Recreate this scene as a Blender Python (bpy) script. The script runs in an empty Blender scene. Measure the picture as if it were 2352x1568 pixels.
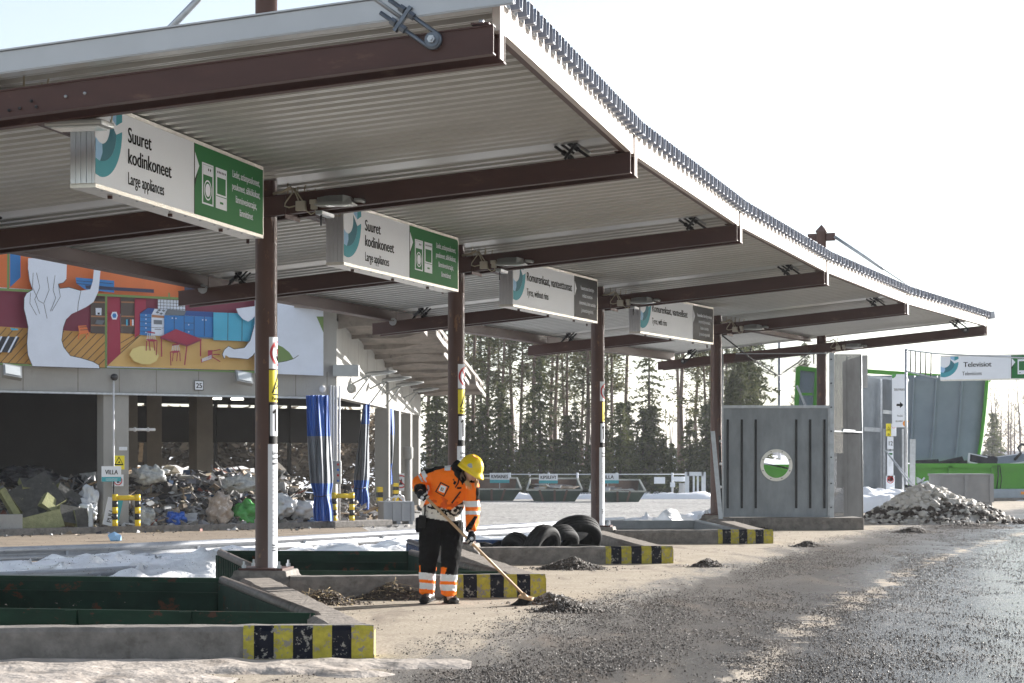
import bpy, bmesh, math, random
from mathutils import Vector, Matrix, noise
R = math.radians
rnd = random.Random(7)
scn = bpy.context.scene
# ---------------------------------------------------------------- camera
CX, HY, F, HC = 1176.0, 1050.0, 4573.0, 1.55      # survey of the photograph at 2352 px width
cam = bpy.data.cameras.new('camera'); camo = bpy.data.objects.new('camera', cam)
scn.collection.objects.link(camo); scn.camera = camo
cam.sensor_width = 36; cam.lens = F / 2352 * 36; cam.shift_y = (HY - 784) / 2352
cam.clip_start = .5; cam.clip_end = 3000
camo.location = (0, 0, HC); camo.rotation_euler = (R(90), 0, 0)
cam.dof.use_dof = True; cam.dof.focus_distance = 21.5; cam.dof.aperture_fstop = 11
# ---------------------------------------------------------------- light
AZ, EL = R(53), R(15.5)                              # sun: right of the view axis, elevation
w = bpy.data.worlds.new('World'); scn.world = w; w.use_nodes = True
nt = w.node_tree; sky = nt.nodes.new('ShaderNodeTexSky'); sky.sky_type = 'NISHITA'; sky.sun_disc = False
sky.sun_elevation = EL; sky.sun_rotation = AZ; sky.air_density = 1.0; sky.dust_density = .5; sky.ozone_density = 2.0; sky.altitude = 50
hs_ = nt.nodes.new('ShaderNodeHueSaturation'); hs_.inputs['Saturation'].default_value = .5      # thin veil of cloud takes colour out of the sky
nt.links.new(sky.outputs[0], hs_.inputs['Color']); nt.links.new(hs_.outputs[0], nt.nodes['Background'].inputs[0]); nt.nodes['Background'].inputs[1].default_value = .08
sl = bpy.data.lights.new('sun', 'SUN'); sl.energy = 4.9; sl.angle = R(.5); sl.color = (1, .965, .91)
so = bpy.data.objects.new('sun', sl); scn.collection.objects.link(so)
sdir = Vector((math.sin(AZ) * math.cos(EL), math.cos(AZ) * math.cos(EL), math.sin(EL)))
so.rotation_euler = (-sdir).to_track_quat('-Z', 'Y').to_euler(); so.location = sdir * 50
scn.view_settings.view_transform = 'Standard'; scn.view_settings.look = 'None'; scn.view_settings.exposure = 1.62
# ---------------------------------------------------------------- materials
MATS = {}
def mat(name, col, rough=.6, metal=0., var=.12, sc=3., bump=0., bsc=40., col2=None, thr=.6, edge=.08, sc2=6., emit=0, spec=.5, stretch=None, r2=None, det=5):
    if name in MATS: return MATS[name]
    m = bpy.data.materials.new(name); m.use_nodes = True; n = m.node_tree.nodes; l = m.node_tree.links
    b = n['Principled BSDF']; b.inputs['Roughness'].default_value = rough; b.inputs['Metallic'].default_value = metal
    b.inputs['Specular IOR Level'].default_value = spec
    tc = n.new('ShaderNodeTexCoord'); src = tc.outputs['Object']
    if stretch:
        mp = n.new('ShaderNodeMapping'); mp.inputs['Scale'].default_value = stretch; l.new(src, mp.inputs[0]); src = mp.outputs[0]
    nz = n.new('ShaderNodeTexNoise'); nz.inputs['Scale'].default_value = sc; nz.inputs['Detail'].default_value = det; nz.inputs['Roughness'].default_value = .62
    l.new(src, nz.inputs['Vector'])
    rp = n.new('ShaderNodeValToRGB'); rp.color_ramp.elements[0].position = .3; rp.color_ramp.elements[1].position = .7
    c = Vector(col[:3]); lo = c * (1 - var); hi = c * (1 + var)
    rp.color_ramp.elements[0].color = (*lo, 1); rp.color_ramp.elements[1].color = (*[min(1, v) for v in hi], 1)
    l.new(nz.outputs[0], rp.inputs[0]); out = rp.outputs[0]
    if col2:
        n2 = n.new('ShaderNodeTexNoise'); n2.inputs['Scale'].default_value = sc2; n2.inputs['Detail'].default_value = 8; n2.inputs['Roughness'].default_value = .7
        l.new(src, n2.inputs['Vector'])
        mr = n.new('ShaderNodeMapRange'); mr.inputs[1].default_value = thr; mr.inputs[2].default_value = thr + edge
        l.new(n2.outputs[0], mr.inputs[0])
        mx = n.new('ShaderNodeMix'); mx.data_type = 'RGBA'; l.new(mr.outputs[0], mx.inputs[0]); l.new(out, mx.inputs[6]); mx.inputs[7].default_value = (*col2, 1)
        out = mx.outputs[2]
        if r2 is not None:
            m2 = n.new('ShaderNodeMapRange'); m2.inputs[3].default_value = rough; m2.inputs[4].default_value = r2
            l.new(mr.outputs[0], m2.inputs[0]); l.new(m2.outputs[0], b.inputs['Roughness'])
    l.new(out, b.inputs['Base Color'])
    if bump:
        n3 = n.new('ShaderNodeTexNoise'); n3.inputs['Scale'].default_value = bsc; n3.inputs['Detail'].default_value = 6; l.new(src, n3.inputs['Vector'])
        bp = n.new('ShaderNodeBump'); bp.inputs['Strength'].default_value = 1; bp.inputs['Distance'].default_value = bump
        l.new(n3.outputs[0], bp.inputs['Height']); l.new(bp.outputs[0], b.inputs['Normal'])
    if emit:
        b.inputs['Emission Color'].default_value = (*col[:3], 1); b.inputs['Emission Strength'].default_value = emit
    MATS[name] = m; return m
def M(n): return MATS[n]
mat('concrete', (.20, .182, .165), .85, var=.3, sc=7, bump=.012, bsc=28, col2=(.095, .082, .07), thr=.53, edge=.2, sc2=5)
mat('concrete_side', (.25, .215, .185), .85, var=.28, sc=8, bump=.012, bsc=30, col2=(.12, .1, .085), thr=.55, edge=.15, sc2=9)
mat('facade_concrete', (.33, .325, .31), .85, var=.12, sc=.7, bump=.003, bsc=20, col2=(.22, .21, .2), thr=.6, edge=.25, sc2=1.4, stretch=(1, 1, .5))
mat('yellow_paint', (.44, .37, .04), .7, var=.25, sc=14, bump=.004, bsc=50, col2=(.26, .235, .20), thr=.53, edge=.04, sc2=16)
mat('black_paint', (.007, .008, .016), .65, spec=.2, var=.3, sc=9, bump=.003, bsc=50, col2=(.32, .3, .26), thr=.57, edge=.03, sc2=17)
mat('brown_steel', (.072, .034, .029), .5, spec=.3, var=.12, sc=2, bump=.0006, bsc=90, col2=(.13, .075, .055), thr=.60, edge=.12, sc2=2, stretch=(1, 1, 3))
mat('brown_post', (.088, .046, .039), .38, var=.15, sc=3, bump=.0015, bsc=30, col2=(.2, .105, .06), thr=.6, edge=.03, sc2=9, stretch=(1, 1, .45))
mat('deck', (.52, .525, .51), .32, .35, var=.08, sc=1.3, bump=.0005, bsc=8)
mat('deck_edge_shade', (.19, .21, .26), .5, .2, var=.1, sc=4)  # overhanging deck ribs: shade and sky reflection put into the blue-grey colour
mat('flashing', (.40, .41, .43), .38, .4, var=.06, sc=2)
mat('fascia', (.56, .50, .46), .45, .15, var=.08, sc=3, col2=(.42, .34, .29), thr=.58, edge=.2, sc2=3)
mat('galv', (.42, .44, .47), .42, .75, var=.16, sc=9, bump=.0005, bsc=60)
mat('galv_dark', (.13, .15, .18), .45, .6, var=.2, sc=20)
mat('galv_sheet', (.24, .265, .29), .48, .35, var=.2, sc=3.5, col2=(.24, .26, .29), thr=.55, edge=.2, sc2=2.2, stretch=(1, 1, .4))
mat('galv_rail', (.36, .37, .39), .5, .4, var=.12, sc=4, col2=(.3, .3, .3), thr=.6, edge=.2, sc2=5)
mat('dark_iron', (.045, .045, .05), .5, .6, var=.3, sc=20)
mat('alu', (.62, .64, .68), .3, .85, var=.1, sc=6, stretch=(30, 30, .8))
mat('alu_frame', (.66, .64, .6), .38, .7, var=.1, sc=14)
mat('sign_white', (.76, .79, .84), .6, var=.02, spec=.2)
mat('sign_green', (.012, .15, .035), .6, spec=.15, var=.04)
mat('sign_black', (.006, .006, .007), .6, spec=.15, var=.1)
mat('ink', (.004, .004, .005), .7, spec=.1, var=.05)
mat('sign_teal', (.06, .30, .36), .6, spec=.15, var=.05)
mat('sign_teal_dark', (.04, .16, .21), .6, spec=.15, var=.05)
mat('sign_blue_light', (.3, .5, .72), .6, spec=.15, var=.05)
mat('sign_teal_strip', (.03, .33, .39), .4, var=.05)
mat('sign_red', (.5, .012, .02), .35, var=.05)
mat('sign_yellow', (.78, .66, .01), .35, var=.03)
mat('sign_grey', (.42, .42, .43), .5, var=.03)
mat('orange_print', (.8, .3, .03), .5)
mat('lamp_grey', (.33, .34, .34), .45, .5, var=.08)
mat('lamp_glass', (.6, .63, .64), .12, .0, var=.05)
mat('box_beige', (.46, .43, .36), .5, var=.06)
mat('cable', (.42, .37, .27), .6, var=.2, sc=20)
mat('black_rubber', (.010, .010, .011), .75, spec=.25, var=.3, sc=8, bump=.002, bsc=90, col2=(.035, .034, .033), thr=.55, edge=.15, sc2=7)
mat('tyre_tread', (.013, .013, .014), .75, spec=.25, var=.3, sc=8, bump=.003, bsc=60)
mat('green_skip', (.008, .034, .018), .65, spec=.25, var=.3, sc=2, bump=.002, bsc=14, col2=(.075, .035, .022), thr=.60, edge=.03, sc2=3.2, stretch=(1, 1, 2.2), r2=.8)
mat('green_skip_in', (.011, .032, .02), .7, spec=.2, var=.35, sc=3, bump=.003, bsc=10, col2=(.085, .037, .02), thr=.575, edge=.04, sc2=2.6, stretch=(1, 1, 1.3), r2=.85)
mat('rim_dirty', (.14, .115, .1), .55, .1, var=.3, sc=8, bump=.002, bsc=30, col2=(.05, .07, .05), thr=.55, edge=.1, sc2=11)
mat('blue_skip', (.02, .06, .16), .45, var=.3, sc=4, col2=(.03, .025, .022), thr=.55, edge=.05, sc2=8)
mat('blue_rim', (.022, .022, .026), .5, .1, var=.3, sc=8, col2=(.04, .12, .26), thr=.6, edge=.04, sc2=12)
mat('grey_skip', (.25, .26, .27), .5, .2, var=.15, sc=6)
mat('snow', (.90, .90, .92), .55, var=.03, sc=3, bump=.02, bsc=9, col2=(.62, .60, .57), thr=.63, edge=.2, sc2=2.5)
mat('snow_rail', (.93, .93, .94), .6, var=.03, sc=3, bump=.03, bsc=12, col2=(.6, .58, .56), thr=.66, edge=.12, sc2=5)
mat('snow_dirty', (.60, .56, .51), .7, var=.25, sc=5, bump=.012, bsc=22, col2=(.16, .14, .12), thr=.60, edge=.12, sc2=5)
mat('ice_brown', (.50, .44, .39), .5, var=.25, sc=4, bump=.02, bsc=14, col2=(.30, .25, .21), thr=.5, edge=.2, sc2=3)
mat('gravel_dark', (.058, .044, .034), .72, var=.7, sc=30, bump=.012, bsc=60)
mat('gravel_stone', (.13, .102, .08), .7, var=.6, sc=45)
mat('gravel_light', (.3, .27, .24), .6, var=.4, sc=45)
mat('dirt', (.13, .10, .075), .9, var=.5, sc=20, bump=.012, bsc=50)
mat('straw', (.42, .32, .18), .8, var=.3, sc=20)
mat('orange_cloth', (1.0, .19, .008), .75, var=.05, sc=4, bump=.012, bsc=7, spec=.2)
mat('orange_dirty', (.72, .10, .008), .8, var=.25, sc=10, bump=.012, bsc=7, spec=.2)
mat('reflective', (.66, .68, .70), .5, .0, var=.06, sc=12, bump=.006, bsc=10)
mat('reflective_dirty', (.62, .59, .54), .6, .0, var=.1, sc=12, bump=.012, bsc=12, col2=(.12, .1, .09), thr=.58, edge=.04, sc2=14)
mat('black_cloth', (.0045, .0045, .005), .9, var=.3, sc=6, bump=.012, bsc=8, spec=.12)
mat('navy_cloth', (.004, .005, .009), .8, var=.25, sc=6, bump=.006, bsc=12, spec=.25)
mat('boot', (.010, .009, .008), .5, var=.35, sc=14, col2=(.09, .07, .05), thr=.58, edge=.1, sc2=15)
mat('skin', (.68, .42, .31), .5, var=.05, sc=9, spec=.4)
mat('lip', (.42, .12, .10), .5, var=.05)
mat('eye_dark', (.03, .02, .015), .4)
mat('hair', (.52, .30, .12), .5, var=.3, sc=12, stretch=(8, 8, .8))
mat('hair_dark', (.09, .045, .022), .5, var=.3, sc=12, stretch=(8, 8, .8))
mat('helmet_yellow', (.80, .56, .012), .22, var=.05, sc=4, col2=(.6, .42, .02), thr=.64, edge=.1, sc2=8)
mat('wood_pole', (.46, .30, .165), .55, var=.15, sc=10, stretch=(1, 1, 6))
mat('wood_plank', (.42, .27, .14), .7, var=.25, sc=8)
mat('bristle', (.03, .028, .024), .8, var=.4, sc=30)
mat('glove_grey', (.5, .47, .43), .7, var=.15, sc=30)
mat('curtain_blue', (.016, .10, .42), .6, var=.18, sc=2, bump=.006, bsc=6, stretch=(1, 1, .3))
mat('curtain_grey', (.16, .18, .21), .4, var=.25, sc=3, bump=.006, bsc=6, stretch=(1, 1, .3))
mat('bar_yellow', (.75, .52, .02), .4, var=.08, sc=6)
mat('bar_black', (.015, .015, .018), .45, var=.3, sc=6)
mat('plastic_grey', (.30, .31, .33), .5, var=.06, sc=3)
mat('plastic_pale', (.25, .25, .255), .55, var=.1, sc=3, col2=(.3, .27, .25), thr=.58, edge=.2, sc2=3)
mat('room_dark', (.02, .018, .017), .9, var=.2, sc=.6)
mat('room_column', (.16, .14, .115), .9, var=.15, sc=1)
mat('glazing', (.40, .42, .44), .25, var=.05)
mat('roof_board', (.22, .19, .165), .85, var=.3, sc=1.6, bump=.01, bsc=6, col2=(.07, .06, .055), thr=.56, edge=.2, sc2=2.2)
mat('roof_edge_wood', (.34, .31, .28), .8, var=.15, sc=4)
mat('trunk_dark', (.06, .045, .038), .9, var=.35, sc=2, stretch=(4, 4, 1))
mat('trunk_pine', (.15, .10, .075), .9, var=.35, sc=1.5, stretch=(4, 4, 1), col2=(.1, .07, .055), thr=.52, edge=.1, sc2=3)
mat('birch', (.5, .46, .42), .8, var=.25, sc=3)
mat('twig', (.075, .055, .048), .9, var=.3, sc=3)
mat('bright_green', (.07, .31, .018), .5, var=.08, sc=1.5)
mat('lid_grey', (.20, .235, .27), .5, .1, var=.1, sc=1.2, col2=(.09, .30, .02), thr=.66, edge=.1, sc2=.55)
mat('glass_black', (.01, .01, .012), .1, var=.1)
mat('white_plastic', (.7, .7, .72), .35, var=.05)
mat('barrier_blue', (.32, .37, .42), .5, .3, var=.1)
mat('insul', (.23, .235, .115), .95, var=.2, sc=6, bump=.02, bsc=18, col2=(.22, .2, .12), thr=.58, edge=.1, sc2=4)
mat('insul_black', (.05, .05, .048), .9, var=.4, sc=5, bump=.015, bsc=20, col2=(.2, .2, .11), thr=.62, edge=.06, sc2=7)
mat('bag_white', (.58, .6, .63), .3, var=.12, sc=4, bump=.02, bsc=9)
mat('bag_green', (.07, .33, .07), .25, var=.15, sc=5, bump=.02, bsc=12)
mat('bag_blue', (.03, .12, .5), .3, var=.2, sc=5, bump=.02, bsc=12)
mat('bag_pink', (.42, .34, .28), .3, var=.2, sc=5, bump=.02, bsc=12, col2=(.75, .72, .7), thr=.55, edge=.1, sc2=5)
mat('bag_clear', (.40, .41, .40), .25, var=.35, sc=6, bump=.03, bsc=10)
mat('bag_black', (.02, .02, .024), .3, var=.3, sc=5, bump=.02, bsc=12)
for i, c in enumerate([(.33, .32, .31), (.14, .12, .10), (.42, .33, .24), (.055, .055, .065), (.62, .62, .62), (.22, .17, .12), (.08, .14, .26), (.27, .25, .22), (.5, .42, .3), (.30, .30, .33), (.10, .09, .085), (.28, .08, .05)]):
    mat('waste%d' % i, [q * .75 for q in c], .7, var=.3, sc=4)
mat('skip_brown', (.10, .065, .05), .7, var=.4, sc=1.4, col2=(.19, .13, .1), thr=.55, edge=.15, sc2=1.8)
mat('skip_green', (.018, .042, .03), .55, var=.4, sc=1.4, col2=(.06, .05, .04), thr=.6, edge=.1, sc2=2)
mat('skip_rim', (.34, .35, .32), .6, var=.25, sc=2)
mat('fence_post', (.55, .58, .62), .5, .3, var=.05)
mat('hill', (.3, .3, .33), .9, var=.3, sc=.05)
mat('dark_mesh', (.045, .048, .052), .95, 0, var=.2, spec=.03)
mat('lamp_on', (1, .95, .85), .4, emit=2.5)

def ground_mat():
    m = bpy.data.materials.new('platform_ground'); m.use_nodes = True; n = m.node_tree.nodes; l = m.node_tree.links
    b = n['Principled BSDF']; tc = n.new('ShaderNodeTexCoord'); sp = n.new('ShaderNodeSeparateXYZ'); l.new(tc.outputs['Object'], sp.inputs[0])
    def math_(op, a, c=None, d=None):
        k = n.new('ShaderNodeMath'); k.operation = op
        for i, v in enumerate((a, c, d)):
            if v is None: continue
            if isinstance(v, (int, float)): k.inputs[i].default_value = v
            else: l.new(v, k.inputs[i])
        return k.outputs[0]
    def noise_(s, det=5, ro=.6, vec=None, dist=0):
        k = n.new('ShaderNodeTexNoise'); k.inputs['Scale'].default_value = s; k.inputs['Detail'].default_value = det; k.inputs['Roughness'].default_value = ro
        k.inputs['Distortion'].default_value = dist
        l.new(vec or tc.outputs['Object'], k.inputs['Vector']); return k.outputs[0]
    def rng(v, a, c, o0=0, o1=1):
        k = n.new('ShaderNodeMapRange'); k.interpolation_type = 'SMOOTHSTEP'; k.inputs[1].default_value = a; k.inputs[2].default_value = c; k.inputs[3].default_value = o0; k.inputs[4].default_value = o1
        l.new(v, k.inputs[0]); return k.outputs[0]
    def mix(f, a, c):
        k = n.new('ShaderNodeMix'); k.data_type = 'RGBA'
        l.new(f, k.inputs[0])
        for i, v in ((6, a), (7, c)):
            if isinstance(v, tuple): k.inputs[i].default_value = (*v, 1)
            else: l.new(v, k.inputs[i])
        return k.outputs[2]
    X, Y = sp.outputs[0], sp.outputs[1]
    # edge between sandy concrete and wet asphalt: X = g(Y)
    g = math_('ADD', math_('MULTIPLY', math_('MULTIPLY', Y, Y), .0022), math_('ADD', math_('MULTIPLY', Y, .19), -4.25))
    d = math_('SUBTRACT', X, g)
    big = noise_(.55, 4); mid = noise_(2.2, 6, .65); fine = noise_(30, 6, .75); grit = noise_(75, 4, .8); 
    mp = n.new('ShaderNodeMapping'); mp.inputs['Scale'].default_value = (1.1, .25, 1); mp.inputs['Rotation'].default_value = (0, 0, R(-18)); l.new(tc.outputs['Object'], mp.inputs[0])
    streak = noise_(1.6, 7, .7, mp.outputs[0], .5)
    dd = math_('ADD', d, math_('MULTIPLY', math_('SUBTRACT', streak, .5), 3.2))
    dd = math_('ADD', dd, math_('ADD', math_('MULTIPLY', math_('SUBTRACT', grit, .5), 2.4), math_('MULTIPLY', math_('SUBTRACT', fine, .5), 2.6)))
    asph = rng(dd, -.1, .45)
    sand = mix(rng(mid, .3, .7), (.40, .335, .255), (.54, .465, .365))
    sand = mix(rng(fine, .35, .68), sand, (.25, .2, .15))
    sand = mix(rng(streak, .52, .68), sand, (.22, .175, .135))
    dark = mix(rng(fine, .38, .62), (.035, .030, .027), (.105, .088, .074))
    dark = mix(rng(grit, .56, .64), dark, (.22, .19, .165))
    dark = mix(rng(math_('MULTIPLY', rng(streak, .45, .62), rng(big, .4, .62)), 0, 1), dark, (.15, .12, .095))
    # sandy ribbon along the wheel track
    g2 = math_('ADD', math_('MULTIPLY', math_('MULTIPLY', Y, Y), .0030), math_('ADD', math_('MULTIPLY', Y, .165), -1.25))
    d2 = math_('ABSOLUTE', math_('SUBTRACT', X, g2))
    d2 = math_('ADD', d2, math_('ADD', math_('MULTIPLY', math_('SUBTRACT', grit, .5), .9), math_('MULTIPLY', math_('SUBTRACT', fine, .5), 1.1)))
    rib = math_('MULTIPLY', rng(math_('ADD', d2, math_('MULTIPLY', math_('SUBTRACT', streak, .5), 1.6)), .04, .15, 1, 0), rng(math_('ADD', mid, math_('MULTIPLY', math_('SUBTRACT', grit, .5), .45)), .44, .52))
    col = mix(asph, sand, dark); col = mix(rib, col, (.50, .42, .33))
    l.new(col, b.inputs['Base Color'])
    wet = rng(math_('ADD', d, math_('MULTIPLY', math_('SUBTRACT', big, .5), 3.0)), .6, 3.6)
    ro = math_('ADD', .50, math_('MULTIPLY', wet, -.33)); ro = math_('ADD', ro, math_('MULTIPLY', math_('SUBTRACT', mid, .5), .3))
    wr = mixv = math_('MULTIPLY_ADD', asph, math_('SUBTRACT', ro, .85), .85)
    wr = math_('ADD', wr, math_('MULTIPLY', rib, .4))
    l.new(wr, b.inputs['Roughness'])
    bp = n.new('ShaderNodeBump'); bp.inputs['Distance'].default_value = .016; bp.inputs['Strength'].default_value = .9
    hh = math_('ADD', math_('MULTIPLY', grit, .8), math_('MULTIPLY', fine, 1.0)); hh = math_('MULTIPLY', hh, math_('ADD', .3, math_('SUBTRACT', math_('MULTIPLY', asph, .7), math_('MULTIPLY', wet, .75)))); l.new(hh, bp.inputs['Height']); l.new(bp.outputs[0], b.inputs['Normal'])
    MATS['platform_ground'] = m
ground_mat()
def yard_mat():
    m = mat('yard_gravel', (.40, .385, .37), .8, var=.3, sc=.5, bump=.09, bsc=5, col2=(.13, .12, .11), thr=.50, edge=.06, sc2=4)
    mat('yard_dirt', (.24, .185, .13), .9, var=.3, sc=1.2, bump=.03, bsc=9, col2=(.12, .09, .065), thr=.52, edge=.12, sc2=5, stretch=(.4, 1, 1))
yard_mat()
def leaf_mat(name, a, c):
    m = bpy.data.materials.new(name); m.use_nodes = True; n = m.node_tree.nodes; l = m.node_tree.links
    b = n['Principled BSDF']; b.inputs['Roughness'].default_value = .7; b.inputs['Specular IOR Level'].default_value = .2
    gi = n.new('ShaderNodeNewGeometry'); rp = n.new('ShaderNodeValToRGB'); rp.color_ramp.elements[0].color = (*a, 1); rp.color_ramp.elements[1].color = (*c, 1)
    l.new(gi.outputs['Random Per Island'], rp.inputs[0]); l.new(rp.outputs[0], b.inputs['Base Color'])
    tr = n.new('ShaderNodeBsdfTranslucent'); l.new(rp.outputs[0], tr.inputs[0]); mx = n.new('ShaderNodeMixShader'); mx.inputs[0].default_value = .3
    l.new(b.outputs[0], mx.inputs[1]); l.new(tr.outputs[0], mx.inputs[2]); l.new(mx.outputs[0], n['Material Output'].inputs[0])
    MATS[name] = m
leaf_mat('needles_spruce', (.035, .048, .02), (.12, .125, .05))
leaf_mat('thicket_brown', (.10, .075, .05), (.26, .2, .14))
leaf_mat('needles_pine', (.045, .056, .025), (.15, .14, .06))

# ---------------------------------------------------------------- builders
ROOT = {}
def P2(x, y, z=0.0):            # photo pixel on the level z
    s = (y - HY) / (HC - z); return Vector(((x - CX) / s, F / s, z))
def at(x, y, Y):                # photo pixel at the distance Y
    return Vector(((x - CX) * Y / F, Y, HC - (y - HY) * Y / F))
def onp(x, y, p0, nrm):         # photo pixel on a vertical plane
    d = Vector(((x - CX) / F, 1, -(y - HY) / F)); o = Vector((0, 0, HC)); nrm = Vector(nrm)
    t = (Vector(p0) - o).dot(nrm) / d.dot(nrm); return o + d * t
class MB:
    def __init__(s): s.v = []; s.f = []; s.m = []; s.mats = []; s.sm = []
    def mi(s, m):
        if m not in s.mats: s.mats.append(m)
        return s.mats.index(m)
    def add(s, vs, fs, m, smooth=False):
        o = len(s.v); s.v += [Vector(v) for v in vs]; k = s.mi(m)
        for f in fs: s.f.append([o + i for i in f]); s.m.append(k); s.sm.append(smooth)
        return s
    def box(s, c, size, m, rz=0., mtx=None):
        x, y, z = [a / 2 for a in size]; c = Vector(c)
        q = mtx if mtx is not None else Matrix.Rotation(rz, 3, 'Z')
        vs = [c + q @ Vector((i * x, j * y, k * z)) for i in (-1, 1) for j in (-1, 1) for k in (-1, 1)]
        return s.add(vs, [(0, 1, 3, 2), (4, 6, 7, 5), (0, 4, 5, 1), (2, 3, 7, 6), (0, 2, 6, 4), (1, 5, 7, 3)], m)
    def bar(s, a, b, w, h, m, up=(0, 0, 1), ext=0):      # box beam from a to b, section w (sideways) x h
        a = Vector(a); b = Vector(b); d = (b - a); L = d.length; d.normalize(); r = d.cross(Vector(up)).normalized(); u = r.cross(d)
        q = Matrix((r, d, u)).transposed(); return s.box((a + b) / 2, (w, L + 2 * ext, h), m, mtx=q)
    def tube(s, pts, r, m, n=10, cap=True, smooth=True, flat=1.0, up=None):
        pts = [Vector(p) for p in pts]; rs = r if isinstance(r, (list, tuple)) else [r] * len(pts); vs = []; fs = []
        pu = None
        for i, p in enumerate(pts):
            d = (pts[min(i + 1, len(pts) - 1)] - pts[max(i - 1, 0)]).normalized()
            if pu is None:
                pu = Vector(up) if up else (Vector((0, 0, 1)) if abs(d.z) < .9 else Vector((0, 1, 0)))
            a = d.cross(pu).normalized(); bb = a.cross(d).normalized(); pu = bb
            rr = rs[i]; ra, rb = (rr if isinstance(rr, (tuple, list)) else (rr, rr * flat))
            for k in range(n):
                t = 2 * math.pi * k / n; vs.append(p + a * (ra * math.cos(t)) + bb * (rb * math.sin(t)))
        for i in range(len(pts) - 1):
            for k in range(n):
                k2 = (k + 1) % n; fs.append((i * n + k, i * n + k2, (i + 1) * n + k2, (i + 1) * n + k))
        s.add(vs, fs, m, smooth)
        if cap:
            s.f.append([len(s.v) - len(vs) + k for k in range(n)][::-1]); s.m.append(s.mi(m)); s.sm.append(False)
            s.f.append([len(s.v) - n + k for k in range(n)]); s.m.append(s.mi(m)); s.sm.append(False)
        return s
    def prism(s, poly, z0, z1, m, mtop=None):
        n = len(poly); vs = [Vector((p[0], p[1], z0)) for p in poly] + [Vector((p[0], p[1], z1)) for p in poly]
        s.add(vs, [(i, (i + 1) % n, n + (i + 1) % n, n + i) for i in range(n)] + [tuple(range(n))[::-1]], m)
        return s.add(vs[n:], [tuple(range(n))], mtop or m)
    def slab(s, poly, nrm, th, m):                       # polygon in space with thickness along -nrm
        nrm = Vector(nrm); n = len(poly); vs = [Vector(p) for p in poly] + [Vector(p) - nrm * th for p in poly]
        return s.add(vs, [tuple(range(n)), tuple(range(n, 2 * n))[::-1]] + [(i, n + i, n + (i + 1) % n, (i + 1) % n) for i in range(n)], m)
    def poly(s, pts, m): return s.add(pts, [tuple(range(len(pts)))], m)
    def lathe(s, c, prof, m, n=20, axis=(0, 0, 1), smooth=True):
        ax = Vector(axis).normalized(); a = ax.orthogonal().normalized(); b = ax.cross(a); c = Vector(c); vs = []; fs = []
        for r, h in prof:
            for k in range(n):
                t = 2 * math.pi * k / n; vs.append(c + ax * h + a * (r * math.cos(t)) + b * (r * math.sin(t)))
        for i in range(len(prof) - 1):
            for k in range(n): fs.append((i * n + k, i * n + (k + 1) % n, (i + 1) * n + (k + 1) % n, (i + 1) * n + k))
        return s.add(vs, fs, m, smooth)
    def ico(s, c, r, m, sub=1, amp=.25, seed=0, scale=(1, 1, 1), fr=1.5, smooth=False, rot=None):
        bm = bmesh.new(); bmesh.ops.create_icosphere(bm, subdivisions=sub, radius=1); bm.verts.ensure_lookup_table()
        o = Vector((seed * 3.7, seed * 1.3, seed * 7.1)); vs = []
        for v in bm.verts:
            p = v.co * (1 + amp * noise.noise(v.co * fr + o) * 2); p = Vector((p.x * scale[0], p.y * scale[1], p.z * scale[2])) * r
            if rot is not None: p = rot @ p
            vs.append(Vector(c) + p)
        fs = [tuple(v.index for v in f.verts) for f in bm.faces]; bm.free(); return s.add(vs, fs, m, smooth)
    def build(s, name, parent=None, local=False, bevel=0, kind=None, segs=2):
        vs = s.v
        if parent is not None and not local:
            inv = ROOT[parent.name].inverted(); vs = [inv @ v for v in vs]
        me = bpy.data.meshes.new(name); me.from_pydata([tuple(v) for v in vs], [], s.f)
        for m in s.mats: me.materials.append(MATS[m])
        me.polygons.foreach_set('material_index', s.m); me.polygons.foreach_set('use_smooth', s.sm)
        bm = bmesh.new(); bm.from_mesh(me); bmesh.ops.recalc_face_normals(bm, faces=bm.faces); bm.to_mesh(me); bm.free(); me.update()
        o = bpy.data.objects.new(name, me); scn.collection.objects.link(o)
        if parent is not None: o.parent = parent; ROOT[o.name] = ROOT[parent.name]
        else: ROOT[o.name] = Matrix()
        if bevel:
            b = o.modifiers.new('bevel', 'BEVEL'); b.width = bevel; b.segments = segs; b.limit_method = 'ANGLE'
        if kind: o['kind'] = kind
        return o
def thing(name, label, cat, loc=(0, 0, 0), rz=0., group=None):
    o = bpy.data.objects.new(name, None); scn.collection.objects.link(o); o.location = loc; o.rotation_euler = (0, 0, rz); o.empty_display_size = .1
    ROOT[o.name] = Matrix.Translation(loc) @ Matrix.Rotation(rz, 4, 'Z'); o['label'] = label; o['category'] = cat
    if group: o['group'] = group
    return o
def tag(o, label, cat, group=None, kind=None):
    o['label'] = label; o['category'] = cat
    if group: o['group'] = group
    if kind: o['kind'] = kind
    return o
def dup(r, loc, rz=0., label=None, sc=None):
    c = r.copy(); scn.collection.objects.link(c); c.location = loc; c.rotation_euler = (0, 0, rz)
    if sc: c.scale = sc
    if label: c['label'] = label
    for ch in r.children:
        d = ch.copy(); scn.collection.objects.link(d); d.parent = c
        for g in ch.children:
            e = g.copy(); scn.collection.objects.link(e); e.parent = d
    return c
TX = {}
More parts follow.
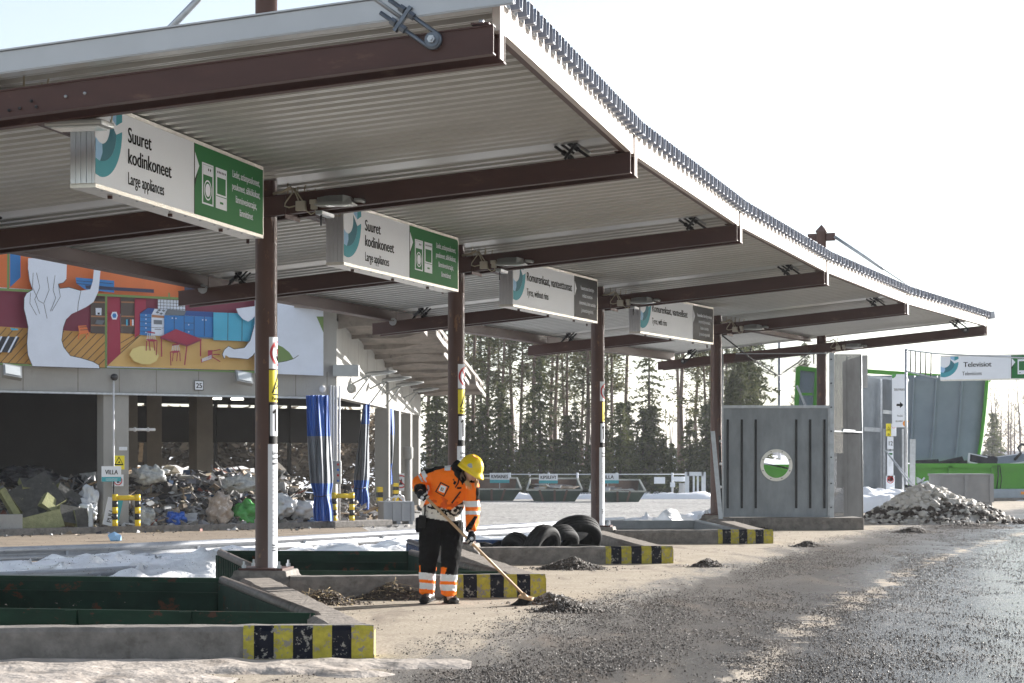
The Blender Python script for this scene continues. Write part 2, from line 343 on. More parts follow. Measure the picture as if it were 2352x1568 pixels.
def text2d(s, size=1., cond=1., bold=0., align='LEFT', lh=1.):
    key = (s, bold, align)
    if key not in TX:
        cu = bpy.data.curves.new('t', 'FONT'); cu.body = s; cu.size = 1; cu.offset = bold; cu.align_x = align; cu.resolution_u = 3; cu.fill_mode = 'FRONT' if hasattr(cu, 'fill_mode') else 'NONE'
        o = bpy.data.objects.new('t', cu); scn.collection.objects.link(o); dg = bpy.context.evaluated_depsgraph_get(); me = o.evaluated_get(dg).to_mesh()
        TX[key] = ([v.co.copy() for v in me.vertices], [tuple(p.vertices) for p in me.polygons])
        o.evaluated_get(dg).to_mesh_clear(); bpy.data.objects.remove(o)
    v, f = TX[key]; return [(a.x * size * cond, a.y * size) for a in v], f
class Frame:                                             # flat drawing surface: u, v in metres from the origin
    def __init__(s, o, u, v, n): s.o = Vector(o); s.u = Vector(u).normalized(); s.v = Vector(v).normalized(); s.n = Vector(n).normalized()
    def p(s, u, v, d=0.): return s.o + s.u * u + s.v * v + s.n * d
    def poly(s, mb, pts, m, d=.002): mb.poly([s.p(a, b, d) for a, b in pts], m)
    def rect(s, mb, u0, v0, u1, v1, m, d=.002): s.poly(mb, [(u0, v0), (u1, v0), (u1, v1), (u0, v1)], m, d)
    def text(s, mb, t, u, v, size, m, cond=1., bold=0., align='LEFT', d=.004, rot=0.):
        if cond < 0:                                     # negative: fit the line to that width in metres
            vs, fs = text2d(t, size, 1, 0, align); xs = [q[0] for q in vs]; cond = -cond / (max(xs) - min(xs))
        vs, fs = text2d(t, size, cond, 0, align); c, sn = math.cos(rot), math.sin(rot)
        for i, k in enumerate((0,) if not bold else (-1.6, -.6, .6, 1.6)):
            q = k * bold * size * .62; mb.add([s.p(u + (a + q) * c - b * sn, v + (a + q) * sn + b * c, d + i * .0004) for a, b in vs], fs, m)
    def ring(s, mb, u, v, r0, r1, m, d=.002, n=28, a0=0, a1=360):
        vs = []; 
        for k in range(n + 1):
            t = R(a0 + (a1 - a0) * k / n); vs += [s.p(u + r0 * math.cos(t), v + r0 * math.sin(t), d), s.p(u + r1 * math.cos(t), v + r1 * math.sin(t), d)]
        mb.add(vs, [(2 * k, 2 * k + 1, 2 * k + 3, 2 * k + 2) for k in range(n)], m)
    def disc(s, mb, u, v, r, m, d=.002, n=24, sx=1.):
        mb.poly([s.p(u + r * sx * math.cos(2 * math.pi * k / n), v + r * math.sin(2 * math.pi * k / n), d) for k in range(n)], m)
class Wrap(Frame):                                       # same surface bent round a post
    def __init__(s, c, rad, ang0, z0): s.c = Vector(c); s.r = rad; s.a0 = ang0; s.z0 = z0
    def p(s, u, v, d=0.):
        a = s.a0 + u / s.r; return Vector((s.c.x + (s.r + d) * math.cos(a), s.c.y + (s.r + d) * math.sin(a), s.z0 + v))
    def rect(s, mb, u0, v0, u1, v1, m, d=.002, n=12):
        vs = []
        for k in range(n + 1):
            u = u0 + (u1 - u0) * k / n; vs += [s.p(u, v0, d), s.p(u, v1, d)]
        mb.add(vs, [(2 * k, 2 * k + 2, 2 * k + 3, 2 * k + 1) for k in range(n)], m, True)
def wstroke(f, mb, u0, v0, u1, v1, w_, m, d=.004, n=10):
    L = math.hypot(u1 - u0, v1 - v0); nx, ny = -(v1 - v0) / L * w_ / 2, (u1 - u0) / L * w_ / 2; vs = []
    for k in range(n + 1):
        u, v = u0 + (u1 - u0) * k / n, v0 + (v1 - v0) * k / n; vs += [f.p(u + nx, v + ny, d), f.p(u - nx, v - ny, d)]
    mb.add(vs, [(2 * k, 2 * k + 1, 2 * k + 3, 2 * k + 2) for k in range(n)], m)
def smooth_obj(o): 
    for p in o.data.polygons: p.use_smooth = True
# ================================================================ SETTING
PO = [Vector((-4.16, 15.9)), Vector((-2.74, 22.2)), Vector((-.81, 28.95)), Vector((1.55, 36.0)), Vector((4.44, 43.3)), Vector((7.85, 50.5))]
TA = []; 
for i in range(6):
    t = (PO[min(i + 1, 5)] - PO[max(i - 1, 0)]).normalized(); TA.append(t)
NA = [Vector((t.y, -t.x)) for t in TA]
def BP(k, a, z=0.0, off=0.0):      # point on beam line k, a metres from the post to the right, z above beam soffit, off along the row
    p = PO[k] + NA[k] * a + TA[k] * off; return Vector((p.x, p.y, 4.20 + .083 * a + z))
CO = [None, (-1.07, 15.36), (.37, 22.1), (2.35, 29.1), (4.69, 35.8), (7.51, 42.45)]
FA = [None, (-6.5, 15.1), (-2.42, 21.72), (-.5, 28.7), (1.85, 35.55), (4.1, 42.3)]
# platform slab
pl = [(-60, -12), (-60, 15.3), (-1.5, 15.55), (-3.25, 21.9), (0, 22.28), (-1.3, 28.8), (1.95, 29.3), (.95, 35.8), (4.3, 36), (4.0, 42.4), (7.4, 42.7), (7.3, 50), (7.4, 52), (9.8, 66), (10.5, 78), (26, 118), (120, 140), (120, -12)]
g = MB().prism(pl, -1.3, 0, 'concrete', 'platform_ground').build('ground', kind='structure')
ys = MB(); ys.poly([(-400, -200, -1), (400, -200, -1), (400, 1500, -1), (-400, 1500, -1)], 'yard_gravel'); ys.build('yard', kind='structure')
dg = MB(); dg.poly([(-60, 24, -.994), (-2, 46, -.994), (-4, 62, -.994), (-5.6, 73.4, -.994), (-4.4, 100, -.994), (-2, 112, -.994), (-5, 116, -.994), (-30, 90, -.994), (-60, 40, -.994)], 'yard_dirt'); dg.build('dirt_ground', kind='structure')
# snow field beyond the fence
sf = MB(); N = 60; vs = []
for i in range(N + 1):
    for j in range(N + 1):
        x = -110 + 260 * i / N; y = 128 + 300 * (j / N) ** 1.6; vs.append((x, y, -.98 + .12 * min(1, j / 2) + .25 * noise.noise(Vector((x * .12, y * .08, 0))) * min(1, j / 3) + max(0, y - 200) * .012))
sf.add(vs, [(i * (N + 1) + j, (i + 1) * (N + 1) + j, (i + 1) * (N + 1) + j + 1, i * (N + 1) + j + 1) for i in range(N) for j in range(N)], 'snow', True); sf.build('snow_ground', kind='structure')
def snowbank(name, pts, wid, h, label, m='snow_rail', z0=-1., seed=0, step=.16, rough=.5, kind=None, cat='snow bank'):
    mb = MB(); path = []; pts = [Vector(p) for p in pts]
    for a, b in zip(pts, pts[1:]):
        n = max(1, int((b - a).length / step))
        path += [a.lerp(b, i / n) for i in range(n)]
    path.append(pts[-1]); W = max(6, int(2 * wid / step * 1.3)); vs = []; n = len(path)
    for i, p in enumerate(path):
        d = (path[min(i + 1, n - 1)] - path[max(i - 1, 0)]).normalized(); sd = Vector((d.y, -d.x)); e = min(1, i * step / .7, (n - 1 - i) * step / .7); e = math.sin(e * math.pi / 2)
        for j in range(W + 1):
            t = -1 + 2 * j / W; q = Vector((p.x, p.y, 0)) + Vector((sd.x, sd.y, 0)) * t * wid
            prof = max(0, 1 - abs(t) ** 2.6) ; s_ = Vector((q.x * 1., q.y * 1., seed))
            hh = h * prof * e * (1 + rough * (noise.noise(s_ * .8) + .6 * noise.noise(s_ * 2.3) + .5 * noise.noise(s_ * 5.))) + .03 * prof * noise.noise(s_ * 11)
            q += Vector((noise.noise(s_ * 1.7 + Vector((5, 5, 5))), noise.noise(s_ * 1.7 + Vector((9, 5, 1))), 0)) * .22 * wid
            vs.append((q.x, q.y, z0 + hh - (.06 if prof * e < .01 else 0)))
    mb.add(vs, [(i * (W + 1) + j, (i + 1) * (W + 1) + j, (i + 1) * (W + 1) + j + 1, i * (W + 1) + j + 1) for i in range(n - 1) for j in range(W)], m, True)
    return tag(mb.build(name), label, cat, kind=kind)
snowbank('snow_bank', [(-24, 28), (-14, 32.4), (-9.3, 35.6), (-6.1, 38.6), (-4.2, 41.4)], 2.9, .63, 'long white snow bank between the two guardrails left of the first brown post', seed=1, rough=.3)
snowbank('snow_bank', [(-6.9, 31.6), (-5.7, 32.4), (-4.9, 34.2)], 1.2, .82, 'lump of white snow spilling over the broken end of the near guardrail', seed=2, rough=.35)
snowbank('snow_bank', [(-4.6, 39.4), (-3.3, 42.6), (-1.7, 46.6)], 2.0, .62, 'white snow bank behind the worker, along the guardrail', seed=3, rough=.3)
snowbank('snow_bank', [(-.9, 47.5), (1.2, 50.6), (3, 53.6)], 2.0, .60, 'white snow bank behind the tyre container', seed=4, rough=.28)
snowbank('snow_bank', [(2.5, 48.6), (4.3, 51.0), (6, 54.5)], 1.7, .98, 'lumpy white snow bank left of the grey metal screen', seed=5, rough=.45)
snowbank('snow_bank', [(9.5, 56), (11.0, 58.4), (12.2, 60.5)], 1.5, .55, 'clean snow heap at the foot of the second grey screen', z0=0, seed=6, m='snow')
snowbank('snow_bank', [(11.6, 63.5), (13.6, 66.5)], 1.1, .45, 'small snow patch under the notices numbered 12', z0=0, seed=16, m='snow')
snowbank('snow_bank', [(17, 74), (20, 75), (27, 78)], 3.6, .12, 'flat snow strip in front of the green container kerb', z0=0, seed=7, m='snow', step=.3)
# thin brown ice along the first kerb
ic = MB(); vs = []; NX, NY = 90, 36
for i in range(NX + 1):
    for j in range(NY + 1):
        x = -4.6 + 4.3 * i / NX; y = 12.6 + 2.42 * j / NY
        e = (y - 13.1) / 1.3 - max(0, (x + 2.6)) * .42 - .15 + .65 * noise.noise(Vector((x * 1.3, y * 1.5, 3))) + .35 * noise.noise(Vector((x * 3.3, y * 3, 3)))
        if x < -2.9: e += .8
        vs.append((x, y, -.02 + .05 * max(0, min(1, e * 2.2)) + (.02 * noise.noise(Vector((x * 4, y * 4, 0))) if e > .1 else 0)))
ic.add(vs, [(i * (NY + 1) + j, (i + 1) * (NY + 1) + j, (i + 1) * (NY + 1) + j + 1, i * (NY + 1) + j + 1) for i in range(NX) for j in range(NY)], 'ice_brown', True)
tag(ic.build('ice'), 'thin brownish melting ice crust in front of the nearest kerb', 'ice', kind='stuff')
# loose gravel on the asphalt
def pebbles(n, fn, name, label, mats, seed, smin=.005, smax=.014):
    r_ = random.Random(seed); mb = MB(); k = 0; tries = 0
    B = [Vector(v) for v in ((1, 0, 0), (-1, 0, 0), (0, 1, 0), (0, -1, 0), (0, 0, 1), (0, 0, -.6))]; FS = [(0, 2, 4), (2, 1, 4), (1, 3, 4), (3, 0, 4), (2, 0, 5), (1, 2, 5), (3, 1, 5), (0, 3, 5)]
    while k < n and tries < n * 12:
        tries += 1; p = fn(r_)
        if p is None: continue
        s = smin + (smax - smin) * r_.random() ** 2.2; a = r_.random() * 6.28; c, sn = math.cos(a), math.sin(a)
        fl = [r_.uniform(.7, 1.3), r_.uniform(.7, 1.3), r_.uniform(.6, 1.0)]
        vs = []
        for b in B:
            q = Vector((b.x * fl[0] * r_.uniform(.8, 1.2), b.y * fl[1] * r_.uniform(.8, 1.2), b.z * fl[2])) * s
            vs.append(Vector((p.x + q.x * c - q.y * sn, p.y + q.x * sn + q.y * c, p.z + s * .5 + q.z)))
        mb.add(vs, FS, mats[0] if r_.random() < .8 else mats[1]); k += 1
    return tag(mb.build(name), label, 'gravel', kind='stuff')
def gfun(Y): return .0022 * Y * Y + .19 * Y - 4.25
def gfn(r_):
    Y = 12.6 + 34 * r_.random() ** 1.25; X = r_.uniform(-.26, .26) * Y
    d = X - gfun(Y); 
    dens = (.03 if d < -.5 else .9 * max(0, min(1, (d + .5) / 1.2))) * (1.0 if d < 3 else .5)
    nn = noise.noise(Vector((X * .9 - Y * .25, Y * .22, 0))) + .6 * noise.noise(Vector((X * 2.3, Y * .9, 3)))
    g2 = .0030 * Y * Y + .165 * Y - 1.25
    if abs(X - g2) < .55: dens *= 1.6
    if r_.random() > dens * max(.03, min(1, .45 + 1.3 * nn)): return None
    return Vector((X, Y, 0))
pebbles(75000, gfn, 'gravel', 'loose dark gravel scattered over the wet asphalt', ('gravel_dark', 'gravel_light'), 5, .003, .0105)
def heap(name, label, c, rx, ry, h, seed, mats=('gravel_dark', 'gravel_stone', 'gravel_light'), n=900, base='gravel_dark', ssc=1., cat='gravel heap', group='swept gravel heaps', straw=0):
    t = thing(name, label, cat, (c[0], c[1], 0), 0, group); r_ = random.Random(seed); mb = MB(); vs = []; NR, NT = 8, 40
    def H(x, y):
        q = (x / rx) ** 2 + (y / ry) ** 2; nn = noise.noise(Vector((x * 3 / rx, y * 3 / ry, seed)))
        return max(0, h * (math.exp(-2.2 * q) - .1) * (1 + .5 * nn))
    for i in range(NR + 1):
        for k in range(NT):
            a = 2 * math.pi * k / NT; rr = i / NR * (1.05 + .25 * noise.noise(Vector((math.cos(a), math.sin(a), seed)))); x, y = rr * rx * math.cos(a), rr * ry * math.sin(a)
            vs.append((x, y, H(x, y) * .9 - (.02 if i == NR else 0)))
    mb.add(vs, [(i * NT + k, i * NT + (k + 1) % NT, (i + 1) * NT + (k + 1) % NT, (i + 1) * NT + k) for i in range(NR) for k in range(NT)], base, True)
    mb.build('heap_body', t, local=True); mb = MB()
    B = [Vector(v) for v in ((1, 0, 0), (-1, 0, 0), (0, 1, 0), (0, -1, 0), (0, 0, 1), (0, 0, -.6))]; FS = [(0, 2, 4), (2, 1, 4), (1, 3, 4), (3, 0, 4), (2, 0, 5), (1, 2, 5), (3, 1, 5), (0, 3, 5)]
    for _ in range(n):
        a = r_.random() * 6.283; rr = abs(r_.gauss(0, .55)); x, y = rr * rx * math.cos(a), rr * ry * math.sin(a); s = r_.uniform(.006, .02) * ssc
        vs = [Vector((x, y, H(x, y) + s * .3)) + Vector((b.x * r_.uniform(.7, 1.4), b.y * r_.uniform(.7, 1.4), b.z * r_.uniform(.6, 1.2))) * s for b in B]
        mb.add(vs, FS, r_.choices(mats, (6, 3, 1))[0])
    st = mb.build('stones', t, local=True)
    st['kind'] = 'stuff'
    if straw:
        mb = MB()
        for _ in range(straw):
            x, y = r_.gauss(0, .4) * rx, r_.gauss(0, .4) * ry; z = H(x, y) + .01; d = Vector((r_.uniform(-1, 1), r_.uniform(-.6, .6), r_.uniform(-.1, .22))).normalized() * r_.uniform(.05, .15)
            p = Vector((x, y, z)); mb.tube([p, p + d * .5 + Vector((0, 0, .01)), p + d], .0025, 'straw', n=4)
        o = mb.build('straw', t, local=True); o['kind'] = 'stuff'
    return t
p = P2(1306, 1402); heap('gravel_heap', 'dark gravel heap being swept, in front of the broom', (p.x, p.y), .32, .32, .10, 1, n=1500)
p = P2(1268, 1392); heap('gravel_heap', 'pale dusty ridge of sand just behind the swept dark heap', (p.x, p.y + .35), .36, .16, .10, 2, mats=('gravel_light', 'dirt', 'gravel_stone'), base='dirt', n=900)
p = P2(1312, 1306); heap('gravel_heap', 'wide gravel heap by the kerb of the tyre container', (p.x, p.y), .52, .40, .14, 3, n=1600)
p = P2(1625, 1301); heap('gravel_heap', 'small dark gravel heap on sand in front of the fourth striped kerb', (p.x, p.y), .27, .25, .10, 4, n=600)
p = P2(1855, 1255); heap('gravel_heap', 'small dark gravel heap in front of the grey screen base', (p.x, p.y), .30, .26, .085, 5, n=500)
p = P2(2098, 1223); heap('gravel_heap', 'dark gravel heap in front of the dirty snow pile', (p.x, p.y), .5, .4, .10, 6, n=600)
p = P2(2230, 1212); heap('gravel_heap', 'low spread of dark gravel right of the dirty snow pile', (p.x, p.y), 1.0, .7, .1, 16, n=700)
p = P2(1715, 1217); heap('gravel_heap', 'tiny dark heap tucked under the grey screen base', (p.x + .3, p.y - .3), .25, .15, .07, 17, n=200)
p = P2(910, 1374); heap('debris_heap', 'dark soil and straw against the second kerb, left of the worker', (p.x, p.y - .12), .48, .22, .17, 7, mats=('dirt', 'gravel_dark', 'straw'), base='gravel_dark', n=1300, straw=25, cat='debris heap', group='straw and soil heaps')
p = P2(745, 1386); heap('debris_heap', 'pale straw and soil heap beside the first post base', (p.x, p.y), .40, .28, .13, 8, mats=('dirt', 'gravel_dark', 'straw'), base='dirt', n=1300, straw=70, cat='debris heap', group='straw and soil heaps')
# kerbs --------------------------------------------------------------
HK = .245
def kerbs():
    names = ['', 'nearest', 'second', 'third', 'fourth']
    for k in range(1, 5):
        A = Vector(FA[k]); C = Vector(CO[k]); d = (C - A).normalized(); nb = Vector((-d.y, d.x)); L = (C - A).length
        t = thing('concrete_kerb', names[k] + ' front kerb with black and yellow hazard stripes' + {1: ' below the big green container', 2: ' behind the worker', 3: ' in front of the tyres', 4: ' left of the grey screen'}[k], 'kerb', (A.x, A.y, 0), 0, 'striped front kerbs')
        mb = MB(); w = .3; ch = .05; n = 40; vs = []
        prof = [(0, 0), (0, HK - .035), (.03, HK), (w - .03, HK), (w, HK - .035), (w, 0)]
        for i in range(n + 1):
            s = L * i / n
            for j, (o, z) in enumerate(prof):
                q = A + d * min(s, L - (0 if z < HK * .8 else .03)) + nb * o; jit = .006 if 0 < z else 0
                ns = noise.noise(Vector((q.x * 6, q.y * 6, z * 9 + k)))
                vs.append((q.x, q.y + jit * ns, z + (jit * 1.3 * ns if z > .1 else 0) - (.05 if z == 0 else 0)))
        m = len(prof); mb.add(vs, [(i * m + j, (i + 1) * m + j, (i + 1) * m + j + 1, i * m + j + 1) for i in range(n) for j in range(m - 1)] + [tuple(range(m)), tuple(n * m + j for j in range(m))[::-1]], 'concrete')
        mb.build('kerb_block', t)
        st = MB(); sw = [.082, .152, .147, .152, .147, .150, .17]
        tot = sum(sw); s0 = L - tot + .002
        for i, x in enumerate(sw):
            mm = 'yellow_paint' if i % 2 == 0 else 'black_paint'; a = A + d * s0; b = A + d * (s0 + x); f = -nb * .010; f = Vector((f.x, f.y, 0))
            a3 = Vector((a.x, a.y, 0)); b3 = Vector((b.x, b.y, 0)); up = Vector((0, 0, 1))
            st.add([a3 + f + up * .0, b3 + f, b3 + f + up * (HK - .03), a3 + f + up * (HK - .03), b3 + up * (HK + .009) + Vector((nb.x, nb.y, 0)) * .03, a3 + up * (HK + .009) + Vector((nb.x, nb.y, 0)) * .03], [(0, 1, 2, 3), (3, 2, 4, 5)], mm)
            if i == len(sw) - 1:
                e = Vector((d.x, d.y, 0)) * .008; nb3 = Vector((nb.x, nb.y, 0))
                st.poly([b3 + e, b3 + e + nb3 * w, b3 + e + nb3 * w + up * (HK - .04), b3 + e + up * (HK - .035)], mm)
            s0 += x
        st.build('hazard_stripes', t)
        # side kerb back to the post
        Pk = PO[k]; c0 = C + nb * w; e0 = Vector((Pk.x + .14, Pk.y - .5)); sd = (e0 - c0).normalized(); sn = Vector((-sd.y, sd.x)); ww = .38
        q0 = c0 + d * -.02; mbs = MB(); q0i = q0 - d * ww
        n = 46; vs = []
        for i in range(n + 1):
            s = i / n; a = q0.lerp(e0, s); b = q0i.lerp(e0 + sn * ww, s); wl = (b - a).normalized()
            for j, (o, z) in enumerate([(0, -.05), (0, HK - .04), (.05, HK - .003), ((b - a).length - .05, HK - .003), ((b - a).length, HK - .04), ((b - a).length, -.9)]):
                q = a + wl * o; ns = noise.noise(Vector((q.x * 7, q.y * 7, z * 9))); vs.append((q.x + .006 * ns, q.y, z + (.008 * ns if z > 0 else 0)))
        mbs.add(vs, [(i * 6 + j, (i + 1) * 6 + j, (i + 1) * 6 + j + 1, i * 6 + j + 1) for i in range(n) for j in range(5)] + [tuple(range(6)), tuple(n * 6 + j for j in range(6))[::-1]], 'concrete_side')
        o = mbs.build('concrete_kerb'); tag(o, ['', 'long side kerb running back from the nearest hazard stripes to the first post', 'side kerb running back behind the worker to the second post', 'side kerb between the tyres and the third post', 'side kerb running from the fourth hazard stripes to the grey screen'][k], 'kerb', 'side kerbs')
    # base of the grey screen
    A = Vector((4.7, 42.35)); C = Vector(CO[5]); d = (C - A).normalized(); nb = Vector((-d.y, d.x)); mb = MB()
    pts = [A, C, C + nb * 1.4, A + nb * 1.4]; mb.prism([(p.x, p.y) for p in pts], -.02, .26, 'concrete')
    tag(mb.build('concrete_kerb', bevel=.03), 'plain concrete base under the grey metal screen', 'kerb')
kerbs()
# pedestals ------------------------------------------------------------
def pedestal(k, lab):
    c = PO[k]; t = thing('post_base', lab, 'post base', (c.x, c.y, 0), math.atan2(-NA[k].y, NA[k].x) * 0 - R(8), 'concrete bases of the canopy posts')
    mb = MB(); n = 4; lv = [(.40, -1.2), (.40, .16), (.37, .20), (.31, .235), (.30, .30)]
    vs = []
    for hw, z in lv:
        for sx, sy in ((-1, -1), (1, -1), (1, 1), (-1, 1)): vs.append((sx * hw, sy * hw * .95, z))
    mb.add(vs, [(i * 4 + j, i * 4 + (j + 1) % 4, (i + 1) * 4 + (j + 1) % 4, (i + 1) * 4 + j) for i in range(4) for j in range(4)] + [(16, 17, 18, 19)], 'concrete'); mb.build('concrete_block', t, local=True, bevel=.02)
    MB().box((0, 0, .3125), (.5, .5, .025), 'brown_steel').build('base_plate', t, local=True)
    for sx in (-1, 1):
        for sy in (-1, 1):
            MB().lathe((sx * .2, sy * .2, .325), [(.0, 0), (.028, 0), (.028, .035), (.014, .036), (.014, .075), (0, .076)], 'galv', n=6, smooth=False).build('bolt', t, local=True)
for k, lab in ((1, 'concrete block base of the first brown post'), (2, 'concrete block base of the second brown post, behind the worker'), (3, 'concrete block base of the third brown post, right of the tyres'), (4, 'concrete block base of the fourth brown post, left of the grey screen')): pedestal(k, lab)
# ================================================================ CANOPY
can = thing('canopy', 'long curved steel canopy with brown beams and posts and a corrugated roof', 'canopy', (PO[1].x, PO[1].y, 0))
DB = .42; DH = .135
RA, LA = 4.17, -4.36
for k in range(1, 6):
    c = PO[k]; mb = MB(); z1 = 7.25
    mb.lathe((c.x, c.y, .325), [(.1222, 0), (.1222, z1 - .325), (.15, z1 - .325), (.15, z1 - .28), (0, z1 - .12)], 'brown_post', n=32)
    po = mb.build('post', can)
    # collar and gussets
    tt = Vector((TA[k].x, TA[k].y, 0)); nn = Vector((NA[k].x, NA[k].y, 0)); c3 = Vector((c.x, c.y, 0))
    rz = math.atan2(NA[k].y, NA[k].x)
    for a_ in (-.155, .155):
        mb = MB()
        mb.add([c3 + nn * a_ + tt * -.13 + Vector((0, 0, 4.2)), c3 + nn * a_ + tt * -.25 + Vector((0, 0, 4.2)), c3 + nn * a_ + tt * -.13 + Vector((0, 0, 3.92))], [(0, 1, 2)], 'brown_steel')
        mb.box(c3 + nn * a_ + tt * -.16 + Vector((0, 0, 4.04)), (.016, .05, .24), 'brown_steel', rz=rz)
        mb.box(c3 + nn * a_ * 2 + Vector((0, 0, 4.305)), (.012, .46, .24), 'brown_steel', rz=rz)
        mb.build('bracket', can)
    mb = MB(); top = c3 + Vector((0, 0, 7.13)); mb.box(top, (.72, .03, .2), 'brown_steel', rz=rz); mb.build('head_plate', can)
    for sg in (-1, 1):
        ae = RA - .48 if sg > 0 else LA + .75; e = BP(k, ae, .30); s0 = top + nn * sg * .34; q = s0.lerp(e, .38)
        mb = MB(); mb.tube([s0, q], .04, 'galv', n=10); mb.tube([q, e], .014, 'galv', n=6); mb.build('tie_rod', can)
for k in range(0, 6):
    # pair of beams
    for off in (-.175, .175):
        mb = MB(); a, b = BP(k, LA, .0, off), BP(k, RA, .0, off)
        d = (b - a).normalized(); r = Vector((TA[k].x, TA[k].y, 0)); u = Vector((0, 0, 1)); hw, h = .045, .22; tf = .011
        # channel / I profile
        prof = [(-hw, 0), (hw, 0), (hw, tf), (.006, tf), (.006, h - tf), (hw, h - tf), (hw, h), (-hw, h), (-hw, h - tf), (-.006 - .02 * 0, h - tf), (-.006, tf), (-hw, tf)]
        if off < 0: prof = [(-hw, 0), (hw, 0), (hw, tf), (-hw + .022, tf), (-hw + .022, h - tf), (hw, h - tf), (hw, h), (-hw, h), (-hw, h - tf), (-hw + .012, h - tf), (-hw + .012, tf), (-hw, tf)]
        n = len(prof); vs = [a + r * x + u * z for x, z in prof] + [b + r * x + u * z for x, z in prof]
        mb.add(vs, [(i, (i + 1) % n, n + (i + 1) % n, n + i) for i in range(n)] + [tuple(range(n))[::-1], tuple(range(n, 2 * n))], 'brown_steel')
        mb.build('beam', can)
    # end plates and bolt
    mb = MB(); e = BP(k, RA + .012, .12); rz = math.atan2(NA[k].y, NA[k].x); mb.box(e + Vector((0, 0, .11)), (.012, .10, .47), 'fascia', rz=rz); 
    e2 = BP(k, RA - .1, .235, -.175); mb.box(e2, (.14, .1, .014), 'brown_steel', rz=rz); mb.lathe(e2 + Vector((0, 0, .01)), [(0, 0), (.02, 0), (.02, .025), (0, .026)], 'galv', n=6); mb.lathe(e2 - Vector((0, 0, .05)), [(0, 0), (.02, 0), (.02, .03), (0, .03)], 'galv', n=6)
    mb.build('end_plate', can)
    # rod clamps
    for sg in (-1, 1):
        if k == 0 and sg < 0: continue
        ae = RA - .46 if sg > 0 else LA + .72
        nn = Vector((NA[k].x, NA[k].y, 0)) * sg; tt = Vector((TA[k].x, TA[k].y, 0)); top = Vector((PO[k].x, PO[k].y, 7.13)) + nn * .34; c = BP(k, ae, .155)
        dr = (top - c).normalized(); sd = tt * -1; up = dr.cross(sd).normalized()
        mb = MB(); pin = c - tt * (.235 if k in (0, 5) else 0.)
        # clevis loop in front of the beam: two threaded legs up to the plate
        pts = []
        for i in range(13):
            t = R(-90 + 180 * i / 12); pts.append(pin - dr * (.058 * math.cos(t)) + up * (.058 * math.sin(t)))
        pts = [pts[0] + dr * .46] + pts + [pts[-1] + dr * .46]
        mb.tube(pts, .0165, 'dark_iron' if k else 'galv_dark', n=8)
        for s in (-1, 1):
            for z in (.22, .31): mb.tube([pin + up * .058 * s + dr * z, pin + up * .058 * s + dr * (z + .045)], .032, 'dark_iron' if k else 'galv_dark', n=6, smooth=False)
        mb.bar(pin + dr * .285 - up * .11, pin + dr * .285 + up * .11, .05, .028, 'dark_iron' if k else 'galv_dark', up=dr)
        mb.tube([pin - tt * .03, pin + tt * .07], .055, 'dark_iron' if k else 'galv_dark', n=14); mb.tube([pin - tt * .055, pin - tt * .03], .03, 'galv', n=6, smooth=False); mb.tube([pin - tt * .07, pin - tt * .055], .014, 'galv', n=8)
        if k == 0: mb.tube([pin + dr * .285, pin + dr * 2.6], .014, 'galv', n=8); mb.tube([pin + dr * 2.6, top], .04, 'galv', n=8)
        else: mb.tube([pin + dr * .24, pin + dr * .95], .014, 'dark_iron', n=8)
        mb.build('rod_clamp', can)
# girders between the beams
def quadbar(mb, pa, pb, w, h, m, off):
    d = (pb - pa).normalized(); s = d.cross(Vector((0, 0, 1))).normalized(); mb.bar(pa + Vector((0, 0, h / 2)), pb + Vector((0, 0, h / 2)), w, h, m)
for k in range(5):
    for a, w_, m, nm in ((RA - .03, .06, 'fascia', 'fascia'), (-.30, .08, 'brown_steel', 'girder'), (LA + .35, .09, 'brown_steel', 'girder')):
        mb = MB(); e0, e1 = .03, -.03; pa = BP(k, a, .222, .0 + (.05 if a == -.30 else .0) + .01); pb = BP(k + 1, a, .222, -(.05 if a == -.30 else .0) - .01)
        hg = .20 if a > 1 or a < -1 else .11
        if hg < .2: pa += Vector((0, 0, .085)); pb += Vector((0, 0, .085))
        quadbar(mb, pa, pb, w_, hg, m, 0)
        # lower lip seen from below
        d = (pb - pa).normalized(); s = d.cross(Vector((0, 0, 1))).normalized()
        if a > 1: mb.bar(pa - s * .06 + Vector((0, 0, .008)), pb - s * .06 + Vector((0, 0, .008)), .055, .012, 'brown_steel')
        else:
            for sg in (-1, 1): mb.bar(pa + s * .085 * sg + Vector((0, 0, .008)), pb + s * .085 * sg + Vector((0, 0, .008)), .05, .012, m)
        mb.build(nm, can)
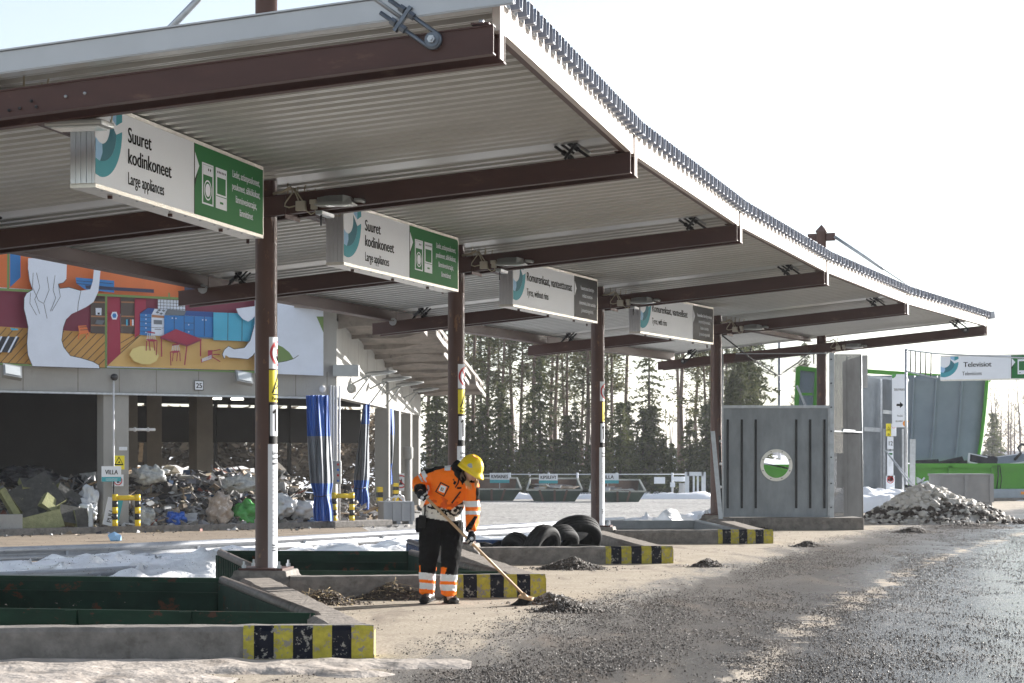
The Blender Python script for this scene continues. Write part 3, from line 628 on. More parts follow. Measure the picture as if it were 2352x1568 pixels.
# corrugated deck
for k in range(5):
    mb = MB(); nr = 24; w0, w1 = .028, .972
    al, ar = LA + .12, RA + .17
    ex0 = -.22 if k == 0 else 0; 
    prof = [(0, 0), (.13, 0), (.15, .012), (.19, .012), (.21, 0), (.34, 0), (.44, DH), (.90, DH)]
    pts = [(-.0, 0)] if k else [(-.03, 0)]
    for i in range(nr):
        for u, z in prof: pts.append((w0 + (w1 - w0) * (i + u) / nr, z))
    pts += [(w1, 0), (1.0, 0)]
    if k == 4: pts += [(1.03, 0)]
    n = len(pts)
    pts2 = [(-.004, 0)] + [((i + u) / (nr + 1), z) for i in range(nr + 1) for u, z in prof] + [(1.004, 0)]
    for a0_, a1_, mm, nm, PT in ((al, RA + .02, 'deck', 'roof_deck', pts), (RA + .024, RA + .10, 'deck_edge_shade', 'deck_overhang', pts2)):
        vs = []; mb = MB(); nn_ = len(PT)
        for u, z in PT:
            for a in (a0_, a1_): q = BP(k, a, DB, 0).lerp(BP(k + 1, a, DB, 0), u); vs.append((q.x, q.y, q.z + z + .001 * k))
        mb.add(vs, [(2 * i, 2 * i + 1, 2 * i + 3, 2 * i + 2) for i in range(nn_ - 1)], mm)
        o = mb.build(nm, can); so_ = o.modifiers.new('th', 'SOLIDIFY'); so_.thickness = .006; so_.offset = 1
    # filler strip closing the ribs above the fascia
    vs = []; mb = MB()
    for u, z in pts:
        q = BP(k, RA, DB, 0).lerp(BP(k + 1, RA, DB, 0), u); vs += [(q.x, q.y, q.z - .004), (q.x, q.y, q.z + z * .97 - .003)]
    mb.add(vs, [(2 * i, 2 * i + 2, 2 * i + 3, 2 * i + 1) for i in range(n - 1)], 'fascia'); mb.build('rib_filler', can)
# near end flashing of the roof
mb = MB(); pa = BP(0, LA + .1, DB - .04, -.22); pb = BP(0, RA + .15, DB - .04, -.22)
mb.bar(pa + Vector((0, 0, .05)), pb + Vector((0, 0, .05)), .012, .17, 'flashing'); mb.bar(pa + Vector((0, 0, -.02)), pb + Vector((0, 0, -.02)), .03, .012, 'flashing'); mb.bar(pa + Vector((0, .1, .145)), pb + Vector((0, .1, .145)), .25, .012, 'flashing'); mb.build('end_flashing', can)
mb = MB(); pa = BP(5, LA + .1, DB - .02, .24); pb = BP(5, RA + .15, DB - .02, .24); mb.bar(pa + Vector((0, 0, .09)), pb + Vector((0, 0, .09)), .012, .18, 'flashing'); mb.build('end_flashing', can)
# short grey gutters hanging between the beam ends on the far side
for k in (2, 3):
    mb = MB(); c = BP(k, LA + .35, .27, -.02); mb.tube([c - Vector((0, .25, .06)), c + Vector((0, .5, -.06))], .07, 'galv', n=10); mb.build('gutter', can)
# cable brackets near the posts
for k in range(0, 6):
    for i in range(5):
        mb = MB(); c = BP(k, .16, .2, .25 + .32 * i); mb.tube([c + Vector((0, 0, .22)), c + Vector((.0, 0, .02)), c + Vector((.16, 0, .0)), c + Vector((.2, 0, .2))], .008, 'cable', n=5); mb.build('cable_hook', can)
# ---------------------------------------------------------------- lamps on the beams
def lamp(k, lab, first=None):
    loc = BP(k, .40, 0, -.235); rz = math.atan2(NA[k].y, NA[k].x)
    if first: return dup(first, loc, rz, lab, (.86,) * 3)
    t = thing('canopy_lamp', lab, 'lamp', loc, rz, 'lamps on the canopy beams')
    mb = MB(); mb.box((.12, -.02, .085), (.13, .06, .125), 'box_beige'); mb.build('junction_box', t, local=True, bevel=.008)
    mb = MB(); mb.box((.30, -.02, .09), (.085, .05, .11), 'box_beige'); mb.box((.29, -.03, .13), (.09, .05, .06), 'box_beige'); mb.build('socket_box', t, local=True, bevel=.008)
    mb = MB(); L = .5; x0 = .40
    prof = [(0, .015), (.02, .06), (.08, .105), (.30, .118), (.36, .115), (.44, .09), (.47, .04), (.47, .015)]
    for i in range(20):
        x = x0 + .02 + .33 * i / 19; h = .07 + .035 * math.sin(min(1, (i + 3) / 14) * math.pi / 2); mb.box((x, -.13, .085 + h / 2 - .01), (.006, .19, h), 'lamp_grey')
    mb.box((x0 + .18, -.13, .09), (.34, .17, .03), 'lamp_grey'); mb.add([(x0 + .35, -.22, .08), (x0 + .35, -.04, .08), (x0 + .35, -.05, .185), (x0 + .35, -.21, .185), (x0 + .47, -.2, .08), (x0 + .47, -.06, .08), (x0 + .43, -.08, .165), (x0 + .43, -.18, .165)], [(0, 1, 2, 3), (4, 7, 6, 5), (0, 4, 5, 1), (3, 2, 6, 7), (1, 5, 6, 2), (0, 3, 7, 4)], 'lamp_grey')
    mb.build('housing', t, local=True)
    mb = MB(); mb.box((x0 + .23, -.13, .07), (.5, .21, .02), 'lamp_grey'); mb.box((x0 + .22, -.13, .057), (.42, .17, .008), 'lamp_glass'); mb.build('diffuser', t, local=True)
    mb = MB(); mb.tube([(x0 + .47, -.13, .12), (x0 + .55, -.1, .12), (x0 + .56, 0, .12)], .028, 'lamp_grey', n=8); mb.build('arm', t, local=True)
    mb = MB()
    mb.tube([(-.02, .02, .33), (.0, .0, .26), (-.09, -.02, .13), (-.10, -.02, .09), (-.04, -.02, .07), (.06, -.02, .09)], .010, 'cable', n=6)
    mb.tube([(0, .02, .32), (.05, -.01, .24), (.09, -.02, .15)], .010, 'cable', n=6); mb.tube([(.02, .02, .32), (.09, -.01, .22), (.14, -.02, .15)], .010, 'cable', n=6)
    mb.tube([(.18, -.02, .12), (.2, -.03, .02), (.26, -.03, -.03), (.32, -.03, .0), (.31, -.02, .05)], .008, 'cable', n=6); mb.tube([(-.3, .1, .27), (-.14, .03, .28), (-.02, 0, .33)], .018, 'cable', n=6)
    mb.build('cable', t, local=True)
    return t
l0 = lamp(1, 'ribbed grey lamp with junction boxes on the beam of the first post')
l0.scale = (.86,) * 3
for k, s in ((2, 'second post, left of the tyre sign'), (3, 'third post'), (4, 'fourth post'), (5, 'last post, against the sky')): lamp(k, 'ribbed grey lamp with junction boxes, beam of the ' + s, l0)
# the near beam shows only its own lamp over the first sign
loc = BP(0, .62, -.0, .30); t = thing('canopy_lamp', 'grey lamp seen from below over the near end of the first sign', 'lamp', loc, math.atan2(NA[0].y, NA[0].x), 'lamps on the canopy beams')
MB().box((0, 0, -.02), (.5, .26, .05), 'lamp_grey').build('housing', t, local=True, bevel=.015); MB().box((0, 0, -.052), (.40, .18, .012), 'lamp_glass').build('diffuser', t, local=True)
# bolt heads on the near beam
for a_, z_, m_ in ((.75, .10, 'galv'), (.91, .105, 'galv'), (.27, .05, 'dark_iron'), (.36, .055, 'dark_iron'), (.46, .10, 'dark_iron'), (.50, .05, 'dark_iron')):
    q = BP(0, a_, z_, -.222); MB().lathe(q, [(0, -.014), (.012, -.012), (.013, 0)], m_, n=8, axis=(TA[0].x, TA[0].y, 0)).build('bolt', can)
# ---------------------------------------------------------------- hanging light-box signs
def logo(fr, mb, h, x0=.0):
    # teal crescent mark cut by the left edge of the face
    S_ = lambda pts: [(x0 + u * h, v * h) for u, v in pts]
    def arc(cx, cy, rx, ry, a0, a1, n=16): return [(cx + rx * math.cos(R(a0 + (a1 - a0) * i / n)), cy + ry * math.sin(R(a0 + (a1 - a0) * i / n))) for i in range(n + 1)]
    out = arc(.13, .75, .63, .63, -90, 0); mid = arc(.13, .69, .46, .38, -90, 0); inn = arc(.16, .76, .25, .24, 0, -90)
    fr.poly(mb, S_([(.004, .14)] + out + [(.59, .69)] + mid[::-1][1:] + [(.004, .33)]), 'sign_teal', .0035)
    fr.poly(mb, S_(mid + [(.41, .86)] + inn + [(.20, .42)]), 'sign_teal_dark', .003)
    fr.poly(mb, S_([(.004, .33), (.13, .31), (.20, .42), (.19, .52), (.1, .53), (.004, .58)]), 'sign_blue_light', .0045)
    fr.poly(mb, S_([(.41, .975), (.59, .975), (.59, .80), (.43, .88)]), 'sign_blue_light', .0035)
    fr.poly(mb, S_([(.59, .975), (.76, .975), (.76, .87), (.59, .80)]), 'sign_teal', .0035)
def signbox(name, o, d, L, h, th, label, kind, lines, small, info, split=.57, grp='light-box signs under the canopy', hang=True):
    # o: lower near corner of the face, d: direction along the face
    o = Vector(o); d = Vector((d[0], d[1], 0)).normalized(); nr = Vector((d.y, -d.x, 0)); t = thing(name, label, 'sign', o, 0, grp)
    fr = Frame(o, d, (0, 0, 1), nr); mb = MB(); z = Vector((0, 0, 1)); c = o + d * L / 2 - nr * th / 2 + z * h / 2
    mb.bar(o - nr * (th / 2 + .004) + z * h / 2, o + d * L - nr * (th / 2 + .004) + z * h / 2, th - .02, h - .02, 'alu_frame'); mb.build('light_box', t)
    mb = MB()
    for a, b, w_, hh in ((o + z * .0, o + d * L, th + .012, .035), (o + z * (h - .0), o + d * L + z * h, th + .012, .035)):
        mb.bar(a - nr * th / 2, b - nr * th / 2, w_, hh, 'alu_frame')
    mb.bar(o + d * L - nr * .02 + z * .0175 + d * .012, o + d * L - nr * .02 + z * (h - .0175) + d * .012, .04, .022, 'alu_frame', up=d)
    for i in range(11):
        q = o + d * (L * (i + .5) / 11) - nr * th * .1 - z * .02; mb.box(q, (.02, .02, .014), 'galv')
    mb.build('frame', t)
    mb = MB(); n = 9
    for i in range(n):
        w_ = th / n; dd = .012 if i % 3 == 1 else (.018 if i % 2 else .008); mb.bar(o - nr * (w_ * (i + .5)) - d * dd / 2 + z * .02, o - nr * (w_ * (i + .5)) - d * dd / 2 + z * (h - .02), w_ * .96, dd, 'alu', up=d)
    mb.build('end_panel', t)
    mb = MB(); s = L * split
    fr.rect(mb, .0, .018, s, h - .018, 'sign_white', .002)
    km = 'sign_green' if kind == 'green' else 'sign_black'
    fr.rect(mb, s, .018, L - .004, h - .018, km, .002); face = mb.build('face', t)
    mb = MB(); fr.rect(mb, s - .0, .018, s + .02, h - .018, 'sign_black', .0035); fr.poly(mb, [(s + .018, .86 * h), (s + .018, .50 * h), (s + .13, .69 * h)], 'sign_white', .0045)
    if kind == 'green': fr.poly(mb, [(s + .018, .52 * h), (s + .14, .62 * h), (s + .07, .54 * h), (s + .018, .38 * h)], 'sign_black', .004)
    mb.build('divider', face)
    mb = MB(); logo(fr, mb, h); mb.build('emblem', face)
    for (tx, u, v, sz, cd, bo) in lines: mb = MB(); fr.text(mb, tx, u, v, sz, 'ink', cd, bo); mb.build('lettering', face)
    if info:
        for i, tx in enumerate(info[0]): mb = MB(); fr.text(mb, tx, info[1], info[2] - i * info[3], info[4], 'sign_white', -info[5][i], .010, 'CENTER'); mb.build('small_lettering', face)
    if kind == 'green' and small:
        mb = MB(); u = s + small[0]; 
        # washing machine outline
        def outline(u0, v0, u1, v1, tk):
            fr.rect(mb, u0, v0, u1, v0 + tk * .6, 'sign_white', .004); fr.rect(mb, u0, v1 - tk * .6, u1, v1, 'sign_white', .004); fr.rect(mb, u0, v0 + tk * .6, u0 + tk, v1 - tk * .6, 'sign_white', .004); fr.rect(mb, u1 - tk, v0 + tk * .6, u1, v1 - tk * .6, 'sign_white', .004)
        W = .30; v0, v1 = .20 * h, .76 * h
        outline(u, v0, u + W, v1, .028); fr.rect(mb, u + .03, v1 - .16 * h, u + W - .03, v1 - .02, 'sign_white', .0045)
        fr.ring(mb, u + W / 2, v0 + .2 * h, .085, .10, 'sign_white', .0045); fr.disc(mb, u + W / 2, v0 + .2 * h, .065, 'sign_white', .005, sx=1.0)
        for i in (0, 1): fr.disc(mb, u + W * .55 + i * .05, v1 - .08 * h, .014, 'ink', .006)
        u += W + .06
        fr.rect(mb, u, v0, u + W, v1, 'sign_white', .0035); fr.rect(mb, u + .035, v0 + .2 * h, u + W - .035, v1 - .13 * h, km, .005); fr.rect(mb, u + .01, v0 + .165 * h, u + W - .01, v0 + .175 * h, km, .005)
        for i in range(6): fr.disc(mb, u + .05 + i * .04, v1 - .06 * h, .012, 'ink', .006)
        fr.rect(mb, u + .11, v0 + .07 * h, u + W - .10, v0 + .10 * h, km, .005)
        mb.build('pictogram', face)
    if hang:
        mb = MB()
        for u in (.55, 1.9, 3.2):
            q = fr.p(u, 0, -th * .5) + z * -.03; mb.box(q, (.04, .03, .03), 'brown_steel')
        mb.build('bracket', t)
    return t
SP = {1: ((218, 425), (605, 544)), 2: ((789, 605), (1042, 665)), 3: ((1178, 701), (1367, 739)), 4: ((1478, 764), (1638, 789))}
for k in range(1, 5):
    near = P2(*SP[k][0], 3.89); far = P2(*SP[k][1], 3.89); d = (far - near); L = 4.12; d = Vector((d.x, d.y)).normalized()
    o = (near.x, near.y, 3.89) if k < 4 else (far.x - d.x * L, far.y - d.y * L, 3.89); h = .725
    if k <= 2:
        lab = ('large white and green Suuret kodinkoneet light-box sign nearest the camera', 'second white and green Suuret kodinkoneet light-box sign, between the first two posts')[k - 1]
        signbox('hanging_sign', o, d, L, h, .225, lab, 'green', [('Suuret', .67, .475, .195, -.51, .026), ('kodinkoneet', .67, .285, .195, -.97, .026), ('Large appliances', .67, .10, .16, -.80, .010)], (.20,), (['Liedet, astianpesukoneet,', 'pesukoneet, sähkökiukaat,', 'lämminvesivaraajat,', 'lämmittimet'], 3.62, .515, .125, .105, (.78, .80, .60, .38)), split=.537)
    else:
        ln = ('Romurenkaat, vanteettomat', 'Tyres, without rims') if k == 3 else ('Romurenkaat, vanteelliset', 'Tyres, with rims')
        inf = (['Vanteettomat kierrätys-', 'renkaat moottori-', 'ajoneuvoista, kuten autoista', 'ja moottoripyöristä'] if k == 3 else ['Vanteelliset kierrätysrenkaat', 'moottoriajoneuvoista,', 'kuten autoista', 'ja moottoripyöristä'])
        signbox('hanging_sign', o, d, L, h, .225, ('white and black Romurenkaat, vanteettomat sign, tyres without rims' if k == 3 else 'white and black Romurenkaat, vanteelliset sign, tyres with rims, farthest under the canopy'), 'black', [(ln[0], .60, .43, .20, -2.15 if k == 3 else -1.95, .026), (ln[1], .60, .2, .165, -1.0 if k == 3 else -.8, .010)], None, (inf, 3.58, .50, .125, .095, (.72, .55, .86, .62) if k == 3 else (.9, .7, .48, .62)), split=.70)
    # hanger bracket on the beam above
    if k >= 2:
        c = BP(k - 1, .68, -.03, -.12); mb = MB(); mb.bar(c + Vector((-.0, -.16, 0)), c + Vector((.1, .2, 0)), .08, .04, 'galv'); mb.tube([c + Vector((.02, -.1, 0)), c + Vector((.02, -.1, -.14))], .01, 'dark_iron', n=6); mb.build('hanger', can)
# ---------------------------------------------------------------- notices wrapped on the posts
def notices(k, zt, u_shift, info, whose):
    c = (PO[k].x, PO[k].y, 0); rad = .1235
    # photo: only the left part of each plate shows at the right rim of the post
    A0 = R(-90) + math.asin(min(.99, u_shift))
    def W(z): return Wrap(c, rad, A0, z)
    h1, h2, h3, h4 = .36, .36, .345, 1.42
    grp = 'notices on the brown posts'
    z = zt - h1; f = W(z); t = thing('safety_notice', 'white no open fire notice with red ring, topmost on the %s post' % whose, 'notice', (c[0], c[1], z), 0, grp)
    mb = MB(); f.rect(mb, 0, .004, .25, h1 - .004, 'sign_white', .001); pt = mb.build('plate', t); mb = MB(); f.ring(mb, .155, h1 / 2, .115, .146, 'sign_red', .003, a0=60, a1=300); wstroke(f, mb, .07, .275, .19, .12, .028, 'sign_red', .0045)
    mb.build('red_ring', pt); mb = MB()
    for q in ((.10, .10), (.125, .085)): 
        mb.tube([f.p(q[0] + .02, q[1], .003), f.p(q[0], q[1] + .05, .003), f.p(q[0] + .025, q[1] + .09, .003), f.p(q[0] + .012, q[1] + .14, .003)], .004, 'ink', n=4)
    mb.build('flame_mark', pt)
    z -= h2 + .008; f = W(z); t = thing('warning_notice', 'yellow falling hazard notice under the no fire plate of the %s post' % whose, 'notice', (c[0], c[1], z), 0, grp)
    o_ = .05 if k == 3 else 0
    mb = MB(); f.rect(mb, o_, .004, .25, h2 - .004, 'sign_yellow', .001); pt = mb.build('plate', t); mb = MB()
    wstroke(f, mb, .04 + o_, .10, .145 + o_, .32, .02, 'ink'); f.rect(mb, .045 + o_, .078, .24, .094, 'ink', .003); wstroke(f, mb, .09 + o_, .15, .14 + o_, .19, .012, 'ink'); mb.build('triangle', pt)
    mb = MB(); f.text(mb, 'Putoamis', .03 + o_, .022, .062, 'ink', .85, .03, d=.005); mb.build('lettering', pt)
    z -= h3 + .03; f = W(z); t = thing('number_notice', 'white number plate reading 1 on the %s post' % whose, 'notice', (c[0], c[1], z), 0, grp)
    mb = MB(); f.rect(mb, -.002, -.085, .25, h3 + .02, 'sign_black', .0008); f.rect(mb, .012, .0, .25, h3, 'sign_white', .0015); pt = mb.build('plate', t); mb = MB(); wstroke(f, mb, .092, .05, .092, .30, .030, 'ink'); wstroke(f, mb, .05, .255, .095, .295, .026, 'ink', .0045); mb.build('numeral', pt)
    z -= h4 + .09; f = W(z); t = thing('info_notice', 'tall white information sheet low on the %s post' % whose, 'notice', (c[0], c[1], z), 0, grp)
    mb = MB(); f.rect(mb, -.012, 0, .25, h4, 'sign_white', .001); pt = mb.build('sheet', t); mb = MB()
    for i, s in enumerate(info[0]): f.text(mb, s, .035, h4 - .115 - i * .057, .05, 'ink', .85, .006, d=.0025)
    for i, s in enumerate(info[1]): f.text(mb, s, .035, h4 - .30 - i * .045, .030, 'sign_grey', .85, 0, d=.0025)
    for i, s in enumerate(('Mikäli et ole', 'luetusta, ota', 'yhteyttä hen')): f.text(mb, s, .035, .29 - i * .028, .024, 'ink', .85, .004, d=.0025)
    mb.build('lettering', pt)
body = ['Kaikki sähkö', 'ja pyykin', 'Mikroaalto', 'uunit ja muut', 'niiden osat', 'reiden osat', 'Jääkaapit ja', 'mailaitteet', 'oman kodin', '', 'Kaikki sähkö', 'kodinkone', 'vastaanotto', 'Tämän lisäksi', 'erotellaan', 'ja toimitetaan', 'taakse pään']
body2 = ['Moottoriajo', 'kuvat ja muut', 'renkaat otetaan', 'vastaan', 'kokonaisina', '', 'Renkaat', 'täytyy olla', 'irrotettu']
notices(1, HC + (HY - 774) / 206 , .36, (['Lisätietoa', 'suurista ko', 'neista'], body), 'first')
notices(2, HC + (HY - 836) / 158., .22, (['Lisätietoa', 'renkaista'], body2), 'second')
notices(3, HC + (HY - 876) / 127., .28, (['Lisätietoa', 'renkaista'], body2), 'third')
# ================================================================ CONTAINERS
def container(lab, qr0, qr1, w, zr, mo, mi_, mr, skew, depth=1.25, ribs=True, front=True):
    # qr0: near right corner, qr1: far right corner; skew: direction of the near edge to the left
    a = Vector((qr0[0], qr0[1], 0)); b = Vector((qr1[0], qr1[1], 0)); l = Vector((skew[0], skew[1], 0)).normalized() * w
    t = thing('waste_container', lab, 'container', (a.x, a.y, zr - depth), 0, 'sunken open containers'); z = Vector((0, 0, 1)); zb = zr - depth
    c = [a, b, b + l, a + l]; ctr = sum(c, Vector()) / 4
    mb = MB(); th = .06
    for i in range(4):
        p, q = c[i], c[(i + 1) % 4]; d = (q - p).normalized(); n = Vector((-d.y, d.x, 0)); n = n if n.dot(ctr - p) > 0 else -n
        vs = [p + z * zb, q + z * zb, q + z * (zr - .05), p + z * (zr - .05)]; vi = [v + n * th + d * (th if j in (0, 3) else -th) for j, v in enumerate(vs)]
        mb.add(vs, [(0, 1, 2, 3)], mo); mb.add(vi, [(0, 3, 2, 1)], mi_); mb.add([vs[3], vs[2], vi[2], vi[3]], [(0, 1, 2, 3)], mi_)
    mb.build('body', t); mb = MB(); mb.poly([v + z * (zb + .1) for v in c], mi_); mb.build('floor', t)
    mb = MB(); 
    mb.tube([c[0] + z * (zr - .03), c[1] + z * (zr - .03)], .052, mr, n=12); mb.tube([c[3] + z * (zr - .03), c[2] + z * (zr - .03)], .052, mr, n=12); mb.build('rim_pipe', t)
    mb = MB(); mb.bar(c[1] + z * (zr - .05), c[2] + z * (zr - .05), .09, .10, mo); 
    for p_, q_ in ((c[1], c[2]),):
        d = (c[0] - c[1]).normalized(); mb.bar(p_ + z * (zr - .16) + d * .075, q_ + z * (zr - .16) + d * .075, .05, .02, mi_)
    mb.build('end_wall_rail', t)
    mb = MB(); d = (c[1] - c[0]).normalized(); mb.bar(c[0] + z * (zr - .055), c[3] + z * (zr - .055), .035, .12, mo)
    if front:
        for s in (.38, .72):
            q = c[0].lerp(c[3], s) - d * .03; mb.box(q + z * (zr - .13), (.1, .05, .26), mo); 
        q = c[0].lerp(c[3], .41) - d * .06; mb.lathe(q + z * (zr - .17) + d * -.0, [(0, .05), (.05, .045), (.06, 0), (.06, -.03)], mr, n=14, axis=-d); mb.bar(c[0] - d * .03 + z * (zr - .17), c[3] - d * .03 + z * (zr - .17), .02, .05, mo)
    mb.build('end_gate', t)
    if ribs:
        mb = MB(); n = 22; d = (c[2] - c[3]).normalized(); o = l.normalized() * .05
        for i in range(n):
            q = c[3].lerp(c[2], (i + .5) / n) + o; mb.bar(q + z * zb, q + z * (zr - .06), .05, .07, mo, up=d)
        mb.build('side_ribs', t)
        mb = MB(); o = -l.normalized() * .03
    return t
c1 = container('big dark green open container nearest the camera, rusty inside', (-1.63, 16.5), (-3.10, 21.35), 3.0, .255, 'green_skip', 'green_skip_in', 'rim_dirty', (-2.77, .55))
c2 = container('second dark green open container, behind the first brown post', (-.16, 22.55), (-1.39, 27.5), 2.66, .255, 'green_skip', 'green_skip_in', 'rim_dirty', (-1, .05), front=False)
c3 = container('blue open container filled with scrap tyres', (1.95, 29.6), (.95, 35.), 2.75, .10, 'blue_skip', 'blue_skip', 'blue_rim', (-1, 0), front=False)
c4 = container('pale grey open container left of the grey screen', (4.25, 36.3), (3.95, 42.6), 2.5, .2, 'grey_skip', 'grey_skip', 'grey_skip', (-1, .05), front=False)
# tyres ------------------------------------------------------------------
def tyre(name='tyre'):
    t = thing(name, '', 'tyre', (0, 0, 0), 0, 'scrap tyres'); R0, w = .315, .205
    prof = [(.195, -.075), (.20, -.09), (.235, -.100), (.28, -.098), (.302, -.085), (.312, -.07)]
    tr = []
    xs = [-.07, -.05, -.046, -.040, -.036, -.016, -.012, -.006, -.002, .016]; xs = [-.07, -.044, -.044, -.036, -.036, -.006, -.006, .006, .006, .036, .036, .044, .044, .07]
    rr = [.312, .317, .306, .306, .317, .318, .307, .307, .318, .317, .306, .306, .317, .312]
    tr = list(zip(rr, xs)); mb = MB(); mb.lathe((0, 0, 0), tr, 'tyre_tread', n=44, axis=(0, 1, 0), smooth=False); mb.build('tread', t, local=True)
    mb = MB(); 
    for s in (-1, 1): mb.lathe((0, 0, 0), [(r, h * s) for r, h in prof], 'black_rubber', n=44, axis=(0, 1, 0))
    mb.lathe((0, 0, 0), [(.195, -.075), (.215, -.05), (.29, -.06), (.30, 0), (.29, .06), (.215, .05), (.195, .075)], 'black_rubber', n=44, axis=(0, 1, 0)); mb.build('sidewall', t, local=True)
    mb = MB()
    for s in (-1, 1): mb.lathe((0, 0, 0), [(.205, -.1005 * s), (.209, -.1025 * s), (.213, -.1005 * s)], 'gravel_stone', n=44, axis=(0, 1, 0)) if False else mb.lathe((0, 0, 0), [(.262, -.1 * s), (.266, -.104 * s), (.27, -.1 * s)], 'black_rubber', n=44, axis=(0, 1, 0))
    mb.build('bead', t, local=True)
    return t
T0 = tyre()
def place(t, x, y, Y, rot, sc, lab):
    p = at(x, y + 8, Y); sc *= 1.08; t.location = p; t.rotation_euler = rot; t.scale = (sc,) * 3; t['label'] = lab
spec = [(1320, 1226, 31.3, (R(48), R(12), R(30)), 1.25, 'big tyre arched on top of the heap, nearest the third post'),
        (1275, 1247, 30.7, (R(42), R(4), R(48)), 1.15, 'tyre with wide tread lying in the middle of the heap'),
        (1243, 1252, 30.2, (R(18), R(0), R(56)), 1.1, 'upright tyre showing its dark hole in front of the middle tyre'),
        (1196, 1262, 30.3, (R(30), R(0), R(-52)), 1.0, 'tyre leaning right with its grooved tread towards the camera'),
        (1168, 1270, 31.0, (R(55), R(10), R(10)), 1.0, 'tyre half buried at the left of the heap'),
        (1133, 1268, 31.5, (R(70), R(12), R(20)), .9, 'smaller tyre at the far left end of the heap'),
        (1106, 1272, 31.6, (R(50), R(-20), R(-10)), .85, 'low flat tyre by the blue container rim'),
        (1345, 1268, 30.6, (R(78), R(4), R(0)), 1.08, 'tyre lying flat at the right behind the kerb'),
        (1352, 1278, 30.0, (R(64), R(0), R(-12)), .95, 'dusty grey tyre peeping over the kerb at the right'),
        (1225, 1290, 31.2, (R(80), R(6), R(30)), 1.1, 'tyre at the bottom of the heap, almost hidden')]
for i, s in enumerate(spec):
    t = T0 if i == 0 else dup(T0, (0, 0, 0)); place(t, *s)
mb = MB()
mb.prism([(0.2, 29.7), (1.8, 29.7), (1.2, 33), (-.2, 33)], -1, -.12, 'black_rubber')
tag(mb.build('tyre_layer'), 'lower layer of scrap tyres filling the blue container', 'tyres', kind='stuff')
# ================================================================ WASTE HALL
Z = Vector((0, 0, 1))
C0 = Vector((-6.5, 73.8, 0)); FU = Vector((-.796, -.605, 0)).normalized(); FN = Vector((.605, -.796, 0)).normalized(); SU = Vector((1.6, 33.2, 0)).normalized(); SN = Vector((SU.y, -SU.x, 0))
hall = thing('waste_hall', 'concrete waste hall with a painted mural and open bays full of rubbish', 'building', (C0.x, C0.y, -1))
def FP(u, z, d=0.): return C0 + FU * u + Z * z + FN * d
def FX(x, y, d=0.): return onp(x, y, C0 + FN * d, FN)
def fu(x, d=0.): return (FX(x, 1000, d) - C0).dot(FU)
LT = 3.78
mb = MB(); mb.slab([FP(0, LT), FP(30, LT), FP(30, 9), FP(0, 9)], FN, .45, 'facade_concrete'); mb.build('front_wall', hall)
for x in (54, 180, 275, 360, 457, 585 + 20, 680, 752): 
    u = fu(x); mb = MB(); mb.slab([FP(u, LT + .01, .004), FP(u + .03, LT + .01, .004), FP(u + .03, 4.7, .004), FP(u, 4.7, .004)], FN, .003, 'waste7'); mb.build('wall_joint', hall)
mb = MB(); mb.bar(FP(0, LT - .05, .06), FP(30, LT - .05, .06), .08, .07, 'galv'); mb.build('door_track', hall)
def column(u, wd, nm='column', m='facade_concrete', dp=.5, d=0.):
    a, b = FP(u, 0, d), FP(u + wd, 0, d); mb = MB(); mb.slab([a - Z * 1, b - Z * 1, b + Z * LT, a + Z * LT], FN, dp, m); return mb.build(nm, hall)
ua, ub = fu(296, -.05), fu(238, -.05); column(ua, ub - ua, d=-.06); column(.0, .42, d=-.06); column(15.5, .9, d=-.06); column(24, .9, d=-.06)
# side wall
SB = C0 + SU * 33.2
mb = MB(); mb.slab([C0 + Z * LT, SB + Z * LT, SB + Z * 5.1, C0 + Z * 6.62], SN, .4, 'facade_concrete'); mb.build('side_wall', hall)
for s in (3.2, 6.4, 9.5, 12.8, 19.5, 23, 27):
    q = C0 + SU * s + SN * .005; t = 6.5 - s * .044; mb = MB(); mb.slab([q + Z * LT, q + SU * .06 + Z * LT, q + SU * .06 + Z * t, q + Z * t], SN, .004, 'waste7'); mb.build('wall_joint', hall)
for s, wd in ((0, .5), (16.6, .55), (22.4, .8), (28.0, .8), (32.4, .8)):
    q = C0 + SU * s - SN * .03; mb = MB(); mb.slab([q - Z, q + SU * wd - Z, q + SU * wd + Z * LT, q + Z * LT], SN, .5, 'facade_concrete'); mb.build('column', hall)
    if s == 16.6: mb = MB(); mb.slab([q + SN * .14 - Z, q + SU * .5 + SN * .14 - Z, q + SU * .5 + SN * .14 + Z * 5.8, q + SN * .14 + Z * 5.8], SN, .14, 'facade_concrete'); mb.build('pilaster', hall)
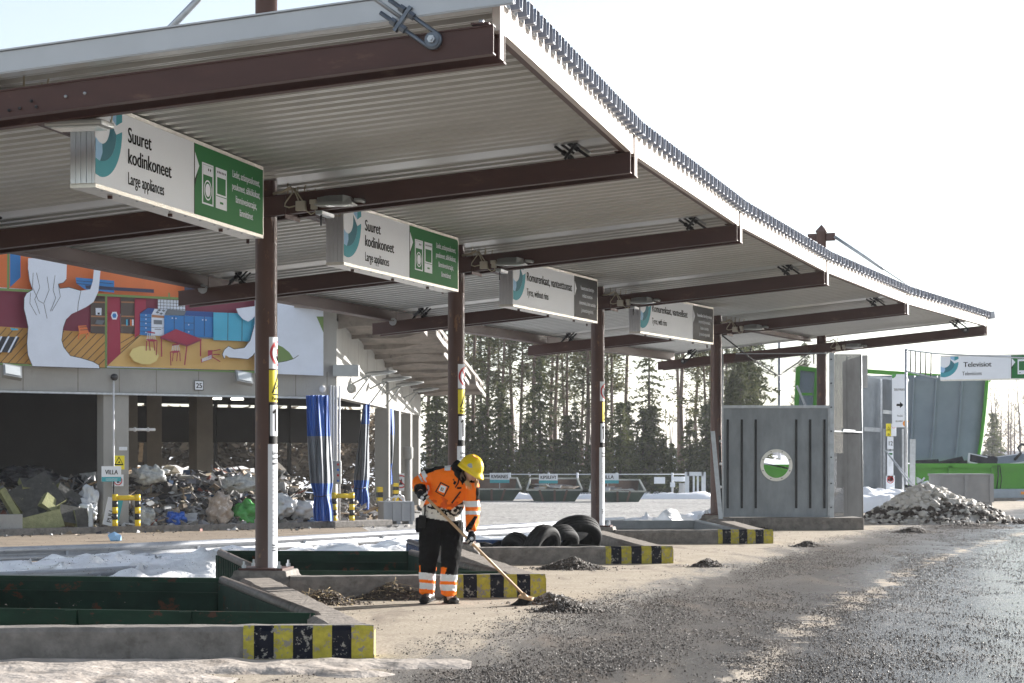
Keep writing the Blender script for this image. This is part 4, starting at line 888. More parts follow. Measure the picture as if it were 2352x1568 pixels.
# overhanging roof with hanging rafters
def RZ(s): return 6.72 - s * .046
mb = MB(); ov = 3.3
q0, q1 = C0 - SU * 1.6, SB + SU * 1.2
mb.add([q0 - SN * 22 + Z * (RZ(0) + .35), q0 + SN * ov + Z * (RZ(0) + .25), q1 + SN * ov + Z * (RZ(34) + .25), q1 - SN * 22 + Z * (RZ(34) + .35)] + [q0 - SN * 22 + Z * (RZ(0) + .5), q0 + SN * ov + Z * (RZ(0) + .42), q1 + SN * ov + Z * (RZ(34) + .42), q1 - SN * 22 + Z * (RZ(34) + .5)], [(0, 1, 2, 3), (7, 6, 5, 4), (0, 4, 5, 1), (1, 5, 6, 2), (2, 6, 7, 3)], 'roof_board'); mb.build('roof', hall)
for i in range(9):
    s = .4 + i * 3.9; n = 14; vs = []; b = C0 + SU * s; L = ov - (.0 if i % 3 else .35)
    for j in range(n + 1):
        t = j / n; zt = RZ(s) + .24; zb = RZ(s) - .36 + .10 * math.sin(t * 7 + i * 1.3) * (.3 + t * .7) + .22 * t
        for dd in (0, .22): p = b + SN * (L * t) + SU * dd; vs += [p + Z * zb, p + Z * zt]
    mb = MB(); mb.add(vs, [(4 * j + a, 4 * j + c, 4 * j + 4 + c, 4 * j + 4 + a) for j in range(n) for a, c in ((0, 1), (1, 3), (3, 2), (2, 0))] + [(0, 1, 3, 2), (4 * n, 4 * n + 2, 4 * n + 3, 4 * n + 1)], 'roof_board')
    mb.build('rafter', hall)
    # sloping soffit boards between rafters
    p = b + SU * .22; e = b + SU * 3.9
    mb = MB(); mb.add([p + Z * (RZ(s) + .20), p + SN * L + Z * (RZ(s) + .2), e + SN * L + Z * (RZ(s) - .28), e + Z * (RZ(s) - .36)], [(0, 1, 2, 3)], 'roof_board'); o = mb.build('soffit_board', hall); q = o.modifiers.new('t', 'SOLIDIFY'); q.thickness = .05; q.offset = 1
    mb = MB(); mb.bar(b + SN * (L + .03) + Z * (RZ(s) - .1), e + SN * (L + .03) + Z * (RZ(s) - .34), .04, .2, 'roof_edge_wood'); mb.build('edge_board', hall)
# dark inside
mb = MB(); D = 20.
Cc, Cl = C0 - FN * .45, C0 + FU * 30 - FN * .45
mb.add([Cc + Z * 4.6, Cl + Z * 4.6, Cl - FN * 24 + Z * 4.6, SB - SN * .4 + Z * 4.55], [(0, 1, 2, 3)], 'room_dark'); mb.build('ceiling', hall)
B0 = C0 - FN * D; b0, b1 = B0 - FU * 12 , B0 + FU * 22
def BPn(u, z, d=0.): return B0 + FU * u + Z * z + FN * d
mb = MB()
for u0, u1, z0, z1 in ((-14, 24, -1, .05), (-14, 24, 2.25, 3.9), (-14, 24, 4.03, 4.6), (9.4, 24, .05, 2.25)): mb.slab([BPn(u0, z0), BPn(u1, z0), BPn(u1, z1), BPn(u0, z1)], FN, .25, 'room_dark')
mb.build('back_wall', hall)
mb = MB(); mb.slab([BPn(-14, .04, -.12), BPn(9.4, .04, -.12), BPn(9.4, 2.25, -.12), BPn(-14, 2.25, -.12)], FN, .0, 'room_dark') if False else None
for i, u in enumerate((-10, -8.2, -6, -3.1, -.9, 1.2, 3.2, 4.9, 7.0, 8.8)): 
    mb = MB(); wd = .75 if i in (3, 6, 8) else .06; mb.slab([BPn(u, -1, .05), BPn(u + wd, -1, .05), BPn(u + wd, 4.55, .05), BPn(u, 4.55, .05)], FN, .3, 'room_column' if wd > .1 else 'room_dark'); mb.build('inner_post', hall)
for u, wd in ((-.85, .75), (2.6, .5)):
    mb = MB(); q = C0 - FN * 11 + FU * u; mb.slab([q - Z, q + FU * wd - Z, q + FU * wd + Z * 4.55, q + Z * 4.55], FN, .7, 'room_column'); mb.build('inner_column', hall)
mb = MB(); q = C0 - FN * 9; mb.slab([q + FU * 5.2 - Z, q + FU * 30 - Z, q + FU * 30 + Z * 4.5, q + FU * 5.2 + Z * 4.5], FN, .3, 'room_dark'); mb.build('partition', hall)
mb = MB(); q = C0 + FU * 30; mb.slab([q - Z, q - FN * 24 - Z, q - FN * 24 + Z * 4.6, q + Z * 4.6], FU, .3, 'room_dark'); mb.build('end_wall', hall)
# kerb at the foot of the hall
mb = MB(); mb.bar(FP(-.4, -.93, 1.1), FP(14.6, -.93, 1.1), .3, .3, 'concrete'); tag(mb.build('concrete_kerb', bevel=.03), 'low concrete kerb along the open front of the waste hall', 'kerb')
mb = MB(); mb.bar(FP(-1.6, -.88, .9), FP(1.2, -.88, 1.35), .7, .24, 'concrete'); tag(mb.build('concrete_kerb', bevel=.03), 'concrete slab under the yellow hoop barrier by the blue curtain', 'kerb')
mb = MB()
snowbank('snow_bank', [BPn(-16, 0, -11), BPn(-4, 0, -11), BPn(8, 0, -11), BPn(16, 0, -11)], 3.4, 2.0, 'high snow bank outside the rear openings of the hall', seed=33, rough=.15, step=.5)
# ---- mural
def mural():
    t = MB(); off = [.02]
    def P(pts, m, d=None, raw=False):
        if d is None: off[0] += .0035; d = off[0]
        t.poly([FX(*(p if raw else (p[0] * .3048, 537.7 + p[1] * .3048)), d=d) for p in pts], m)
    def Ln(pts, m='mural_line', w_=4.5):
        off[0] += .0008; d = off[0]
        for a, b in zip(pts, pts[1:]):
            ax, ay, bx, by = a[0], a[1], b[0], b[1]; L = math.hypot(bx - ax, by - ay) or 1; nx, ny = -(by - ay) / L * w_ / 2, (bx - ax) / L * w_ / 2
            t.poly([FX((x) * .3048, 537.7 + y * .3048, d) for x, y in ((ax + nx, ay + ny), (bx + nx, by + ny), (bx - nx, by - ny), (ax - nx, ay - ny))], m)
    for n_, c in (('mural_white', (.62, .68, .80)), ('mural_orange', (.62, .15, .035)), ('mural_green', (.13, .22, .06)), ('mural_maroon', (.17, .012, .045)), ('mural_wood', (.50, .27, .07)), ('mural_floor', (.62, .40, .14)), ('mural_blue', (.015, .16, .45)), ('mural_deepblue', (.01, .06, .25)), ('mural_teal', (.05, .36, .55)), ('mural_red', (.30, .012, .05)), ('mural_brown', (.07, .05, .045)), ('mural_shelf', (.33, .15, .07)), ('mural_line', (.012, .014, .025)), ('mural_navy', (.012, .02, .07)), ('mural_yellow', (.66, .55, .22)), ('mural_grey', (.12, .14, .17))):
        mat(n_, c, .55, var=.04, sc=2)
    P([(-900, -400), (2437, -400), (2437, 1066), (1900, 1045), (0, 975), (-900, 930)], 'mural_white', .02)
    P([(-900, -400), (1920, -400), (1920, 500), (800, 455), (0, 400), (-900, 350)], 'mural_orange')
    P([(75, 0), (155, 0), (155, 325), (75, 400)], 'mural_blue'); P([(-900, 0), (52, 0), (52, 400), (-900, 350)], 'mural_orange')
    P([(-900, 360), (0, 422), (800, 468), (800, 745), (0, 697), (-900, 640)], 'mural_maroon')
    P([(-900, 640), (0, 695), (800, 745), (800, 1005), (0, 972), (-900, 930)], 'mural_wood')
    for i in range(-6, 14):
        x = i * 62; a, b = (x, 972 if x < 200 else 985), (x + 235, 700 + max(0, x + 235) * .06)
        if b[0] > 795: f = (795 - a[0]) / (b[0] - a[0]); b = (795, a[1] + (b[1] - a[1]) * f)
        if a[0] < 790: Ln([a, b])
    P([(800, 465), (1920, 500), (1920, 600), (1610, 600), (1190, 600), (800, 600)], 'mural_maroon')
    P([(905, 740), (1070, 760), (905, 900)], 'mural_wood'); Ln([(908, 820), (1010, 760)]); Ln([(908, 870), (1040, 770)])
    P([(805, 992), (1060, 758), (1610, 790), (1920, 815), (1920, 1030)], 'mural_floor'); Ln([(805, 992), (1060, 758)])
    P([(808, 475), (905, 478), (908, 900), (808, 990)], 'mural_red')
    for x0, x1 in ((682, 795), (910, 1015)):
        P([(x0, 470), (x1, 475), (x1, 750), (x0, 745)], 'mural_brown')
        for y in (505, 612, 680): P([(x0 + 4, y), (x1 - 3, y + 3), (x1 - 3, y + 14), (x0 + 4, y + 11)], 'mural_shelf')
    P([(720, 555), (766, 556), (764, 610), (722, 608)], 'mural_white'); P([(735, 590), (752, 590), (752, 606), (735, 605)], 'mural_line'); P([(715, 675), (770, 682), (790, 650), (730, 644)], 'mural_grey')
    for i, m_ in enumerate(('mural_teal', 'mural_navy', 'mural_orange', 'mural_white')): P([(950 + i * 15, 642), (962 + i * 15, 642), (962 + i * 15, 688), (950 + i * 15, 688)], m_)
    P([(1015, 490), (1100, 490), (1100, 560), (1055, 590), (1055, 750), (1015, 782)], 'mural_red')
    P([(1190, 490), (1395, 500), (1395, 585), (1190, 575)], 'mural_white')
    for x in range(1210, 1395, 24): Ln([(x, 492), (x, 575)], w_=3)
    for y in (515, 538, 560): Ln([(1190, y), (1395, y + 8)], w_=3)
    P([(1055, 598), (1115, 555), (1170, 560), (1145, 602)], 'mural_deepblue'); P([(1055, 598), (1145, 602), (1140, 765), (1055, 758)], 'mural_blue')
    for y in (628, 664, 700, 734): Ln([(1057, y - 5), (1142, y)], w_=3); 
    P([(1145, 600), (1165, 562), (1262, 567), (1240, 610)], 'mural_white'); P([(1142, 602), (1240, 611), (1236, 765), (1140, 762)], 'mural_white'); P([(1144, 606), (1238, 615), (1238, 632), (1144, 626)], 'mural_shelf')
    P([(1158, 645), (1222, 648), (1222, 680), (1158, 677)], 'mural_grey'); Ln([(1142, 702), (1236, 706)], w_=3); Ln([(1165, 715), (1215, 718)], w_=4)
    for x, y in ((1187, 588), (1232, 576), (1215, 598), (1200, 572)): P([(x - 15, y), (x, y - 9), (x + 15, y), (x, y + 9)], 'mural_grey')
    P([(1262, 565), (1405, 576), (1388, 614), (1240, 606)], 'mural_grey'); P([(1405, 576), (1608, 585), (1608, 625), (1388, 612)], 'mural_deepblue'); P([(1238, 610), (1390, 614), (1608, 624), (1608, 780), (1236, 762)], 'mural_blue')
    for x in (1313, 1388, 1463, 1540): Ln([(x, 618), (x, 770)], w_=4)
    Ln([(1390, 668), (1463, 670)], w_=3); Ln([(1390, 720), (1463, 722)], w_=3)
    for x, y in ((1298, 632), (1326, 634), (1422, 682), (1422, 735), (1527, 645), (1552, 646), (1100, 610), (1100, 640), (1100, 672), (1100, 706), (1100, 740)): P([(x - 6, y), (x, y - 6), (x + 6, y), (x, y + 6)], 'mural_white')
    P([(1608, 588), (1930, 600), (1930, 808), (1608, 798)], 'mural_teal'); Ln([(1718, 592), (1716, 800)]); Ln([(1825, 596), (1823, 804)])
    P([(975, 905), (1000, 862), (1060, 842), (1120, 842), (1175, 868), (1197, 915), (1180, 955), (1130, 980), (1075, 980), (1010, 958)], 'mural_yellow')
    P([(835, 612), (848, 585), (878, 585), (888, 612), (878, 642), (848, 642)], 'mural_white'); P([(846, 612), (853, 596), (872, 596), (878, 612), (872, 630), (853, 630)], 'mural_blue')
    # table and chairs
    P([(1208, 772), (1325, 714), (1520, 790), (1410, 832)], 'mural_red'); P([(1208, 772), (1410, 832), (1520, 790), (1520, 800), (1410, 846), (1208, 786)], 'mural_maroon')
    for a, b in (((1216, 785), (1218, 922)), ((1512, 798), (1511, 920)), ((1408, 842), (1391, 985))): Ln([a, b], 'mural_red', 10)
    def chair(o, s=1, fl=1):
        ox, oy = o; Q = lambda x, y: (ox + x * s * fl, oy + y * s)
        P([Q(0, 62), Q(45, 58), Q(92, 72), Q(60, 82), Q(15, 76)], 'mural_red'); Ln([Q(12, 5), Q(70, 15)], 'mural_red', 10)
        for i in range(5): Ln([Q(16 + i * 12, 12 + i * 2), Q(8 + i * 16, 62)], 'mural_white', 4)
        for a, b in ((Q(6, 75), Q(2, 150)), (Q(85, 75), Q(80, 185)), (Q(60, 80), Q(68, 150)), (Q(25, 78), Q(32, 150))): Ln([a, b], 'mural_red', 7)
    chair((1100, 730), .98); chair((1360, 822), .9, -1)
    P([(1565, 875), (1600, 872), (1602, 930), (1568, 935)], 'mural_red')
    for a, b in (((1600, 880), (1662, 868)), ((1600, 925), (1660, 960)), ((1605, 905), (1655, 905)), ((1517, 962), (1598, 935)), ((1517, 938), (1520, 968))): Ln([a, b], 'mural_red', 7)
    for i in range(4): Ln([(1522, 958 - i * 6), (1595, 935 - i * 8)], 'mural_white', 4)
    P([(588, 690), (650, 686), (670, 745), (600, 755)], 'mural_orange'); [Ln([a, b], 'mural_orange', 8) for a, b in (((595, 750), (590, 790)), ((650, 752), (652, 790)), ((668, 745), (668, 770)))]
    Ln([(600, 700), (655, 696)]); Ln([(605, 722), (662, 718)])
    P([(-200, 760), (150, 775), (85, 892), (-200, 880)], 'mural_line'); [P([(x, 768), (x + 14, 769), (x - 50, 890), (x - 64, 890)], 'mural_white') for x in (120, 60, 5)]
    P([(75, 705), (135, 712), (138, 722), (90, 724)], 'mural_teal')
    # upper storey furniture
    P([(570, 325), (860, 350), (860, 440), (640, 415), (575, 370)], 'mural_blue'); P([(640, 385), (1160, 415), (1160, 442), (650, 410)], 'mural_navy')
    Ln([(575, 350), (850, 372)]); Ln([(575, 370), (830, 400)])
    P([(1390, 360), (1530, 365), (1530, 460), (1390, 450)], 'mural_navy')
    # painted green frame lines
    P([(-900, 340), (0, 405), (800, 450), (1400, 478), (1400, 496), (800, 468), (0, 424), (-900, 358)], 'mural_green'); P([(55, 0), (72, 0), (70, 410), (52, 408)], 'mural_green')
    P([(792, 460), (808, 461), (806, 1010), (790, 1008)], 'mural_green'); P([(1268, 440), (1280, 441), (1280, 485), (1268, 484)], 'mural_green')
    P([(-900, 925), (0, 968), (760, 1005), (1920, 1028), (1920, 1046), (0, 985), (-900, 940)], 'mural_green'); Ln([(-900, 925), (0, 968), (760, 1005), (1920, 1028)], w_=4)
    # seated figure in white, seen from behind
    fig = [(212, 180), (505, 180), (500, 340), (478, 365), (440, 375), (452, 408), (520, 400), (610, 425), (680, 415), (700, 350), (715, 180), (765, 180), (752, 330), (742, 430), (705, 510), (650, 548), (585, 580), (540, 600), (500, 640), (478, 700), (465, 800), (480, 850), (530, 915), (620, 935), (700, 960), (745, 985), (752, 1012), (245, 995), (210, 910), (203, 820), (212, 700), (195, 620), (180, 560), (182, 480), (200, 445), (245, 418), (222, 350), (212, 270)]
    off[0] += .004; me_d = off[0]; t.poly([FX(x * .3048, 537.7 + y * .3048, me_d) for x, y in fig], 'mural_white'); Ln(fig[18:] + [], w_=4); Ln(fig[2:6] + fig[6:8]); Ln([(610, 425), (590, 520), (585, 580)], w_=4)
    for a in ([(250, 290), (245, 400), (290, 500), (325, 520)], [(275, 290), (300, 400), (262, 490), (300, 600)], [(355, 320), (370, 420), (330, 520), (355, 635)], [(415, 310), (400, 420), (420, 480), (380, 580)], [(230, 440), (225, 520), (275, 610)], [(440, 380), (455, 470), (390, 580)]): Ln(a, 'mural_line', 3.5)
    # second figure at the right
    P([(1780, 560), (1930, 540), (1930, 605), (1900, 640), (1870, 658), (1830, 640), (1795, 600)], 'mural_white')
    P([(1925, 660), (1915, 690), (1885, 800), (1840, 855), (1765, 865), (1722, 842), (1690, 870), (1675, 905), (1690, 940), (1700, 910), (1730, 930), (1800, 935), (1870, 942), (1905, 915), (1930, 880)], 'mural_white')
    Ln([(1915, 690), (1885, 800), (1840, 855), (1765, 865), (1722, 842), (1690, 870), (1675, 905), (1690, 940)]); Ln([(1730, 930), (1800, 935), (1870, 942), (1905, 915), (1930, 880)])
    P([(1920, -400), (2437, -400), (2437, 1066), (1920, 1046)], 'mural_white')
    P([(2085, 830), (2130, 850), (2180, 890), (2212, 938), (2160, 955), (2085, 968)], 'mural_green'); Ln([(2085, 968), (2160, 955), (2212, 938), (2250, 912)]); 
    P([(2385, 620), (2437, 620), (2437, 740)], 'mural_green')
    o = t.build('mural', hall); return o
mural()
for v in hall.children:
    pass
# ---- fittings on the hall
def floodlight(x, y, lab):
    p = FX(x, y, .0); t = thing('floodlight', lab, 'floodlight', p, math.atan2(FU.y, FU.x) + math.pi, 'floodlights on the hall front')
    q = Matrix.Rotation(R(-38), 3, 'X') @ Matrix.Rotation(R(12), 3, 'Y')
    mb = MB(); mb.box((0, -.55, -.05), (.62, .16, .52), 'lamp_grey', mtx=q); mb.build('housing', t, local=True); mb = MB(); c = Vector((0, -.55, -.05)) + q @ Vector((0, -.09, 0)); mb.box(c, (.5, .02, .38), 'lamp_glass', mtx=q); mb.build('glass', t, local=True)
    mb = MB(); mb.bar((0, 0, -.15), (0, -.5, -.25), .06, .06, 'lamp_grey'); mb.build('arm', t, local=True)
floodlight(542, 866, 'square floodlight on the concrete beam right of the 25 plate'); floodlight(12, 852, 'square floodlight at the left end of the concrete beam under the mural')
p = FX(457, 896, .05); t = thing('number_plate', 'white square plate reading 25 on the concrete beam', 'number plate', p); fr = Frame(p - FU * -.18, -FU, Z, FN)
mb = MB(); fr.rect(mb, -.0, 0, .36, .34, 'sign_black', .0); fr.rect(mb, .02, .02, .34, .32, 'sign_white', .006); mb.build('plate', t); mb = MB(); fr.text(mb, '25', .18, .08, .25, 'ink', 1, .02, 'CENTER', d=.012); mb.build('numerals', t)
for s, x in ((4.6, 0), (10.4, 0), (16.0, 0), (24.0, 0)):
    p = C0 + SU * s + Z * 4.45; t = thing('wall_lamp', 'street-style lamp on the side wall of the hall, %s from the corner' % {4.6: 'first', 10.4: 'second', 16.0: 'third', 24.0: 'fourth'}[s], 'lamp', p, 0, 'lamps along the side wall of the hall')
    mb = MB(); mb.tube([p, p + SN * .7 - Z * -.35], .035, 'lamp_grey', n=8); mb.tube([p + SN * .02 - Z * .6, p + SN * .7 + Z * .3], .03, 'lamp_grey', n=6); mb.build('arm', t)
    mb = MB(); a = p + SN * .5 + Z * .36; b = p + SN * 1.75 + Z * .48; mb.tube([a, a.lerp(b, .25), a.lerp(b, .7), b], [(.08, .06), (.2, .1), (.2, .09), (.06, .03)], 'lamp_grey', n=12); mb.build('head', t)
    mb = MB(); q = a.lerp(b, .5) - Z * .05; mb.bar(a.lerp(b, .2) - Z * .08, a.lerp(b, .8) - Z * .05, .28, .05, 'lamp_glass'); mb.build('glass', t)
# camera and horn cluster with white pipes on the corner
t = thing('camera_cluster', 'grey box, two round cameras and a horn on the hall corner', 'camera', C0 + Z * 4.4); q = C0 + Z * 4.75 + SN * .25 + FN * .2
mb = MB(); mb.box(q, (.95, .5, .42), 'lamp_grey'); mb.build('box', t)
for dx in (-.62, .55): mb = MB(); mb.ico(q + Vector((dx - .25, -.2, -.68)), .14, 'white_plastic', 2, 0, smooth=True); mb.build('camera_ball', t)
mb = MB(); mb.lathe(q + Vector((.15, -.2, -.62)), [(.04, 0), (.08, .12), (.17, .25), (.18, .26), (.02, .2)], 'box_beige', n=14, axis=(.3, -.9, -.2)); mb.build('horn', t)
mb = MB()
for i, dx in enumerate((-.32, -.2, -.08, .06)): mb.tube([C0 + FN * .1 + FU * -dx + Z * 4.2, C0 + FN * .1 + FU * -dx + Z * (-.9 if i == 3 else .8)], .035, 'white_plastic', n=8)
tag(mb.build('conduit'), 'white vertical conduits on the corner column of the hall', 'pipe')
p = FX(772, 1085, .25); t = thing('control_box', 'grey control box with red and blue buttons on the hall corner', 'control box', p); MB().box(p, (.38, .2, .85), 'lamp_grey').build('box', t, bevel=.02)
for i, m_ in enumerate(('sign_red', 'bag_blue', 'sign_red', 'bag_blue')): mb = MB(); mb.lathe(p + Vector((.08, -.1, .3 - i * .2)), [(0, -.02), (.045, -.02), (.045, .0), (0, .0)], m_, n=10, axis=(0, 1, 0)); mb.build('button', t)
t = thing('pipe', 'short white pipe sticking out of the front column', 'pipe', FX(300, 985, -.3)); mb = MB(); a = FX(296, 986, -.3); mb.tube([a, a - FU * 1.0], .05, 'white_plastic', n=8); mb.build('tube', t); mb = MB(); mb.tube([a - FU * .2, a - FU * .26], .08, 'white_plastic', n=8); mb.tube([a - FU * .7, a - FU * .76], .08, 'white_plastic', n=8); mb.build('clamp', t)
mb = MB(); a = FX(261, 868, .1); mb.tube([a, Vector((a.x, a.y, -.9))], .03, 'white_plastic', n=6); mb.lathe(a + Z * .03, [(0, 0), (.12, 0), (.12, .1), (0, .1)], 'dark_iron', n=12, axis=FN); tag(mb.build('conduit'), 'thin white pipe down the front column below a dark hole', 'pipe')
# ceiling lamps inside
for i, (x, y, Y) in enumerate(((545, 916, 84), (495, 915, 88), (590, 947, 96), (175, 927, 80), (250, 927, 84), (118, 928, 80), (612, 935, 92))):
    p = at(x, y, Y); o = MB().box((0, 0, 0), (.5, .25, .08), 'lamp_on').build('ceiling_lamp'); o.location = p
    tag(o, ('glowing ceiling lamp deep in the waste hall, ' + ['above the plate 25', 'left of the plate 25', 'right by the curtain', 'second in the left bay', 'nearest the front column', 'leftmost in the left bay', 'half hidden by the post'][i]), 'lamp', 'ceiling lamps in the hall')
def card(name, lab, cat, c, wdt, hgt, fn, rot=0., u=None, n=None, grp=None, th=.02):
    u = Vector(u or -FU); n = Vector(n or FN); v = Z
    if rot: q = Matrix.Rotation(rot, 3, n); u = q @ u; v = q @ v
    o = c - u * wdt / 2 - v * hgt / 2; t = thing(name, lab, cat, c, 0, grp); fr = Frame(o, u, v, n); mb = MB(); mb.slab([fr.p(0, 0), fr.p(wdt, 0), fr.p(wdt, hgt), fr.p(0, hgt)], n, th, 'sign_white'); pt = mb.build('plate', t); mb = MB(); fn(fr, mb, wdt, hgt); mb.build('print', pt); return t
def nofire(fr, mb, w_, h, ang=45):
    r = min(w_, h) * .40; fr.ring(mb, w_ / 2, h - w_ / 2, r * .8, r, 'sign_red', .004); c = (w_ / 2, h - w_ / 2); a = R(135); dx, dy = math.cos(a) * r, math.sin(a) * r; nx, ny = -dy / r * r * .08, dx / r * r * .08
    fr.poly(mb, [(c[0] + dx + nx, c[1] + dy + ny), (c[0] - dx + nx, c[1] - dy + ny), (c[0] - dx - nx, c[1] - dy - ny), (c[0] + dx - nx, c[1] + dy - ny)], 'sign_red', .006); fr.poly(mb, [(c[0] - r * .3, c[1] - r * .5), (c[0] + r * .25, c[1] - r * .45), (c[0] + r * .1, c[1] + r * .5), (c[0] - r * .15, c[1] + r * .1)], 'ink', .005)
def warn(fr, mb, w_, h):
    fr.rect(mb, 0, 0, w_, h, 'sign_yellow', .003); a = w_ * .42; c = (w_ / 2, h * .60); fr.poly(mb, [(c[0] - a, c[1] - a * .8), (c[0] + a, c[1] - a * .8), (c[0], c[1] + a * .95)], 'ink', .005); b = a * .72; fr.poly(mb, [(c[0] - b, c[1] - b * .74), (c[0] + b, c[1] - b * .74), (c[0], c[1] + b * .86)], 'sign_yellow', .007); fr.poly(mb, [(c[0] - b * .4, c[1] - b * .5), (c[0] + b * .4, c[1] - b * .5), (c[0] + b * .1, c[1] + b * .1)], 'ink', .009)
    for i in range(3): fr.rect(mb, w_ * .3, h * (.06 + i * .06), w_ * .7, h * (.09 + i * .06), 'ink', .005)
card('warning_sign', 'yellow triangle warning sign on the front column of the hall', 'sign', FX(273, 1062, -.0), .42, .48, warn)
card('prohibition_sign', 'white sign with red no fire ring low on the front column', 'sign', FX(271, 1103, .0), .42, .40, nofire)
card('small_notice', 'small blank white label on the front column', 'sign', FX(283, 1030, .0), .3, .12, lambda fr, mb, w_, h: fr.rect(mb, .03, .04, w_ - .03, .05, 'sign_grey', .004))
def villa(word, strip=True):
    def fn(fr, mb, w_, h):
        fr.text(mb, word, w_ / 2, h * .47, h * .42, 'ink', .85, .02, 'CENTER', d=.006); fr.rect(mb, 0, 0, w_, h * .3, 'sign_teal_strip', .005)
        for i in range(2): fr.rect(mb, w_ * .2, h * (.16 - i * .08), w_ * .8, h * (.18 - i * .08), 'sign_white', .008)
    return fn
vt = card('container_sign', 'VILLA sign with a teal strip on a pole before the front column of the hall', 'sign', FX(256, 1088, .9), .72, .52, villa('VILLA')); vt['group'] = 'white and teal waste signs'
mb = MB(); a = FX(261, 1105, .86); mb.tube([a, Vector((a.x, a.y, -1))], .025, 'dark_iron', n=6); mb.build('pole', vt)
card('container_sign', 'white PUU sign with a teal edge leaning against the yellow barrier', 'sign', FX(255, 1175, .75), .42, .95, lambda fr, mb, w_, h: (fr.text(mb, 'PUU', .29, .10, .24, 'ink', .9, .012, d=.006, rot=R(90)), fr.rect(mb, w_ - .05, 0, w_ + .14, h, 'sign_teal_strip', .004), fr.text(mb, 'EI', .29, .62, .1, 'ink', .9, .0, d=.006, rot=R(90))), rot=R(-13), grp='white and teal waste signs')
card('prohibition_sign', 'white no smoking sign on the side column behind the worker', 'sign', C0 + SU * 22.5 + SN * .05 + Z * .35 , .8, .85, nofire, u=(1, .0, 0), n=(0, -1, 0))
mb = MB(); p_ = C0 + SU * 22.4 + Z * -.45 + Vector((.1, -.1, 0)); mb.box(p_, (.5, .04, .42), 'sign_black'); mb.ico(p_ + Vector((0, -.02, 0)), .12, 'orange_print', 1, 0); tag(mb.build('warning_plate'), 'small black and orange plate under the no smoking sign', 'sign')
# ---- curtains
def curtain(x0, x1, xb0, xb1, yt, yb, Y, lab, seed, wd=1.0, bands=(.33, .72)):
    t0, t1 = at(x0, yt, Y), at(x1, yt, Y); b0_, b1_ = at(xb0, yb, Y - .15), at(xb1, yb, Y - .15); t = thing('curtain', lab, 'curtain', (t0.x, t0.y, b0_.z), 0, 'blue tied-back tarpaulin curtains')
    NU, NV = 60, 40; r_ = random.Random(seed); ph = [r_.uniform(0, 6) for _ in range(6)]
    for nm, m_, v0, v1 in (('upper_sheet', 'curtain_blue', 0, bands[0]), ('window_sheet', 'curtain_grey', bands[0], bands[1]), ('lower_sheet', 'curtain_blue', bands[1], 1)):
        vs = []; mb = MB(); n0, n1 = int(v0 * NV), int(v1 * NV)
        for j in range(n0, n1 + 1):
            v = j / NV; l = t0.lerp(b0_, v); r = t1.lerp(b1_, v); pinch = 1 - .22 * math.exp(-((v - .8) / .07) ** 2)
            c = (l + r) / 2
            for i in range(NU + 1):
                u = i / NU; p = l.lerp(r, u); p = c + (p - c) * pinch; fold = .10 * math.sin(u * 22 + ph[0] + 1.2 * math.sin(v * 3 + ph[1])) + .07 * math.sin(u * 47 + ph[2] + v * 2) + .05 * noise.noise(Vector((u * 6, v * 7, seed)))
                p = p + Vector((.03 * math.sin(u * 15 + v * 6 + ph[3]), -fold * wd - .35 * math.sin(u * math.pi), 0)); vs.append(p)
        W_ = NU + 1; mb.add(vs, [(j * W_ + i, j * W_ + i + 1, (j + 1) * W_ + i + 1, (j + 1) * W_ + i) for j in range(n1 - n0) for i in range(NU)], m_, True); mb.build(nm, t)
    mb = MB(); c = t0.lerp(b0_, .8); d = t1.lerp(b1_, .8); mb.tube([c + Vector((.1, -.2, 0)), (c + d) / 2 + Vector((0, -.55, -.03)), d + Vector((-.08, -.2, .05))], .02, 'dark_iron', n=6); mb.build('rope', t)
curtain(700, 757, 720, 766, 908, 1196, 72.3, 'wide blue tarpaulin curtain tied back at the hall corner', 1)
curtain(833, 850, 806, 846, 925, 1170, 84, 'middle blue tarpaulin curtain with a torn grey window, side of the hall', 2, bands=(.22, .74))
curtain(886, 904, 880, 903, 938, 1112, 92, 'narrow far blue tarpaulin curtain on the side of the hall', 3, bands=(.36, .74))
# ---- yellow and black barriers
def barrier(x0, x1, yt, yb, Y, lab):
    p = at((x0 + x1) / 2, yb, Y); t = thing('hoop_barrier', lab, 'barrier', p, 0, 'yellow and black hoop barriers'); a = at(x0, yb, Y); b = at(x1, yb, Y + .1); h = at(x0, yt, Y).z - a.z
    for q in (a, b):
        for i in range(5): mb = MB(); mb.tube([q + Z * h * i / 5, q + Z * h * (i + 1) / 5], .095, 'bar_yellow' if i % 2 == 0 else 'bar_black', n=14); mb.build('stripe' if i else 'leg', t)
    mb = MB(); mb.tube([a + Z * (h - .12), b + Z * (h - .12)], .085, 'bar_yellow', n=12); mb.build('crossbar', t)
barrier(264, 316, 1135, 1208, 66.9, 'yellow and black hoop barrier in front of the front column'); barrier(768, 808, 1131, 1197, 72.6, 'yellow and black hoop barrier by the tied curtain at the hall corner')
for x, yt, yb, Y, l in ((872, 1118, 1178, 84, 'yellow and black bollard beside the grey plastic crate'), (909, 1109, 1150, 92, 'yellow and black bollard behind the narrow curtain'), (953, 1100, 1128, 101, 'partly hidden yellow bollard right behind the worker')):
    a = at(x, yb, Y); h = at(x, yt, Y).z - a.z; t = thing('bollard', l, 'bollard', a, 0, 'yellow and black bollards')
    for i in range(5): mb = MB(); mb.box(a + Z * h * (i + .5) / 5, (.22, .22, h / 5), 'bar_yellow' if i % 2 == 0 else 'bar_black', rz=.4); mb.build('stripe' if i else 'base', t)
